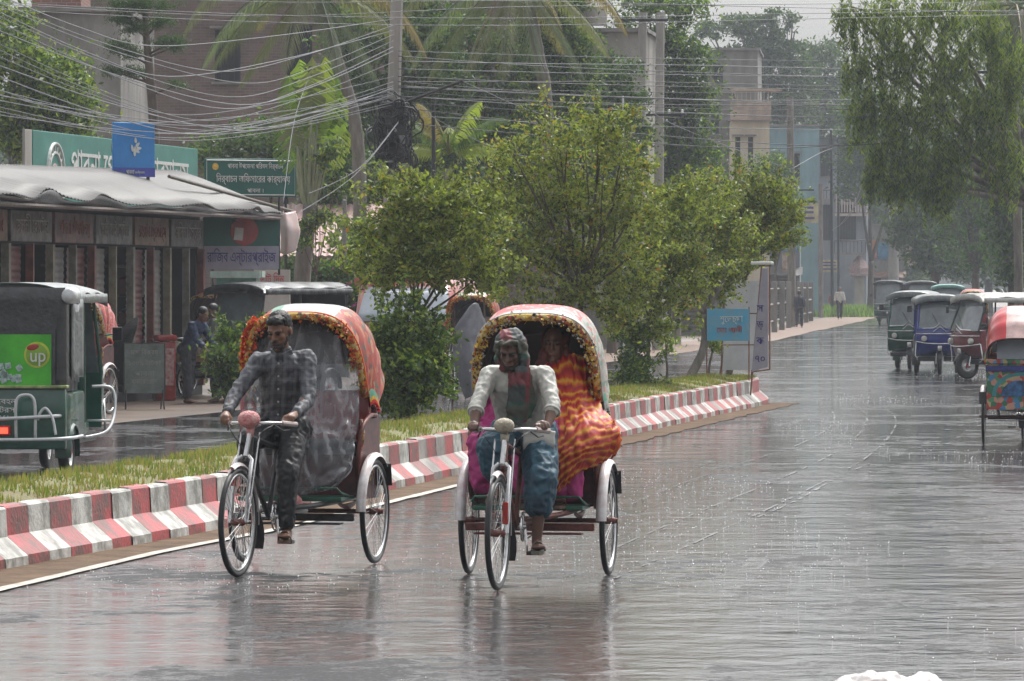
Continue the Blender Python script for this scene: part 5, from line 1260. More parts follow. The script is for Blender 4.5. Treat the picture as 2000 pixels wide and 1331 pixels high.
# ------------------------------------------------------------ buildings
def brickmat(name, c1, c2, mortar, sc_=1.0, rough=.8):
    if name in MATS: return MATS[name]
    m = mat(name, c1, rough); t = m.node_tree; N = t.nodes; L = t.links
    tc = N.new('ShaderNodeTexCoord'); mp = N.new('ShaderNodeMapping'); mp.inputs['Rotation'].default_value = (R(90), 0, 0); L.new(tc.outputs['Object'], mp.inputs[0])
    b = N.new('ShaderNodeTexBrick'); L.new(mp.outputs[0], b.inputs['Vector']); b.inputs['Color1'].default_value = (*c1, 1); b.inputs['Color2'].default_value = (*c2, 1); b.inputs['Mortar'].default_value = (*mortar, 1)
    b.inputs['Scale'].default_value = sc_; b.inputs['Brick Width'].default_value = .26; b.inputs['Row Height'].default_value = .085; b.inputs['Mortar Size'].default_value = .012; b.inputs['Bias'].default_value = -.1
    nz = N.new('ShaderNodeTexNoise'); nz.inputs['Scale'].default_value = .6; nz.inputs['Detail'].default_value = 6; L.new(tc.outputs['Object'], nz.inputs[0])
    r = N.new('ShaderNodeValToRGB'); L.new(nz.outputs['Fac'], r.inputs[0]); r.color_ramp.elements[0].position = .35; r.color_ramp.elements[0].color = (.45, .42, .40, 1); r.color_ramp.elements[1].position = .7; r.color_ramp.elements[1].color = (1, 1, 1, 1)
    mx = N.new('ShaderNodeMix'); mx.data_type = 'RGBA'; mx.blend_type = 'MULTIPLY'; mx.inputs[0].default_value = .8; L.new(b.outputs[0], mx.inputs[6]); L.new(r.outputs[0], mx.inputs[7]); L.new(mx.outputs[2], bsdf(m).inputs['Base Color'])
    return m
brick = brickmat('weathered_brick', (.25, .165, .14), (.19, .125, .105), (.22, .205, .19))
brick2 = brickmat('red_brick', (.34, .13, .10), (.26, .11, .09), (.30, .27, .25))
conc = mat('stained_concrete', (.26, .25, .235), .85, var=.25, scale=.9, col2=(.12, .115, .105), bump=.006, stretch=(1, 1, .35), detail=8)
conc_l = mat('pale_stained_concrete', (.38, .36, .33), .85, var=.2, scale=.9, col2=(.20, .19, .17), stretch=(1, 1, .35), detail=8)
cream = mat('cream_plaster', (.58, .52, .40), .8, var=.12, scale=.8, col2=(.40, .36, .29), stretch=(1, 1, .3), detail=7)
bluep = mat('faded_blue_plaster', (.20, .34, .38), .8, var=.15, scale=.8, col2=(.13, .22, .25), stretch=(1, 1, .3), detail=7)
greyb = mat('blue_grey_plaster', (.26, .29, .33), .8, var=.15, scale=.9, col2=(.15, .17, .20), stretch=(1, 1, .3), detail=7)
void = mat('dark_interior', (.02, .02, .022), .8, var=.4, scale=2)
shut = mat('rusted_grey_shutter', (.17, .165, .16), .5, .2, var=.3, scale=2.5, col2=(.10, .085, .075))
tin = mat('galvanised_tin', (.115, .115, .11), .55, .1, var=.15, scale=1.2, col2=(.12, .115, .11), stretch=(5, .5, .5), detail=8)
pinktin = mat('faded_pink_tin', (.46, .30, .29), .5, var=.2, scale=.8, col2=(.34, .21, .19))

def building(label, u0, u1, vtop, Y, depth, m, wins=(), rz=0, name='building', trims=None, band=True, stain=None, zb=0, extra=None, cat='building'):
    k = Y / F; W = (u1 - u0) * k; c = P((u0 + u1) / 2, UH, Y); hgt = H + (UH - vtop) * k
    t = thing(name, label, cat, (c.x, Y, 0), rz)
    wl = MB(); X0, X1 = -W / 2, W / 2
    # front wall as a grid of cells around the openings, 0.2 m thick
    holes = [((a - (u0 + u1) / 2) * k, (b - (u0 + u1) / 2) * k, H + (UH - vb) * k, H + (UH - va) * k) for (a, b, va, vb) in wins]
    xs = sorted(set([X0, X1] + [h[0] for h in holes] + [h[1] for h in holes])); zs = sorted(set([0, hgt] + [h[2] for h in holes] + [h[3] for h in holes]))
    for xa, xb in zip(xs, xs[1:]):
        for za, zb_ in zip(zs, zs[1:]):
            cx, cz = (xa + xb) / 2, (za + zb_) / 2
            if any(h[0] < cx < h[1] and h[2] < cz < h[3] for h in holes): continue
            if xb - xa < 1e-4 or zb_ - za < 1e-4: continue
            wl.add([(xa, 0, za), (xb, 0, za), (xb, 0, zb_), (xa, 0, zb_)], [(0, 1, 2, 3)])
    for h in holes:
        a, b, z0, z1 = h; wl.add([(a, 0, z0), (b, 0, z0), (b, 0, z1), (a, 0, z1), (a, .22, z0), (b, .22, z0), (b, .22, z1), (a, .22, z1)], [(0, 4, 5, 1), (1, 5, 6, 2), (2, 6, 7, 3), (3, 7, 4, 0)])
    wl.add([(X0, 0, 0), (X0, depth, 0), (X0, depth, hgt), (X0, 0, hgt)], [(0, 1, 2, 3)]); wl.add([(X1, 0, 0), (X1, depth, 0), (X1, depth, hgt), (X1, 0, hgt)], [(0, 3, 2, 1)]); wl.add([(X0, depth, 0), (X1, depth, 0), (X1, depth, hgt), (X0, depth, hgt)], [(0, 3, 2, 1)])
    wl.build('wall', m, t)
    rf = MB(); rf.box(((X0 + X1) / 2, depth / 2, hgt - .25), (W - .02, depth - .02, .16)); 
    if band: rf.box(((X0 + X1) / 2, -.03, hgt + .04), (W + .16, .30, .12)); rf.box((X0 + .02, depth / 2, hgt + .045), (.26, depth, .11)); rf.box((X1 - .02, depth / 2, hgt + .045), (.26, depth, .11))
    rf.build('roof', trims or conc, t)
    for h in holes:
        a, b, z0, z1 = h; fr = MB(); w_ = min(.05, (b - a) * .12)
        fr.box(((a + b) / 2, .12, z0 + w_ / 2), (b - a, .06, w_)); fr.box(((a + b) / 2, .12, z1 - w_ / 2), (b - a, .06, w_)); fr.box((a + w_ / 2, .12, (z0 + z1) / 2), (w_, .06, z1 - z0 - 2 * w_ - .004)); fr.box((b - w_ / 2, .12, (z0 + z1) / 2), (w_, .06, z1 - z0 - 2 * w_ - .004))
        n_ = max(int((b - a) / .16), 1)
        for i in range(1, n_): fr.bar((a + (b - a) * i / n_, .10, z0 + w_), (a + (b - a) * i / n_, .10, z1 - w_), .010, 4)
        f_ = fr.build('window', steel, t); g = MB(); g.box(((a + b) / 2, .17, (z0 + z1) / 2), (b - a, .02, z1 - z0)); g.build('pane', void, f_)
        MB().box(((a + b) / 2, -.05, z0 - .05), (b - a + .2, .14, .07)).build('sill', trims or conc, f_); MB().box(((a + b) / 2, -.11, z1 + .08), (b - a + .3, .26, .07)).build('sun_shade', trims or conc, f_)
    return t

# ---- shop row on the left, running along the road
A0, B0 = V((-7.5, 75.0, 0)), V((-5.37, 88.0, 0)); dv = (B0 - A0).normalized(); A1 = A0 - dv * 5
ang = atan2(dv.y, dv.x); LEN = (B0 - A1).length
sh = thing('shop_row', 'low row of dark wooden shops under a pale corrugated roof with a sagging edge', 'shop', A1, ang)
# local x runs away along the facade, local -y faces the road
bays = 7; bw = LEN / bays
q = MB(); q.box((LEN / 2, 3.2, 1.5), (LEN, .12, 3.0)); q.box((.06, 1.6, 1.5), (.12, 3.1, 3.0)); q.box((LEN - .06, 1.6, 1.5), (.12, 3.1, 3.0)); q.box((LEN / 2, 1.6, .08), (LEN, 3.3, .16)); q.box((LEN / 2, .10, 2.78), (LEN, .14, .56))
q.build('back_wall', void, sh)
pc = [mat('weathered_grey_post', (.25, .24, .20), .7, var=.3, scale=5), mat('weathered_ochre_post', (.27, .24, .17), .7, var=.3, scale=5), mat('faded_red_post', (.20, .07, .055), .6, var=.3, scale=5)]
for i in range(bays * 2 + 1):
    x = i * bw / 2; q = MB(); q.box((min(max(x, .07), LEN - .07), -.04 - .02 * (i % 2), 1.33), (.13 if i % 2 == 0 else .07, .12, 2.34)); q.build('post', pc[(i * 5 + 1) % 3 if i < bays * 2 else 2], sh)
for i in range(bays * 2):
    x0 = i * bw / 2 + .09; x1 = (i + 1) * bw / 2 - .09
    if i % 4 == 1 or i == 12:      # open bay with shelves and goods
        q = MB()
        for z in (.7, 1.2, 1.7, 2.2): q.box(((x0 + x1) / 2, .9, z), (x1 - x0, .5, .04))
        s_ = q.build('shelf', wood_d, sh)
        gm_ = [mat('goods_red', (.3, .05, .04), .5), mat('goods_blue', (.05, .09, .25), .5), mat('goods_pale', (.32, .30, .26), .5), mat('goods_green', (.05, .18, .10), .5)]
        for z in (.72, 1.22, 1.72):
            x = x0 + .1
            while x < x1 - .1: hg = random.uniform(.14, .3); MB().rbox((x, .75, z + hg / 2), (.12, .16, hg), .02).build('packet', random.choice(gm_), s_); x += random.uniform(.15, .24)
    else:
        q = MB(); q.grid(lambda a, b: (lerp(x0, x1, a), .06 + .006 * sin(b * 2 * pi * 22), lerp(.16, 2.46, b)), 1, 132); q.build('shutter', [shut, mat('dull_maroon_shutter', (.14, .04, .04), .5, var=.3, scale=3), mat('dull_grey_door', (.22, .21, .19), .6, var=.3, scale=3)][(i * 7) % 3], sh)
        if i % 3 == 0:
            q = MB(); q.box(((x0 + x1) / 2, -.02, 1.5), (.5, .02, .8)); p_ = q.build('wall_notice', mat('grey_paper', (.30, .30, .29), .7, var=.3, scale=12), sh)
# header boards with writing
hb_c = [mat('header_grey', (.20, .19, .18), .6, var=.35, scale=4), mat('header_brown', (.22, .14, .09), .6, var=.35, scale=4), mat('header_dull', (.17, .165, .155), .6, var=.35, scale=4), mat('header_maroon', (.20, .11, .10), .6, var=.35, scale=4)]
fadew = mat('faded_header_letters', (.34, .32, .29), .6, var=.2); fader = mat('faded_red_letters', (.30, .09, .07), .6, var=.2)
for i, tt in enumerate(('আলিফ স্টোর', 'মা টেলিকম', 'জননী হোটেল', 'পাবনা ঔষধালয়', 'ভাই ভাই স্টোর', 'রহমান ট্রেডার্স', 'মদিনা স্টোর')):
    x = (i + .5) * bw; q = MB(); q.rbox((x, -.06, 2.76), (bw * .93, .06, .46), .01); o = q.build('header_board', hb_c[i % 4], sh)
    text_mesh(tt, .30, fadew if i % 2 == 0 else fader, o, 'lettering', (x, -.10, 2.76), wid=bw * .74)
# roof: corrugated, with an uneven eave; underside and drooping dark valance
def eave(x): 
    b = 0
    for (xc, w_, h_) in ((3.2, .55, .13), (6.3, .8, .10), (12.5, 1.6, .05), (16.9, .5, .10)): b += h_ * exp(-((x - xc) / w_) ** 2)
    return 3.12 + b + .02 * sin(x * 2.1)
def ridge(x): return 3.58 + .014 * x
XE = LEN + 1.2
q = MB(); q.grid(lambda a, b: (a * XE, lerp(.25 + .35, -1.25 - .06 * sin(a * 31), b), lerp(ridge(a * XE), eave(a * XE), b ** 1.1) + .012 * sin(a * XE * 2 * pi / .16)), 560, 5, thick=.008); q.grid(lambda a, b: (a * XE, lerp(.6, 3.4, b), ridge(a * XE) + .02 - .35 * b + .012 * sin(a * XE * 2 * pi / .16)), 560, 2, thick=.008)
q.build('roof', tin, sh, smooth='all')
q = MB(); q.grid(lambda a, b: (a * XE, -1.20 + .10 * b + .03 * sin(a * 60), lerp(eave(a * XE) - .015, 3.02 + .03 * sin(a * XE * 1.3), b)), 120, 3, thick=.01); q.build('valance', tarp_b, sh, smooth='all')
q = MB(); q.bar((0, -1.15, 3.0), (XE, -1.15, 3.04), .035, 6); 
for i in range(8): x = i * XE / 7; q.bar((x, -1.15, 3.02), (x, .1, 3.45), .025, 5)
q.build('rafters', wood_d, sh)
q = MB(); q.bar(P(330, 345, 84) - V((0, 0, 0)), P(578, 415, 90.5), .03, 6)
pole_roof = q.build('bamboo_pole', mat('dark_bamboo', (.12, .10, .08), .6), None); tag(pole_roof, 'dark bamboo pole lying across the pale shop roof', 'pole')
def roof_board(label, name, u0, u1, v0, v1, Ya, Yb, m, thick=.05, postm=None, legs=1.0, back=None):
    """board between photo columns; left edge at depth Ya, right edge at Yb; returns (thing, width, height) with local x along the board, -y outwards"""
    a, b = P(u0, UH, Ya), P(u1, UH, Yb); z1 = H + (UH - v0) / F * Ya; z0 = H + (UH - v1) / F * Ya
    d = b - a; an = atan2(d.y, d.x); W = V((d.x, d.y, 0)).length; t = thing(name, label, 'sign', ((a.x + b.x) / 2, (Ya + Yb) / 2, z0), an)
    q = MB(); q.rbox((0, 0, (z1 - z0) / 2), (W, thick, z1 - z0), .012); q.build('panel', m, t)
    if legs:
        q = MB()
        for x in (-W * .4, W * .4): q.bar((x, thick, -legs), (x, thick, (z1 - z0) * .9), .03, 6)
        q.build('posts', postm or steel, t)
    return t, W, z1 - z0
wh = mat('sign_white', (.66, .68, .66), .5, var=.08)
# big green banner board behind the roof
gb = mat('sign_teal_green', (.03, .21, .17), .45, var=.12, scale=1.5)
t, W, h_ = roof_board('long teal green signboard with a round white emblem rising behind the shop roof', 'signboard', 62, 384, 254, 400, 92, 105, gb, legs=3.0)
q = MB(); q.rbox((-W / 2 - .28, .01, h_ * .5), (.5, .05, h_), .01); q.build('grey_end_panel', conc_l, t)
q = MB(); q.ring((-W / 2 + 1.55, -.03, h_ - .82), (0, 1, 0), .62, .05, 36, 5, flat=.5); q.ring((-W / 2 + 1.55, -.03, h_ - .82), (0, 1, 0), .45, .03, 36, 5)
for k in range(20): a = k * pi / 10; q.bar((-W / 2 + 1.55 + .47 * cos(a), -.03, h_ - .82 + .47 * sin(a)), (-W / 2 + 1.55 + .58 * cos(a), -.03, h_ - .82 + .58 * sin(a)), .02, 4)
q.build('emblem_ring', wh, t); q = MB(); _ball(q, (-W / 2 + 1.55, -.03, h_ - .82), (.26, .02, .26)); q.build('emblem_centre', mat('emblem_pale_red', (.55, .38, .34), .5), t)
text_mesh('পাবনা পৌরসভা কার্যালয়', .9, wh, t, 'lettering', (.9, -.035, h_ - .62), wid=W - 3.6)
# second dark green board
gd = mat('sign_dark_green', (.012, .11, .085), .45, var=.12, scale=2)
t, W, h_ = roof_board('dark green office signboard with three lines of white writing beside the fan palm', 'signboard', 399, 578, 309, 384, 103, 104, gd, legs=2.6)
q = MB(); q.tube([(-W / 2 + .04, -.03, .04), (W / 2 - .04, -.03, .04), (W / 2 - .04, -.03, h_ - .04), (-W / 2 + .04, -.03, h_ - .04), (-W / 2 + .04, -.03, .04)], .012, 4); q.build('white_border', wh, t)
text_mesh('পাবনা উপজেলা পরিষদ নির্বাচন', .14, wh, t, 'lettering', (.10, -.035, h_ - .16), wid=1.25); text_mesh('নির্বাচন অফিসারের কার্যালয়', .2, wh, t, 'lettering', (.05, -.035, h_ - .42), wid=1.66); text_mesh('পাবনা ।', .12, wh, t, 'lettering', (.1, -.035, h_ - .65), wid=.36)
q = MB(); q.lathe([(.001, 0), (.07, 0), (.07, .01), (.001, .01)], c=(-.80, -.04, h_ - .17), axis='Y', n=16); q.build('round_seal', ruffle_y, t)
# blue square board with white leaf-like mark
bb_ = mat('sign_sky_blue', (.03, .24, .62), .35, var=.1, scale=2)
t, W, h_ = roof_board('sky blue square advertising board standing on the shop roof', 'signboard', 220, 301, 239, 345, 84, 84.6, bb_, legs=.25)
q = MB(); q.box((0, -.032, .075), (W * .98, .008, .15)); q.build('violet_band', mat('sign_violet', (.05, .07, .38), .4), t)
q = MB()
for (x, z, ang_, l_) in ((-.0, .42, 4, .17), (-.055, .47, -14, .12), (.015, .60, -5, .09), (.06, .53, 52, .10), (.085, .47, 88, .11), (.06, .42, 120, .09)):
    M_ = Matrix.Translation((x, -.034, z)) @ Matrix.Rotation(R(ang_), 4, 'Y'); n = 14; vs = []
    for i in range(n): a = 2 * pi * i / n; vs.append((.026 * sin(a) * (1 - .3 * cos(a)), 0, l_ / 2 * cos(a)))
    vs2 = [(a, -.006, c) for a, b, c in vs]; q.add(vs + vs2, [tuple(range(n)), tuple(range(n, 2 * n))[::-1]] + [(i, (i + 1) % n, (i + 1) % n + n, i + n) for i in range(n)], 0, M_)
q.build('white_petals', wh, t); text_mesh('পাবনা', .10, wh, t, 'lettering', (-.10, -.04, .075), wid=.17); text_mesh('ফ্লেক্সিলোড', .05, wh, t, 'lettering', (.10, -.04, .07), wid=.2)
# hanging shop sign with red disc
t, W, h_ = roof_board('dark green hanging shop sign with a red disc above a pale strip of blue lettering', 'signboard', 396, 545, 412, 526, 88.6, 89.0, gd, legs=0)
q = MB(); q.box((0, -.032, .20), (W * .98, .012, .40)); st_ = q.build('name_strip', mat('sign_lilac_grey', (.34, .33, .42), .5, var=.1), t); text_mesh('রাজিব এন্টারপ্রাইজ', .26, mat('sign_indigo', (.05, .04, .22), .5), st_, 'lettering', (0, -.042, .20), wid=W * .9)
q = MB(); q.lathe([(.001, 0), (.25, 0), (.25, .01), (.001, .01)], c=(.05, -.038, .66), axis='Y', n=28); q.build('red_disc', redp, t)
q = MB(); q.rbox((-.12, -.06, .60), (.16, .01, .22), .003, M=Matrix.Rotation(R(6), 4, 'Y')); q.build('pinned_paper', wh, t)
MB().bar((-W / 2, 0, h_ * .5), (-W / 2 - .05, .3, h_ + .2), .02, 5).build('bracket', steel, t); MB().bar((W / 2, 0, -.1), (W / 2, 0, h_ + .25), .022, 6).build('bracket', steel, t)
# hanging pink & white sheet right of it
hs_ = cloth('hanging_banner', [[P(547, 418, 89.5), P(560, 416, 89.4), P(578, 412, 89.6)], [P(547, 450, 89.5), P(562, 452, 89.2), P(586, 455, 89.6)], [P(548, 495, 89.5), P(560, 498, 89.3), P(578, 490, 89.6)]], mat('pale_pink_banner', (.50, .34, .32), .5, var=.25, scale=3, col2=(.5, .46, .44)), None, 12, 12, .02, 4, .005); tag(hs_, 'small faded pink banner hanging at the end of the shop roof', 'banner')
# teal roofed kiosk and painted wall
t = building('small teal painted kiosk roofed with a flat sheet beside the graffiti wall', 422, 500, 541, 92, 1.2, mat('teal_paint', (.16, .34, .31), .5, var=.15), name='kiosk', trims=mat('pale_teal', (.42, .55, .50), .4), cat='kiosk')
t = building('short white wall with red graffiti writing behind the parked auto', 496, 566, 527, 96, .2, mat('white_graffiti_wall', (.48, .45, .42), .7, var=.15, scale=2), name='graffiti_wall', cat='wall', band=False)
text_mesh('ভোট দিন', .22, mat('graffiti_red', (.5, .06, .06), .6), t, 'lettering', (-.02, -.012, 1.98), wid=.5); text_mesh('পাবনা', .16, MATS['graffiti_red'], t, 'lettering', (.05, -.012, 1.74), wid=.36)

# ---- large brick building and its neighbours
building('tall unfinished brick building behind the coconut palms', 150, 1120, -150, 150, 10, brick, [(160, 205, 110, 200), (240, 292, 95, 205), (420, 470, 60, 160), (560, 610, 50, 150)], rz=R(3), trims=conc)
building('stained concrete parapet block with a brick stump on its roof, upper left', 40, 236, 22, 128, 8, conc, [(118, 150, 118, 190)], rz=-R(2))
t = building('brick stump standing on the parapet roof, upper left', 62, 158, -40, 131, 3, brick2, name='brick_tower', band=False, cat='tower')
building('narrow red brick tower block beside the second coconut palm', 1128, 1155, -60, 158, 6, brick2, [(1134, 1142, 20, 45)], cat='building')
building('long pale concrete block with a curved roofline beside the twin poles', 1120, 1258, 62, 152, 9, conc_l, [(1150, 1180, 190, 240), (1205, 1232, 190, 240)], rz=-R(6))
q = MB(); q.lathe([(.001, 0), (.35, 0), (.37, .05), (.37, .55), (.2, .68), (.001, .70)], n=20); o = q.build('water_tank', conc_l, None, smooth=True, loc=tuple(P(1162, 50, 158))); tag(o, 'pale round water tank on the roof beside the red brick tower', 'water tank')
building('brown concrete block with a flat broad parapet above the cream building', 1376, 1480, 98, 252, 9, conc, [(1392, 1412, 130, 165)], rz=-R(4))
t = building('cream plastered building with two tall slot windows', 1428, 1503, 236, 238, 7, cream, [(1436, 1446, 268, 352), (1461, 1471, 268, 352)], rz=0, trims=conc)
q = MB(); q.box((0, -.35, 9.95), (1.9, .06, .85)); 
for k in range(9): q.box((-.82 + k * .205, -.35, 10.6), (.04, .05, .5))
q.rbox((.3, -.2, 10.9), (2.3, .9, .12), .02); q.build('terrace_parapet', mat('orange_stained_plaster', (.40, .30, .24), .8, var=.4, scale=2, col2=(.22, .2, .18)), t)
building('grey plaster wing with dark windows beside the cream building', 1372, 1430, 182, 240, 7, mat('grey_plaster', (.20, .19, .185), .8, var=.2, scale=1), [(1388, 1404, 205, 262), (1388, 1404, 285, 350)], rz=-R(3), trims=conc)
t = building('faded blue two-storey building with signboards over its shops', 1498, 1600, 247, 296, 8, bluep, [(1510, 1528, 300, 350), (1548, 1562, 300, 350)], rz=-R(3))
t = building('blue-grey house with an iron barred verandah beside the faded blue building', 1592, 1692, 268, 330, 8, greyb, [(1602, 1622, 290, 345), (1640, 1668, 290, 335), (1606, 1622, 400, 470), (1640, 1672, 400, 470)], rz=-R(5), trims=conc)
q = MB(); q.box((.7, -.55, 6.35), (2.1, 1.1, .16))
for k in range(12): q.box((-.25 + k * .175, -1.05, 7.1), (.09, .05, 1.2))
q.box((.7, -1.05, 7.8), (2.1, .08, .08)); q.build('verandah', mat('pale_pink_railing', (.52, .44, .40), .6), t)
q = MB(); q.rbox((0, -.4, 11.4), (3.6, 1.6, .12), .02); q.build('tin_eave', steel, t)
# floor bands, balconies, air boxes and boards that break up the far fronts
def clutter(u0, u1, Y, items, tn, lab, cat):
    for (kind, a, b, c, d, m_, lb) in items:
        k = Y / F; p = P((a + b) / 2, (c + d) / 2, Y - .3); W = (b - a) * k; hh = (d - c) * k
        t = thing(kind, lb, 'balcony' if kind == 'balcony' else 'sign', p, -R(3)); q = MB()
        if kind == 'balcony':
            q.box((0, -.4, -hh / 2), (W, 1.1, .16)); q.build('slab', conc, t); q = MB(); n = max(int(W / .22), 3)
            for i in range(n + 1): q.bar((-W / 2 + W * i / n, -.9, -hh / 2), (-W / 2 + W * i / n, -.9, hh / 2), .022, 4)
            q.bar((-W / 2, -.9, hh / 2), (W / 2, -.9, hh / 2), .04, 4); q.build('railing', m_, t)
        else:
            q.rbox((0, -.35, 0), (W, .10, hh), .02); q.build('panel', m_, t); q = MB()
            for z in (-.25, .05, .28): q.box((-W * .04 * (z > 0), -.41, z * hh), (W * .72, .02, hh * .12))
            q.build('lettering', fadew if m_ is not bb2 else MATS['sign_indigo'], t)
bb2 = mat('sign_faded_yellow', (.46, .40, .22), .5, var=.25, scale=2); ironm = mat('dark_iron', (.05, .05, .055), .5)
clutter(0, 0, 236, [('balcony', 1432, 1500, 352, 378, ironm, 'iron railed balcony low on the cream building')], '', '', '')
clutter(0, 0, 294, [('balcony', 1504, 1560, 352, 376, ironm, 'dark railed balcony on the faded blue building'), ('signboard', 1548, 1598, 398, 436, bb2, 'faded yellow board high on the faded blue building'), ('signboard', 1502, 1546, 470, 500, bb2, 'small faded yellow board low on the faded blue building')], '', '', '')
clutter(0, 0, 328, [('balcony', 1594, 1628, 372, 392, ironm, 'small iron balcony on the blue-grey house left of the verandah'), ('signboard', 1596, 1640, 508, 532, bb2, 'faded yellow board over the shops of the blue-grey house'), ('balcony', 1630, 1690, 470, 496, ironm, 'lower iron balcony of the blue-grey house')], '', '', '')
# low shops down the street
def low_shop(label, u0, u1, vt, Y, wallm, awm, signs, rz=0):
    t = building(label, u0, u1, vt, Y, 4, wallm, [], rz=rz, name='street_shop', trims=conc, cat='shop'); k = Y / F; W = (u1 - u0) * k; hh = H + (UH - vt) * k
    n = max(int(W / 1.4), 1)
    for i in range(n):
        x = -W / 2 + (i + .5) * W / n; q = MB(); q.grid(lambda a, b: (x + (a - .5) * W / n * .8, -.03 + .012 * sin(b * 2 * pi * 16), lerp(.1, min(2.3, hh - .5), b)), 1, 96); q.build('shutter', [void, shut, void][i % 3], t)
    q = MB(); q.grid(lambda a, b: ((a - .5) * (W + .3), -.05 - 1.2 * b, min(2.75, hh - .12) - .40 * b + .03 * sin(a * W * 9)), int(W * 10), 3, thick=.01); q.build('awning', awm, t)
    for (a, b, c, d, mm) in signs:
        q = MB(); q.rbox((((a + b) / 2 - (u0 + u1) / 2) * k, -.14 - 1.1 * (d > 520), H + (UH - (c + d) / 2) * k), ((b - a) * k, .06, (d - c) * k), .01); q.build('signboard', mm, t)
    return t
s_or = mat('sign_orange', (.50, .20, .10), .5, var=.3, scale=3); s_bl = mat('sign_blue', (.06, .22, .40), .5, var=.3, scale=3); s_cr = mat('sign_cream', (.50, .46, .38), .5, var=.3, scale=3, col2=(.3, .12, .08)); s_rd = mat('sign_red', (.40, .06, .05), .5, var=.3, scale=3)
rtin = mat('rusty_tin', (.26, .15, .11), .6, .1, var=.35, scale=2)
low_shop('street shop with a blue and orange poster board behind the last median tree', 1452, 1562, 440, 262, greyb, tin, [(1522, 1560, 455, 492, s_bl), (1528, 1552, 495, 530, s_cr)], -R(4))
low_shop('street shop under a rusty tin awning behind the man in the white shirt', 1588, 1700, 430, 335, greyb, rtin, [(1592, 1614, 458, 505, s_cr), (1616, 1626, 460, 500, s_cr)], -R(4))
low_shop('street shop with pink and blue boards above its shutters', 1684, 1765, 440, 352, conc, rtin, [(1686, 1712, 470, 505, s_or), (1714, 1744, 474, 506, s_bl), (1770, 1790, 480, 520, s_cr)], -R(3))
low_shop('long dim market shop seen through the trunks of the median trees', 980, 1240, 470, 165, conc, tin, [(1180, 1230, 560, 590, s_bl)], R(0))
low_shop('low market shop with a red board behind the thin median trunks', 1240, 1400, 500, 188, conc, rtin, [(1325, 1378, 545, 600, s_rd), (1290, 1320, 560, 590, s_bl)], R(0))
building('low house under a sloping faded pink tin roof', 548, 742, 500, 118, 5, conc_l, [(600, 640, 560, 620)], band=False)
q = MB(); q.grid(lambda a, b: ((P(lerp(548, 742, a), 0, 118)).x - .1 * (1 - a), 117.5 + 4.5 * b, 2.55 + 1.25 * b + .015 * sin(a * 2 * pi * 14)), 112, 2, thick=.02); o = q.build('tin_roof', pinktin, None); tag(o, 'sloping faded pink corrugated roof laid over the low house', 'roof')
# roadside fence and pillars beyond the median
t = thing('boundary_fence', 'grey concrete roadside fence with a pinkish end pillar beyond the median', 'fence', tuple(G(1540, 640)), 0); c_ = V(t.location)
q = MB(); pp = [G(1496, 655) - c_, G(1528, 643) - c_, G(1584, 628) - c_]
for a, b in ((0, 1), (1, 2)):
    for z in (.45, 1.1, 1.7): q.bar(pp[a] + V((0, 0, z)), pp[b] + V((0, 0, z)), .045, 5)
q.build('rails', conc, t)
for k in range(8):
    a = k / 7; c = pp[0].lerp(pp[2], a); q = MB(); q.rbox((c.x, c.y, 1.0), (.22, .22, 2.0), .02); q.build('post', conc if k else mat('pinkish_plaster', (.38, .27, .27), .7, var=.2), t)
q = MB(); q.rbox((pp[0].x - .35, pp[0].y, .95), (.9, .4, 1.9), .04); q.build('end_wall', MATS['pinkish_plaster'], t)
t = thing('gate_pillar', 'ornate concrete gate pillar with a pointed cap by the far footpath', 'pillar', tuple(G(1678, 613)))
q = MB(); q.rbox((0, 0, 1.2), (.62, .62, 2.4), .02); q.build('shaft', conc_l, t); q = MB(); q.rbox((0, 0, 2.5), (1.1, 1.1, .18), .03); q.lathe([(.62, 2.6), (.7, 2.9), (.45, 3.3), (.1, 3.7), (.001, 3.75)], n=4); q.build('cap', MATS['pinkish_plaster'], t)
t = thing('barber_board', 'white roadside board with red writing beside the lamp pillar', 'sign', tuple(G(1782, 602)))
q = MB(); q.bar((-.4, 0, 0), (-.4, 0, 5.2), .06, 6); q.bar((.4, 0, 0), (.4, 0, 5.2), .06, 6); q.build('posts', steel, t); q = MB(); q.rbox((0, -.1, 4.1), (1.0, .06, 2.2), .02); o = q.build('board', wh, t)
for i, z in enumerate((4.8, 4.3, 3.8, 3.3)): text_mesh(('চুল', 'কাট', 'সেলু', 'ন')[i], .5, ruffle_r, o, 'lettering', (0, -.14, z), wid=.6)
# lamp pillar
t = thing('street_lamp', 'flaking white pillar carrying a flat white street lamp above the far road', 'street lamp', tuple(P(1745, 0, 330))[:2] + (0,))
q = MB(); q.tube([(0, 0, 0), (0, 0, 3.4), (0, 0, 7.2)], [.40, .34, .30], 10); q.build('pillar', conc_l, t, smooth=True); q = MB(); q.rbox((0, -.2, 7.72), (1.0, .6, .14), .04); q.bar((0, 0, 7.1), (0, -.1, 7.7), .06, 6); q.build('lamp_head', wh, t, smooth=True)

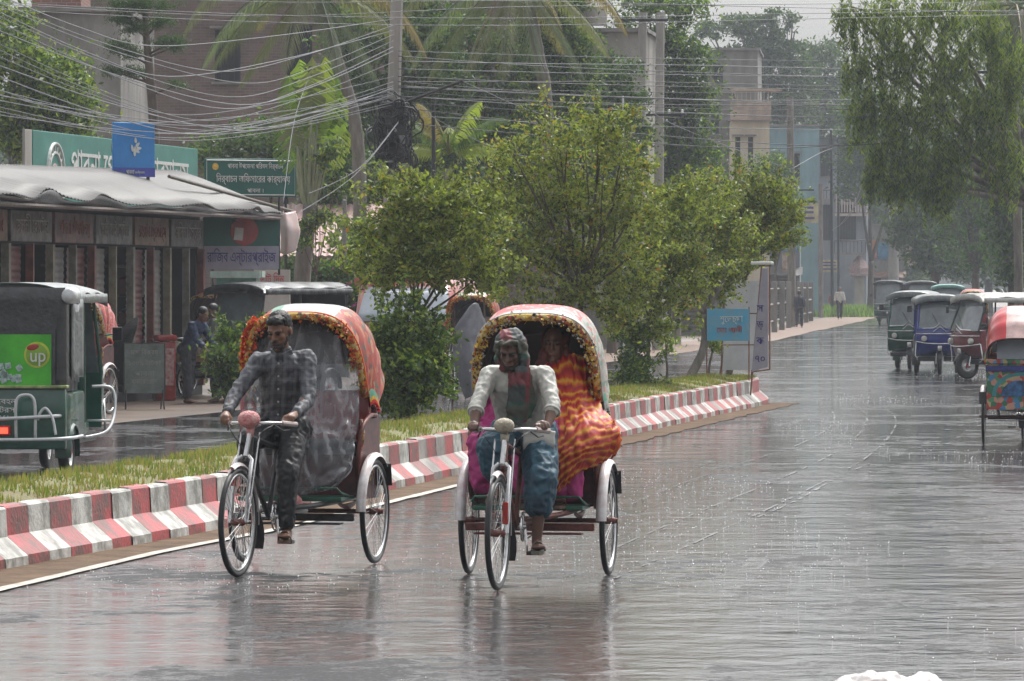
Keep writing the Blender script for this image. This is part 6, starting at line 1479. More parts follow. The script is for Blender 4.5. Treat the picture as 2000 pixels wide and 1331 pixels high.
# ---- boards at the end of the median
sg = thing('signboard', 'tall white sheet-metal sign on a leaning rusty frame at the median end', 'sign', tuple(P(1446, 0, 82.6))[:2] + (.42,), R(18)); sg.scale = (.86, 1, .92)
wsm = mat('white_sign_sheet', (.55, .56, .58), .4, var=.12, scale=1.5, col2=(.42, .43, .45)); rfm = mat('rusty_sign_frame', (.24, .12, .07), .6, .2, var=.3)
q = MB(); 
for (x0, x1, z0, z1) in ((-.30, .42, 1.10, 1.66), (-.34, .36, .55, 1.08), (-.36, .28, .10, .53)): q.add([(x0, -.01, z0), (x1, -.01, z0), (x1 + .02, -.01, z1), (x0 + .03, -.01, z1), (x0, .01, z0), (x1, .01, z0), (x1 + .02, .01, z1), (x0 + .03, .01, z1)], [(0, 1, 2, 3), (7, 6, 5, 4), (0, 4, 5, 1), (1, 5, 6, 2), (2, 6, 7, 3), (3, 7, 4, 0)])
q.build('sheets', wsm, sg)
q = MB(); q.bar((.22, .03, -.1), (.46, .03, 1.75), .014, 6); q.bar((-.38, .03, -.1), (-.30, .03, 1.75), .014, 6); q.bar((-.33, .03, 1.09), (.38, .03, 1.09), .012, 6); q.bar((-.35, .03, .54), (.32, .03, .54), .012, 6); q.build('frame', rfm, sg)
ss = thing('side_sign', 'narrow grey sign panel with vertical writing fixed to a rusty post at the median tip', 'sign', tuple(G(1482, 742, .42)), -R(30))
q = MB(); q.add([(-.12, -.01, .12), (.16, -.01, .20), (.16, -.01, 1.72), (.06, -.01, 1.72), (-.12, .01, .12), (.16, .01, .20), (.16, .01, 1.72), (.06, .01, 1.72)], [(0, 1, 2, 3), (7, 6, 5, 4), (0, 4, 5, 1), (1, 5, 6, 2), (2, 6, 7, 3), (3, 7, 4, 0)]); o = q.build('panel', mat('lilac_sign_sheet', (.36, .35, .42), .4, var=.15, scale=2), ss)
for i, (tt, z) in enumerate((('স', 1.1), ('ড়', .85), ('ক', .60), ('৭০', .32))): text_mesh(tt, .16, MATS['sign_indigo'], o, 'lettering', (.03, -.016, z))
q = MB(); q.bar((-.16, .02, -.3), (.04, .02, 1.76), .013, 6); q.bar((.18, .02, .16), (.18, .02, 1.76), .012, 6); q.bar((.02, .02, 1.76), (.2, .02, 1.76), .012, 6); q.bar((-.12, .02, .12), (.18, .02, .16), .012, 6); q.build('frame', rfm, ss)
q = MB(); q.rbox((.06, 0, 1.80), (.36, .10, .05), .015); q.build('cap_lamp', wh, ss)
bs_ = thing('banner_board', 'sky blue printed banner stretched between the median trunks', 'banner', tuple(P(1422, 0, 79.6))[:2] + (.42,), R(4))
q = MB(); q.rbox((0, 0, .845), (.66, .02, .50), .005); o = q.build('print', mat('banner_blue', (.04, .28, .46), .4, var=.35, scale=6, col2=(.18, .34, .42)), bs_)
text_mesh('শুভেচ্ছা', .14, wh, o, 'lettering', (.05, -.014, .93), wid=.36); text_mesh('মোঃ আলী', .12, MATS['sign_red'], o, 'lettering', (.02, -.014, .76), wid=.40)
q = MB()
for x in (-.33, .33): q.bar((x, .015, -.1), (x, .015, 1.12), .012, 5)
q.build('stakes', rfm, bs_)
# ------------------------------------------------------------ vegetation
lg_a = leafmat('leaf_mid', (.10, .165, .038)); lg_b = leafmat('leaf_light', (.25, .31, .06)); lg_c = leafmat('leaf_dark', (.045, .085, .028)); lg_y = leafmat('leaf_yellow', (.34, .28, .05)); lg_o = leafmat('leaf_orange', (.38, .17, .05))
lg_bl = leafmat('leaf_bluish', (.065, .105, .06)); lg_br = leafmat('leaf_bright', (.22, .32, .06)); lg_gr = leafmat('leaf_greyed', (.13, .17, .10)); pink = leafmat('bougainvillea_pink', (.50, .10, .32)); dryf = leafmat('dry_frond', (.24, .19, .09)); whf = leafmat('pale_blossom', (.50, .48, .40))
med = 'young trees planted along the median'
def med_base(u, y): return (P(u, UH, y).x, y, .40)
# median trees (crowns as seen)
MT = [leafmat('median_leaf_mid', (.115, .150, .042)), leafmat('median_leaf_light', (.25, .295, .07)), leafmat('median_leaf_dark', (.055, .085, .030)), lg_y, lg_o]; MW_ = [4, 6.5, 2, .5, .06]
def clist(Y, L_): return [cl(u, v, Y + random.uniform(-.5, .5), ru, rv) for (u, v, ru, rv) in L_]
tree('median_tree', 'slim median tree rising between the two nearest rickshaws from a low bush', 'tree', med_base(812, 57.2), clist(57.2, [(775, 395, 55, 42), (850, 390, 70, 40), (910, 420, 60, 45), (760, 460, 60, 45), (830, 470, 75, 55), (905, 500, 60, 55), (740, 525, 45, 35), (810, 530, 70, 28), (930, 545, 40, 30)]), 9000, .062, MT, .032, bark, MW_, .075, group=med, hollow=.2, sprays=130, per=3, split=.55, wob=.12)
tree('median_bush', 'rounded dark green bush at the foot of the slim median tree', 'bush', med_base(800, 56.4), clist(56.4, [(770, 650, 50, 28), (830, 668, 50, 35), (750, 700, 45, 40), (800, 720, 60, 45), (850, 735, 35, 45), (790, 775, 55, 35), (755, 745, 40, 40)]), 9000, .075, [lg_a, lg_c, lg_b], .03, bark, [4, 3, 2], .06, hollow=.1, split=.15, per=2, sprays=60)
tree('median_tree', 'tallest median tree, its crown tinged yellow and red, right above the red hood', 'tree', med_base(1135, 66.5), clist(66.5, [(1090, 260, 50, 35), (1180, 250, 60, 35), (1000, 300, 50, 35), (1120, 320, 90, 50), (1220, 310, 50, 50), (985, 380, 60, 50), (1070, 400, 90, 60), (1170, 400, 90, 60), (1240, 400, 55, 60), (990, 470, 55, 50), (1070, 500, 80, 50), (1160, 490, 80, 60), (1235, 500, 60, 55), (1010, 550, 50, 45), (1100, 580, 60, 40), (1200, 575, 60, 45), (1050, 620, 30, 25), (1215, 630, 35, 25)]), 18500, .064, MT, .05, bark, [4, 6.5, 1.6, 1.1, .12], .085, group=med, hollow=.2, sprays=130, per=3, split=.6, wob=.1)
tree('median_tree', 'median tree with a broad yellowish green crown right of the tallest one', 'tree', med_base(1262, 73.5), clist(73.5, [(1290, 420, 55, 45), (1350, 410, 50, 40), (1260, 480, 55, 50), (1330, 480, 60, 50), (1290, 540, 60, 45), (1360, 540, 45, 40), (1240, 560, 45, 45), (1290, 600, 50, 35), (1250, 640, 50, 30)]), 8200, .066, MT, .03, bark, MW_, .085, group=med, hollow=.2, sprays=130, per=3, split=.55)
tree('median_tree', 'leaning median tree on a thick forked trunk before the red market board', 'tree', med_base(1348, 79.5), clist(80, [(1390, 400, 45, 40), (1340, 440, 50, 40), (1420, 460, 50, 40), (1370, 500, 50, 45), (1430, 520, 40, 35), (1320, 520, 40, 40), (1400, 560, 35, 25)]), 7500, .068, MT, .075, bark_g, [4, 5.5, 2.2, .5, .06], .085, group=med, hollow=.2, sprays=130, per=3, split=.5, wob=.25)
tree('median_tree', 'rightmost median tree with a flat dense crown beside the white sign', 'tree', med_base(1424, 83.0), clist(83, [(1440, 385, 45, 32), (1500, 380, 40, 32), (1470, 430, 50, 40), (1520, 420, 30, 40), (1460, 480, 45, 35), (1510, 470, 30, 30), (1430, 440, 40, 40)]), 7500, .068, MT, .055, bark, [3, 5, 2.6, .7, .08], .085, group=med, hollow=.2, sprays=130, per=3, split=.62)
tree('median_shrub', 'narrow upright shrub standing alone on the grass beyond the red hood', 'shrub', med_base(1240, 73.0), clist(73, [(1240, 690, 22, 28), (1232, 722, 26, 26), (1250, 735, 22, 22), (1240, 748, 24, 18), (1245, 660, 14, 20)]), 3200, .08, [lg_c, lg_a, lg_b], .012, bark, [4, 3, 1], .05, hollow=.1, split=.1, aspect=.3, sprays=25)
for i, (u, y, tt) in enumerate(((1302, 76.5, 'thin bare sapling stem with a white tip between the median trunks'), (1384, 81, 'short leafy sapling right of the thick leaning trunk'), (1408, 84, 'slender sapling in front of the blue banner'))):
    tree('sapling', tt, 'sapling', med_base(u, y), clist(y, [(u, 640 - i * 8, 20, 18), (u + 4, 668, 16, 14)]), 420, .085, [lg_a, lg_b, whf if i == 0 else lg_y], .022, bark, [3, 2, 1], .06, hollow=.1, split=.6)
tree('roadside_shrub', 'dark green shrub growing at the roadside behind the orange hood streamers', 'shrub', tuple(P(455, 0, 74.5))[:2] + (0,), clist(74.5, [(450, 665, 25, 18), (440, 700, 25, 25), (468, 700, 22, 25), (452, 735, 28, 20), (460, 765, 20, 18)]), 4200, .085, [lg_c, lg_a, lg_b], .02, bark, [4, 3, 1], .055, hollow=.1, split=.2, sprays=25)
# bougainvillea and low greenery
for i, (us, lab) in enumerate((([(575, 530, 30, 28), (560, 560, 25, 25), (610, 545, 35, 30), (600, 590, 35, 25)], 'bougainvillea bush with pink flowers below the fan palm'), ([(660, 540, 35, 35), (690, 575, 35, 30), (650, 600, 40, 25)], 'bougainvillea bush with pink flowers left of the minibus'))):
    tree('bougainvillea', lab, 'bush', tuple(P(us[0][0] + 20, 0, 104))[:2] + (0,), clist(104, us), 5200, .10, [lg_a, lg_c, lg_bl, pink], .03, bark, [4, 3, 2, .5], .09, hollow=.1, split=.4)
tree('street_tree', 'pale leafed small tree before the pink tin roof', 'tree', tuple(P(690, 0, 110))[:2] + (0,), clist(110, [(655, 440, 30, 10), (665, 470, 35, 14), (705, 460, 45, 28), (700, 500, 50, 30), (740, 480, 35, 40), (670, 520, 30, 20)]), 3000, .12, [lg_b, lg_a, lg_bl], .04, bark_g, [3, 3, 1], .12, hollow=.2, split=.45)
bt = 'trees behind the shops and houses'
tree('street_tree', 'bright leaved tree at the far left above the shop roof', 'tree', tuple(P(60, 0, 112))[:2] + (0,), clist(112, [(10, 50, 50, 40), (30, 120, 60, 50), (100, 150, 60, 50), (150, 190, 40, 40), (60, 220, 70, 50), (130, 260, 50, 40), (10, 250, 50, 50), (70, 290, 60, 25)]), 15000, .13, [lg_a, lg_b, lg_c, lg_br], .12, bark_g, [4, 3, 3, 1.5], .16, group=bt, split=.4)
tree('street_tree', 'dark tree behind the cable pole', 'tree', tuple(P(790, 0, 132))[:2] + (0,), clist(132, [(700, 60, 70, 60), (820, 40, 80, 60), (690, 170, 60, 60), (830, 140, 80, 70), (700, 280, 70, 60), (820, 260, 90, 70), (860, 350, 80, 50), (730, 370, 60, 50), (650, 350, 50, 50)]), 20000, .16, [lg_c, lg_a, lg_bl, lg_gr], .18, bark, [5, 2.5, 3, 1.5], .2, group=bt, split=.4)
tree('street_tree', 'dark tree under the second coconut palm', 'tree', tuple(P(980, 0, 134))[:2] + (0,), clist(134, [(920, 80, 70, 70), (1000, 130, 70, 70), (920, 220, 80, 70), (1010, 260, 80, 70), (930, 340, 80, 50), (1030, 350, 60, 60), (960, 430, 90, 50), (850, 430, 60, 40)]), 19000, .16, [lg_c, lg_a, lg_bl, lg_gr], .18, bark, [6, 2, 3, 1.5], .2, group=bt, split=.4)
tree('street_tree', 'shaggy tree climbing beside the red brick tower', 'tree', tuple(P(1090, 0, 130))[:2] + (0,), clist(130, [(1090, 30, 55, 50), (1120, 90, 40, 45), (1080, 150, 60, 55), (1130, 170, 35, 45), (1090, 250, 60, 60), (1050, 60, 40, 50)]), 13000, .14, [lg_c, lg_a, lg_bl, lg_b], .14, bark, [4, 3, 2, 1], .17, group=bt, split=.4)
tree('street_tree', 'dark round tree against the long pale concrete block', 'tree', tuple(P(1195, 0, 140))[:2] + (0,), clist(140, [(1200, 135, 38, 35), (1180, 185, 45, 40), (1220, 200, 45, 45), (1150, 250, 50, 50), (1230, 270, 40, 50), (1190, 320, 60, 60), (1140, 340, 50, 50)]), 11000, .14, [lg_c, lg_bl, lg_a], .14, bark, [5, 3, 2], .17, group=bt, split=.4)
tree('street_tree', 'tall bright tree growing round the twin poles', 'tree', tuple(P(1320, 0, 160))[:2] + (0,), clist(160, [(1212, 45, 24, 15), (1265, 10, 45, 28), (1330, 15, 40, 30), (1310, 75, 45, 30), (1350, 110, 38, 38), (1320, 165, 55, 45), (1375, 170, 20, 25), (1300, 240, 50, 50), (1355, 230, 40, 50), (1290, 310, 50, 45), (1350, 310, 50, 50), (1370, 370, 50, 50), (1300, 400, 60, 60)]), 20000, .16, [lg_a, lg_br, lg_c, lg_bl], .16, bark_g, [4, 2, 3, 3], .2, group=bt, split=.4)
tree('street_tree', 'spreading layered tree standing against the pale sky', 'tree', tuple(P(1500, 0, 320))[:2] + (0,), clist(320, [(1390, 60, 28, 16), (1440, 45, 40, 18), (1480, 60, 45, 25), (1515, 30, 28, 12), (1548, 45, 18, 16), (1470, 100, 40, 22), (1530, 100, 45, 28), (1500, 150, 40, 35), (1560, 150, 42, 40), (1545, 210, 50, 40), (1500, 210, 35, 35)]), 15000, .27, [lg_c, lg_bl, lg_a], .22, bark, [4, 4, 2], .2, group=bt, split=.5)
tree('street_tree', 'small bright tree between the cream and the faded blue building', 'tree', tuple(P(1510, 0, 226))[:2] + (0,), clist(226, [(1500, 320, 28, 28), (1530, 350, 24, 30), (1490, 370, 28, 30), (1545, 395, 20, 22), (1515, 410, 40, 30), (1540, 455, 28, 26)]), 6500, .15, [lg_a, lg_br, lg_bl], .09, bark, [4, 2, 3], .17, group=bt, split=.45)
# hazy trees beyond
for i, (u, Y, L_) in enumerate(((1590, 350, [(1575, 105, 28, 20), (1610, 100, 36, 22), (1600, 150, 50, 40), (1640, 190, 50, 60), (1590, 220, 50, 50)]), (1700, 300, [(1690, 250, 60, 70), (1740, 330, 60, 70), (1680, 350, 50, 50)]), (1830, 250, [(1800, 330, 60, 60), (1850, 400, 60, 60), (1790, 450, 50, 50), (1840, 500, 60, 40)]), (1905, 215, [(1900, 250, 60, 70), (1950, 330, 60, 70), (1890, 370, 50, 60), (1930, 450, 60, 60), (1900, 510, 50, 40), (1850, 300, 40, 60), (1860, 440, 40, 60), (1960, 160, 60, 80), (1870, 180, 60, 60)]), (1975, 165, [(1980, 120, 50, 70), (1960, 230, 50, 60), (1990, 330, 50, 70), (1970, 430, 45, 60), (1985, 510, 40, 50), (1940, 330, 40, 50), (2000, 20, 60, 60)]))):
    tree('far_tree', ['hazy tree filling the gap of sky beside the layered tree', 'hazy tree behind the verandah house', 'bluish hazy tree over the far end of the road', 'dark hazy tree behind the hanging weeping crown', 'dark dense tree at the right edge of the street'][i], 'tree', tuple(P(u, 0, Y))[:2] + (0,), clist(Y, L_), 11000, .26 if Y > 240 else .2, [lg_bl, lg_a, lg_c] if i != 4 else [lg_c, lg_bl, lg_a], .2, bark, [4, 3, 3], .28, group='hazy trees along the far road', split=.35)
far0 = tree('far_tree', 'small pale tree in the far-off treeline behind the houses', 'tree', tuple(P(60, 0, 380))[:2] + (0,), clist(380, [(60, 330, 60, 50), (20, 400, 60, 60), (100, 400, 60, 60), (60, 450, 80, 70), (50, 520, 80, 40)]), 9000, .5, [lg_bl, lg_a, lg_c], .3, bark, [4, 3, 3], .5, group='far-off treeline', split=.35)
for i in range(17):
    c = copy_tree(far0); u = -60 + i * 132 + random.uniform(-30, 30); Y = random.uniform(345, 400); c.location = tuple(P(u, 0, Y))[:2] + (0,); k = random.uniform(.8, 1.15); c.scale = (k, k, k); c.rotation_euler = (0, 0, random.uniform(0, 6))
# weeping tree, upper right
def weeping(label, base, tops, n_str, m_, leaf, Y):
    base = V(base); t = thing('weeping_tree', label, 'tree', base); pts = []
    cls = []
    for (u, v, ru, rv, dl) in tops:
        c = P(u, v, Y) - base; cls.append((tuple(c), (ru * Y / F, ru * Y / F, rv * Y / F)))
    for (c, r), tp in zip(cls, tops):
        for _ in range(int(n_str * r[0] * 1.3)):
            d = rng.normal(size=3); d /= np.linalg.norm(d); s0 = np.array(c) + d * np.array(r) * rng.random() ** .4; ln = rng.uniform(.3, 1.0) * tp[4] * Y / F; dr = rng.normal(size=2) * .12
            k = int(10 + ln * 26); tt = rng.random(k)[:, None]
            p = s0 + np.concatenate([dr[0] * tt * ln, dr[1] * tt * ln, -tt * ln], axis=1) + rng.normal(size=(k, 3)) * .035; pts.append(p)
    mb = limbs(MB(), (0, 0, 0), cls, .15, .6, .1, per=1); mb.build('trunk', bark_g, t, smooth='all')
    leaf_mesh('crown', np.concatenate(pts), leaf, m_, t, .20, .9, None); return t
weeping('tall weeping tree with long hanging strands in the upper right', tuple(P(2180, 0, 116))[:2] + (0,), [(1665, 20, 40, 35, 90), (1740, 10, 60, 40, 120), (1830, 10, 60, 40, 130), (1680, 110, 45, 40, 100), (1760, 100, 60, 40, 130), (1850, 110, 60, 40, 120), (1680, 200, 35, 30, 110), (1740, 210, 55, 40, 140), (1820, 210, 60, 40, 140), (1730, 300, 45, 30, 90), (1800, 310, 45, 30, 110), (1920, 190, 50, 40, 150), (1975, 110, 50, 50, 170), (1965, 290, 35, 40, 130), (1860, 280, 40, 40, 130), (1750, 355, 30, 25, 60), (1830, 370, 30, 20, 70), (1930, 40, 50, 40, 100), (1700, 340, 20, 20, 60)], 72, [lg_a, lg_b, lg_b, lg_c, lg_gr], .15, 112)
# layered conifer
ar = thing('layered_conifer', 'slender layered conifer in front of the parapet block', 'tree', tuple(P(302, 0, 108))[:2] + (0,)); b_ = V(ar.location)
q = MB(); q.tube(cat_rom([V((0, 0, 0)), P(302, 300, 108) - b_, P(293, 150, 108) - b_, P(285, 60, 108) - b_, P(280, -60, 108) - b_], 6), [.14 - .004 * i for i in range(25)], 8)
cs = []
for (u, v, ru, rv) in ((272, 12, 62, 12), (240, 40, 25, 10), (310, 45, 28, 12), (262, 55, 25, 10), (330, 85, 32, 12), (232, 92, 30, 10), (250, 105, 26, 9), (345, 90, 20, 8), (225, 140, 28, 6), (270, 142, 30, 8), (350, 165, 22, 6), (270, -30, 50, 12), (280, -60, 35, 14)):
    c = P(u, v, 108 + random.uniform(-.4, .4)) - b_; k = 108 / F; cs.append((tuple(c), (ru * k, ru * k * .8, rv * k * 1.1))); q.tube([P(290, v + 22, 108) - b_, c], [.03, .012], 5)
q.build('trunk', bark, ar, smooth='all'); leaf_mesh('crown', cloud_pts(cs, 13000, .07, hollow=.1), .10, [lg_c, lg_bl, lg_c], ar, .16, -.4)
# palms
def frond(mb, lf, o, az, el, L_, droop, w_=.62, n=34):
    """rachis into mb; leaflets into lf list"""
    o = V(o); d = V((cos(az) * cos(el), sin(az) * cos(el), sin(el))); pts = []; p = o.copy(); st = L_ / n
    for i in range(n + 1):
        pts.append(p.copy()); p += d * st; d = (d + V((0, 0, -droop * st * (.5 + i / n)))).normalized()
    mb.tube(pts[::2], [lerp(.035, .006, i / (n / 2)) for i in range(len(pts[::2]))], 5)
    for i in range(3, n):
        for k in range(2):
            t = (i + k * .5) / n; a = pts[i].lerp(pts[i + 1], k * .5); f = (pts[i + 1] - pts[i]).normalized(); s_ = f.cross(V((0, 0, 1))); s_ = s_.normalized() if s_.length > .05 else V((1, 0, 0))
            ll = w_ * (sin(pi * min(1, t * .9 + .12)) ** .6) * random.uniform(.8, 1.1)
            for sg in (-1, 1):
                e = (s_ * sg * .62 + f * .42 + V((0, 0, -.62 - .3 * random.random()))).normalized(); m1 = a + e * ll * .5 + V((0, 0, .05 * ll)); m2 = a + e * ll + V((0, 0, -.22 * ll)); ww = f * .020
                lf.append((a - ww, m1 - ww * 1.2, m2, m1 + ww * 1.2))
def palm(label, base, tpts, crown, fr, Y, leafs, n=34, w_=.62, group=None):
    base = V(base); t = thing('coconut_palm', label, 'palm', base, 0, group); q = MB(); pp = cat_rom([V((0, 0, 0))] + [P(u, v, Y) - base for u, v in tpts], 8)
    q.tube(pp, [lerp(.17, .11, i / (len(pp) - 1)) + .006 * (i % 2) for i in range(len(pp))], 9); q.build('trunk', bark_g, t, smooth='all'); c = P(crown[0], crown[1], Y) - base
    for k, (az, el, L_, dr) in enumerate(fr):
        mb = MB(); lf = []; frond(mb, lf, c, R(az), R(el), L_, dr, w_, n); nb = len(mb.f)
        for q4 in lf: mb.add(q4, [(0, 1, 2, 3)], 1)
        mb.build('frond', [dryf if k % 5 == 4 else leafs[k % len(leafs)], dryf if k % 7 == 6 else leafs[k % len(leafs)]], t)
    return t
pf = [leafmat('palm_green', (.125, .155, .06)), leafmat('palm_dull', (.15, .165, .085)), lg_gr]
pg = 'coconut palms before the brick building'
palm('coconut palm whose fronds arch over the fan palm', tuple(P(700, 0, 116))[:2] + (0,), [(700, 300), (660, 120), (612, -35)], (610, -40), [(178, 42, 3.6, .55), (190, 20, 3.9, .62), (165, -5, 3.6, .5), (205, -20, 3.4, .35), (185, -50, 3.0, .15), (0, 35, 3.4, .55), (350, 5, 3.6, .6), (15, -15, 3.3, .4), (330, -45, 3.0, .2), (270, 20, 3.0, .7), (255, -20, 3.2, .5), (290, -35, 3.2, .3), (60, 30, 3.4, .6), (120, 20, 3.4, .6), (220, 60, 3.2, .8), (310, 55, 3.2, .8)], 116, pf, group=pg)
palm('coconut palm with a slender leaning trunk right of the cable pole', tuple(P(1078, 0, 118))[:2] + (0,), [(1068, 235), (1052, 110), (1028, -10), (1010, -60)], (1005, -60), [(180, 40, 3.8, .6), (188, 10, 3.9, .55), (172, -20, 3.6, .4), (200, -38, 3.5, .25), (235, -45, 3.2, .15), (0, 40, 3.4, .6), (355, 8, 3.4, .6), (12, -20, 3.2, .4), (335, -45, 3.2, .25), (275, 10, 3.2, .7), (262, -40, 3.4, .25), (295, -55, 3.0, .15), (90, 20, 3.2, .6), (60, -10, 3.2, .5), (150, 55, 3.4, .8)], 118, pf, group=pg)
palm('coconut palm crown hanging in at the upper right corner', tuple(P(2040, 0, 150))[:2] + (0,), [(2030, 200), (1990, 20)], (1985, 10), [(180, 30, 3.6, .6), (195, 0, 3.6, .5), (170, -25, 3.2, .4), (220, -30, 3.2, .4), (270, -20, 3.0, .5), (0, 20, 3.2, .6), (320, -20, 3.2, .5), (140, 20, 3.4, .6)], 150, pf)
# low palm-like plant between pole and median tree
palm('low bushy palm beside the small dark pole', tuple(P(880, 0, 112))[:2] + (0,), [(878, 470), (876, 330)], (876, 300), [(180, 55, 1.6, .9), (200, 25, 1.6, .9), (0, 55, 1.7, .9), (340, 25, 1.7, .9), (270, 45, 1.5, 1.0), (90, 50, 1.5, .9), (230, 65, 1.6, .9), (310, 65, 1.7, .9)], 112, [lg_a, lg_b], 22, .40)
# fan palm (traveller's palm)
fp = thing('fan_palm', 'tall fan palm with torn paddle leaves rising behind the office signboard', 'palm', tuple(P(598, 0, 99))[:2] + (0,)); b_ = V(fp.location)
q = MB(); pp = cat_rom([V((0, 0, 0)), P(590, 560, 99) - b_, P(598, 470, 99) - b_, P(608, 400, 99) - b_], 5); q.tube(pp, [.13, .13, .13, .14, .15, .16, .17, .17, .17, .16, .15, .15, .14, .14, .16, .16], 9); q.build('trunk', bark_g, fp, smooth='all')
petm = mat('pale_petiole', (.30, .33, .20), .6, var=.25, scale=6, stretch=(1, 1, .3))
tips = [(560, 165, -1), (585, 135, -.6), (610, 130, -.3), (635, 130, .2), (655, 165, .6), (668, 205, 1), (548, 215, -1), (672, 260, 1), (545, 270, -1), (620, 170, 0), (600, 190, 0)]
for k, (u, v, s_) in enumerate(tips):
    yb = 99 + random.uniform(-.35, .35); a = P(604 + s_ * 6, 410, 99) - b_; c = P(lerp(607, u, .45), lerp(400, v, .62), yb) - b_; e = P(u, v - 20, yb) - b_
    q = MB(); q.tube(cat_rom([a, a.lerp(c, .5) + V((s_ * .04, 0, 0)), c], 4), [.045, .042, .04, .036, .033, .03, .027, .025, .022], 6); q.build('petiole', petm, fp, smooth='all')
    bl = MB(); ax = (e - c); L_ = ax.length; ax.normalize(); side = ax.cross(V((0, 1, 0))).normalized(); fd = V((random.uniform(-.2, .2), -1, random.uniform(-.3, .2))).normalized(); nseg = 20
    for sg in (-1, 1):
        for i in range(nseg):
            t0, t1 = i / nseg, (i + .82) / nseg; w0 = .27 * (sin(pi * (t0 * .86 + .1)) ** .5); w1 = .27 * (sin(pi * (t1 * .86 + .1)) ** .5); hang = -.16 * random.uniform(.3, 1.4)
            p0 = c + ax * L_ * t0; p1 = c + ax * L_ * t1; p2 = p1 + side * sg * w1 + fd * .10 + V((0, 0, hang)); p3 = p0 + side * sg * w0 + fd * .10 + V((0, 0, hang))
            bl.add([p0, p1, p2, p3], [(0, 1, 2, 3)])
    bl.build('leaf_blade', [lg_a, lg_br, pf[1], lg_b][k % 4], fp)
tree('climber', 'leafy climber growing up the fan palm trunk', 'climber', tuple(P(606, 0, 98.6))[:2] + (0,), clist(98.6, [(600, 440, 22, 20), (590, 470, 20, 14), (625, 425, 20, 16), (640, 300, 25, 30), (655, 350, 22, 26)]), 1800, .11, [lg_a, lg_b, lg_bl], .02, bark, None, .08, hollow=.1, split=.6)
# mango-like pale leaves before the building, left of pole (creeper mass on wall)
tree('street_tree', 'leafy tree crowding behind the office signboard and the fan palm', 'tree', tuple(P(520, 0, 122))[:2] + (0,), clist(122, [(430, 290, 50, 30), (500, 270, 60, 40), (560, 320, 50, 50), (640, 250, 40, 60), (700, 330, 50, 50), (660, 380, 50, 30), (450, 330, 60, 20)]), 10000, .14, [lg_a, lg_bl, lg_gr, lg_c], .12, bark, [3, 3, 2, 3], .17, group=bt, split=.45)

# ------------------------------------------------------------ poles and cables
def pole(label, u_top, v_top, u_bot, Y, r0, r1, arms=(), m=conc_l, name='utility_pole'):
    b = P(u_bot, UH, Y); base = V((b.x, Y, 0)); t = thing(name, label, 'pole', base); tp = P(u_top, v_top, Y) - base
    q = MB(); q.tube([V((0, 0, -.1)), V((0, 0, 0)).lerp(tp, .5), tp], [r0, (r0 + r1) / 2, r1], 8); q.build('shaft', m, t, smooth=True)
    for (v, l_, an) in arms:
        f_ = (H + (UH - v) / F * Y) / max(tp.z, .1); c = tp * f_; q = MB(); q.rbox((0, 0, 0), (l_, .07, .07), .01, M=Matrix.Translation(c + V((0, -r1 - .04, 0))) @ Matrix.Rotation(R(an), 4, 'Z'))
        o = q.build('crossarm', steel, t)
        for s_ in (-.45, -.2, .2, .45):
            i_ = MB(); pp = c + Matrix.Rotation(R(an), 3, 'Z') @ V((s_ * l_, -r1 - .04, 0)); i_.lathe([(.001, .03), (.03, .03), (.045, .07), (.03, .10), (.04, .13), (.001, .16)], c=pp, n=8); i_.build('insulator', wh, o)
    return t
pole('tall concrete pole wrapped in a thick tangle of black cables', 777, -60, 752, 100, .16, .12, [(-20, 1.6, 10)])
pole('left one of the twin tall concrete poles', 1256, 25, 1243, 142, .17, .12, [(40, 1.4, 5)]); pole('right one of the twin tall concrete poles', 1290, 25, 1284, 146, .16, .12, [(225, 1.5, -10)])
pole('short dark pole between the cable pole and the low palm', 846, 190, 850, 104, .05, .04, m=steel); pole('thin grey post before the pink tin roof', 673, 382, 673, 106, .05, .045, m=conc)
pole('weathered pole in front of the faded blue building', 1543, 190, 1547, 226, .19, .15, [(372, 2.2, -25)], m=bark_g); pole('short brown pole among the far street shops', 1603, 360, 1603, 290, .14, .13, m=bark_g)
pole('thin iron pole before the verandah house', 1623, 255, 1626, 300, .10, .08, [(270, 1.8, 0)], m=steel); pole('slim iron pole right of the verandah house pole', 1637, 268, 1638, 303, .08, .07, m=steel)
pole('grey pole at the far right behind the weeping crown', 1983, 140, 1992, 125, .12, .10, [(142, 2.2, 0)], m=bark_g)
pole('thin white bracket post above the tallest median tree', 1217, 188, 1219, 118, .025, .02, m=wh)
tg = thing('cable_tangle', 'heavy black tangle of coiled cables and boxes hanging on the cable pole', 'cables', P(772, 260, 99.6)); c0 = V(tg.location); cabm = mat('cable_black', (.028, .028, .032), .5, var=.3); cabg = mat('cable_grey', (.10, .105, .12), .4, var=.3)
cabs = 0
for k in range(60):
    u = random.gauss(773, 16); v = random.uniform(205, 320); r_ = random.uniform(.10, .34); c = P(u, v, 99.6 + random.uniform(-.15, .1)) - c0; ax = V((random.gauss(0, .5), 1, random.gauss(0, .4)))
    q = MB(); pts = []
    x = ax.normalized().orthogonal().normalized(); y = ax.normalized().cross(x)
    for i in range(19): a = i / 18 * 2 * pi; pts.append(c + (x * cos(a) * random.uniform(.85, 1.1) + y * sin(a) * random.uniform(.85, 1.1)) * r_)
    q.tube(pts, random.choice([.012, .016, .02]), 5); q.build('coil', cabm, tg, smooth='all')
for k in range(14):
    q = MB(); q.rbox(P(random.gauss(773, 16), random.uniform(200, 330), 99.5) - c0, (random.uniform(.12, .26), .14, random.uniform(.14, .34)), .02); q.build('junction_box', steel if k % 3 else tarp_g, tg)
q = MB()
for k in range(26): a = P(random.gauss(773, 14), 200, 99.5) - c0; q.tube([a, a + V((random.gauss(0, .12), 0, -.5)), a + V((random.gauss(0, .2), 0, -1.1 - random.random() * .4))], .02, 5)
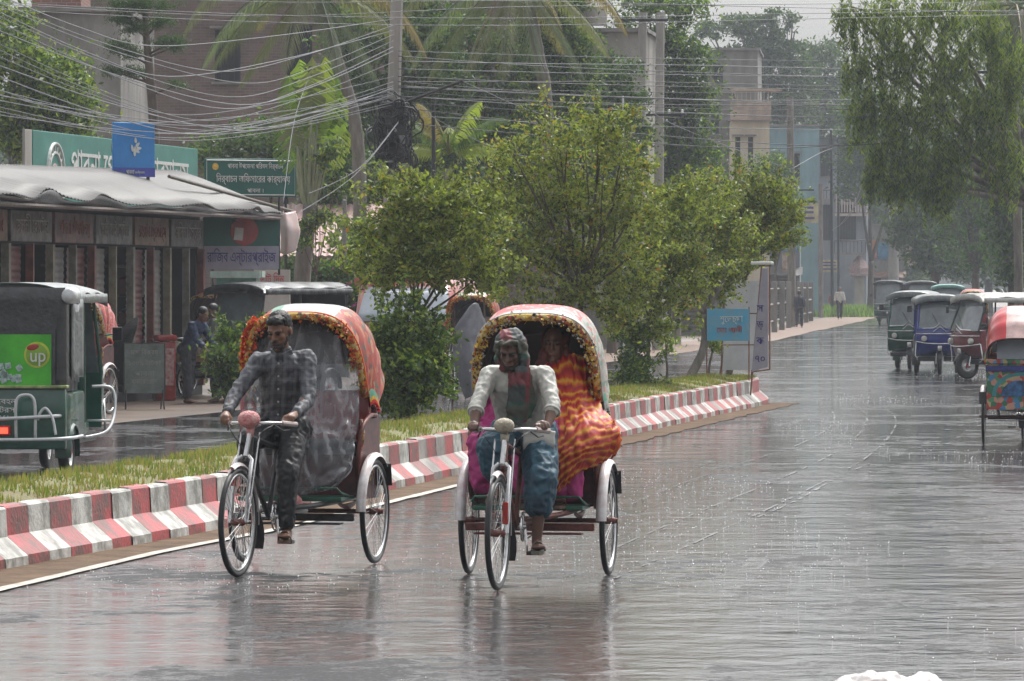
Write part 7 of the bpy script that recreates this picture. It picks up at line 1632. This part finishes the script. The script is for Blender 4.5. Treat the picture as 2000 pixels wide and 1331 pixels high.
q.build('hanging_strands', cabm, tg)
q = MB(); q.bar(P(798, 198, 99) - c0, P(905, 158, 98) - c0, .035, 6); q.build('side_arm', steel, tg)
def cable(pts, r, m, label, group, name='overhead_cable'):
    q = MB(); q.tube(cat_rom(pts, 8), r * .68, 4); o = q.build(name, m, None, smooth='all'); tag(o, label, 'cable', group); return o
gl = 'cables sagging from the left edge to the cable pole'; gr_ = 'cables crossing the street to the right of the cable pole'; gt = 'thin cables crossing the top of the picture'
ll = 'sagging overhead cable running from the left to the cable pole'; lr = 'overhead cable strung from the cable pole towards the right'; lt_ = 'thin straight cable passing above the trees'
for (v0, um_, vm, v1) in ((12, 480, 163, 68), (40, 440, 213, 92), (82, 400, 236, 122), (60, 470, 205, 100), (150, 380, 262, 175), (95, 350, 225, 150), (178, 330, 262, 182), (182, 420, 255, 168), (215, 360, 270, 190), (190, 300, 240, 186), (-10, 300, 90, 38), (20, 330, 150, 60), (205, 400, 246, 190), (235, 430, 262, 200), (110, 420, 248, 160), (130, 470, 256, 172), (30, 450, 190, 80), (195, 500, 250, 185), (225, 380, 275, 205), (5, 430, 140, 50)):
    cable([P(-40, v0 - 15, 70), P(um_ * .5, lerp(v0, vm, .62), 79), P(um_, vm, 88), P((um_ + 765) / 2, lerp(vm, v1, .36), 94), P(768, v1, 99.5)], random.choice([.009, .010, .013]), cabg, ll, gl)
for (u1, v1, um_, vm, v0) in ((2060, 190, 1400, 196, 168), (2060, 205, 1450, 215, 178), (2060, 182, 1350, 170, 150), (2060, 160, 1300, 140, 110), (2060, 230, 1500, 236, 200), (2060, 150, 1450, 148, 135), (2060, 122, 1500, 118, 100), (2060, 240, 1450, 200, 160), (2060, 215, 1300, 192, 170), (2060, 175, 1250, 160, 160), (2060, 250, 1600, 285, 210), (2060, 246, 1500, 290, 240), (2060, 198, 1420, 206, 190), (2060, 168, 1480, 182, 172), (2060, 256, 1380, 250, 225), (2060, 222, 1550, 228, 188), (2060, 140, 1350, 128, 120)):
    cable([P(778, v0, 99.5), P(lerp(778, um_, .5), lerp(v0, vm, .62), 104), P(um_, vm, 110), P(lerp(um_, u1, .5), lerp(vm, v1, .5) + 2, 113), P(u1, v1, 116)], random.choice([.008, .010, .012]), random.choice([cabg, cabm]), lr, gr_)
for (v0, vm, v1) in ((33, 36, 20), (47, 50, 28), (36, 14, 4), (8, 2, 26)):
    cable([P(-40, v0 - 30, 96), P(500, v0 - 4, 98), P(1000, vm, 100), P(1500, lerp(vm, v1, .5), 103), P(2050, v1, 106)], .009, cabg, lt_, gt)
for (a, b, c, lab) in (((612, 130, 99), (575, 235, 97), (553, 398, 92), 'pale wire hanging down past the fan palm to the shop roof'), ((778, 238, 99), (700, 330, 96), (600, 380, 93), 'slack service wire looping left from the cable tangle'), ((778, 240, 99), (690, 345, 95), (560, 430, 91), 'second slack service wire looping down to the hanging shop sign'), ((560, 415, 90), (500, 445, 89), (425, 412, 88.5), 'short slack wire hanging under the shop eave'), ((905, 160, 98), (1080, 230, 110), (1240, 250, 140), 'service wire from the side arm to the twin poles'), ((780, 190, 99), (1000, 300, 108), (1250, 330, 141), 'low service wire from the cable tangle into the median trees'), ((1256, 200, 141), (1330, 250, 150), (1540, 330, 225), 'wire from the twin poles to the weathered pole'), ((1547, 330, 225), (1600, 300, 260), (1626, 290, 299), 'short wire from the weathered pole to the thin iron pole'), ((1626, 450, 299), (1660, 420, 240), (1700, 310, 160), 'loose looping wire beside the verandah house'), ((1640, 440, 302), (1672, 400, 240), (1740, 300, 160), 'second loose wire looping beside the verandah house')):
    cable([P(*a), P(*b), P(*c)], .009 * (a[2] / 90), cabg, lab, None)
# a tall dim tree mass outside the upper frame gives the road its dark reflections
# ------------------------------------------------------------ rain drops and splashes on the road
sp = []
q = MB(); dm = mat('water_drop', (.8, .8, .82), .05, var=.02, spec=1.0, coat=1)
for _ in range(9000):
    y = 24 + 90 * random.random() ** 1.6; x = random.uniform(interp(KERB, y) + .6, interp(XR, y) + .6)
    if noise.noise(V((x * .35, y * .10, 4))) < .10 + .25 * random.random(): continue
    r_ = random.uniform(.0022, .0048) * (1 + y / 120); z = .008 + abs(random.gauss(0, .012))
    q.add([(x, y, z + r_ * 1.3), (x - r_, y, z), (x, y - r_, z), (x + r_, y, z), (x, y + r_, z), (x, y, z - r_)], [(0, 1, 2), (0, 2, 3), (0, 3, 4), (0, 4, 1), (5, 2, 1), (5, 3, 2), (5, 4, 3), (5, 1, 4)])
tag(q.build('rain_splashes', dm, None, smooth='all'), 'tiny rain drops bouncing off the wet road', 'rain', kind='stuff')
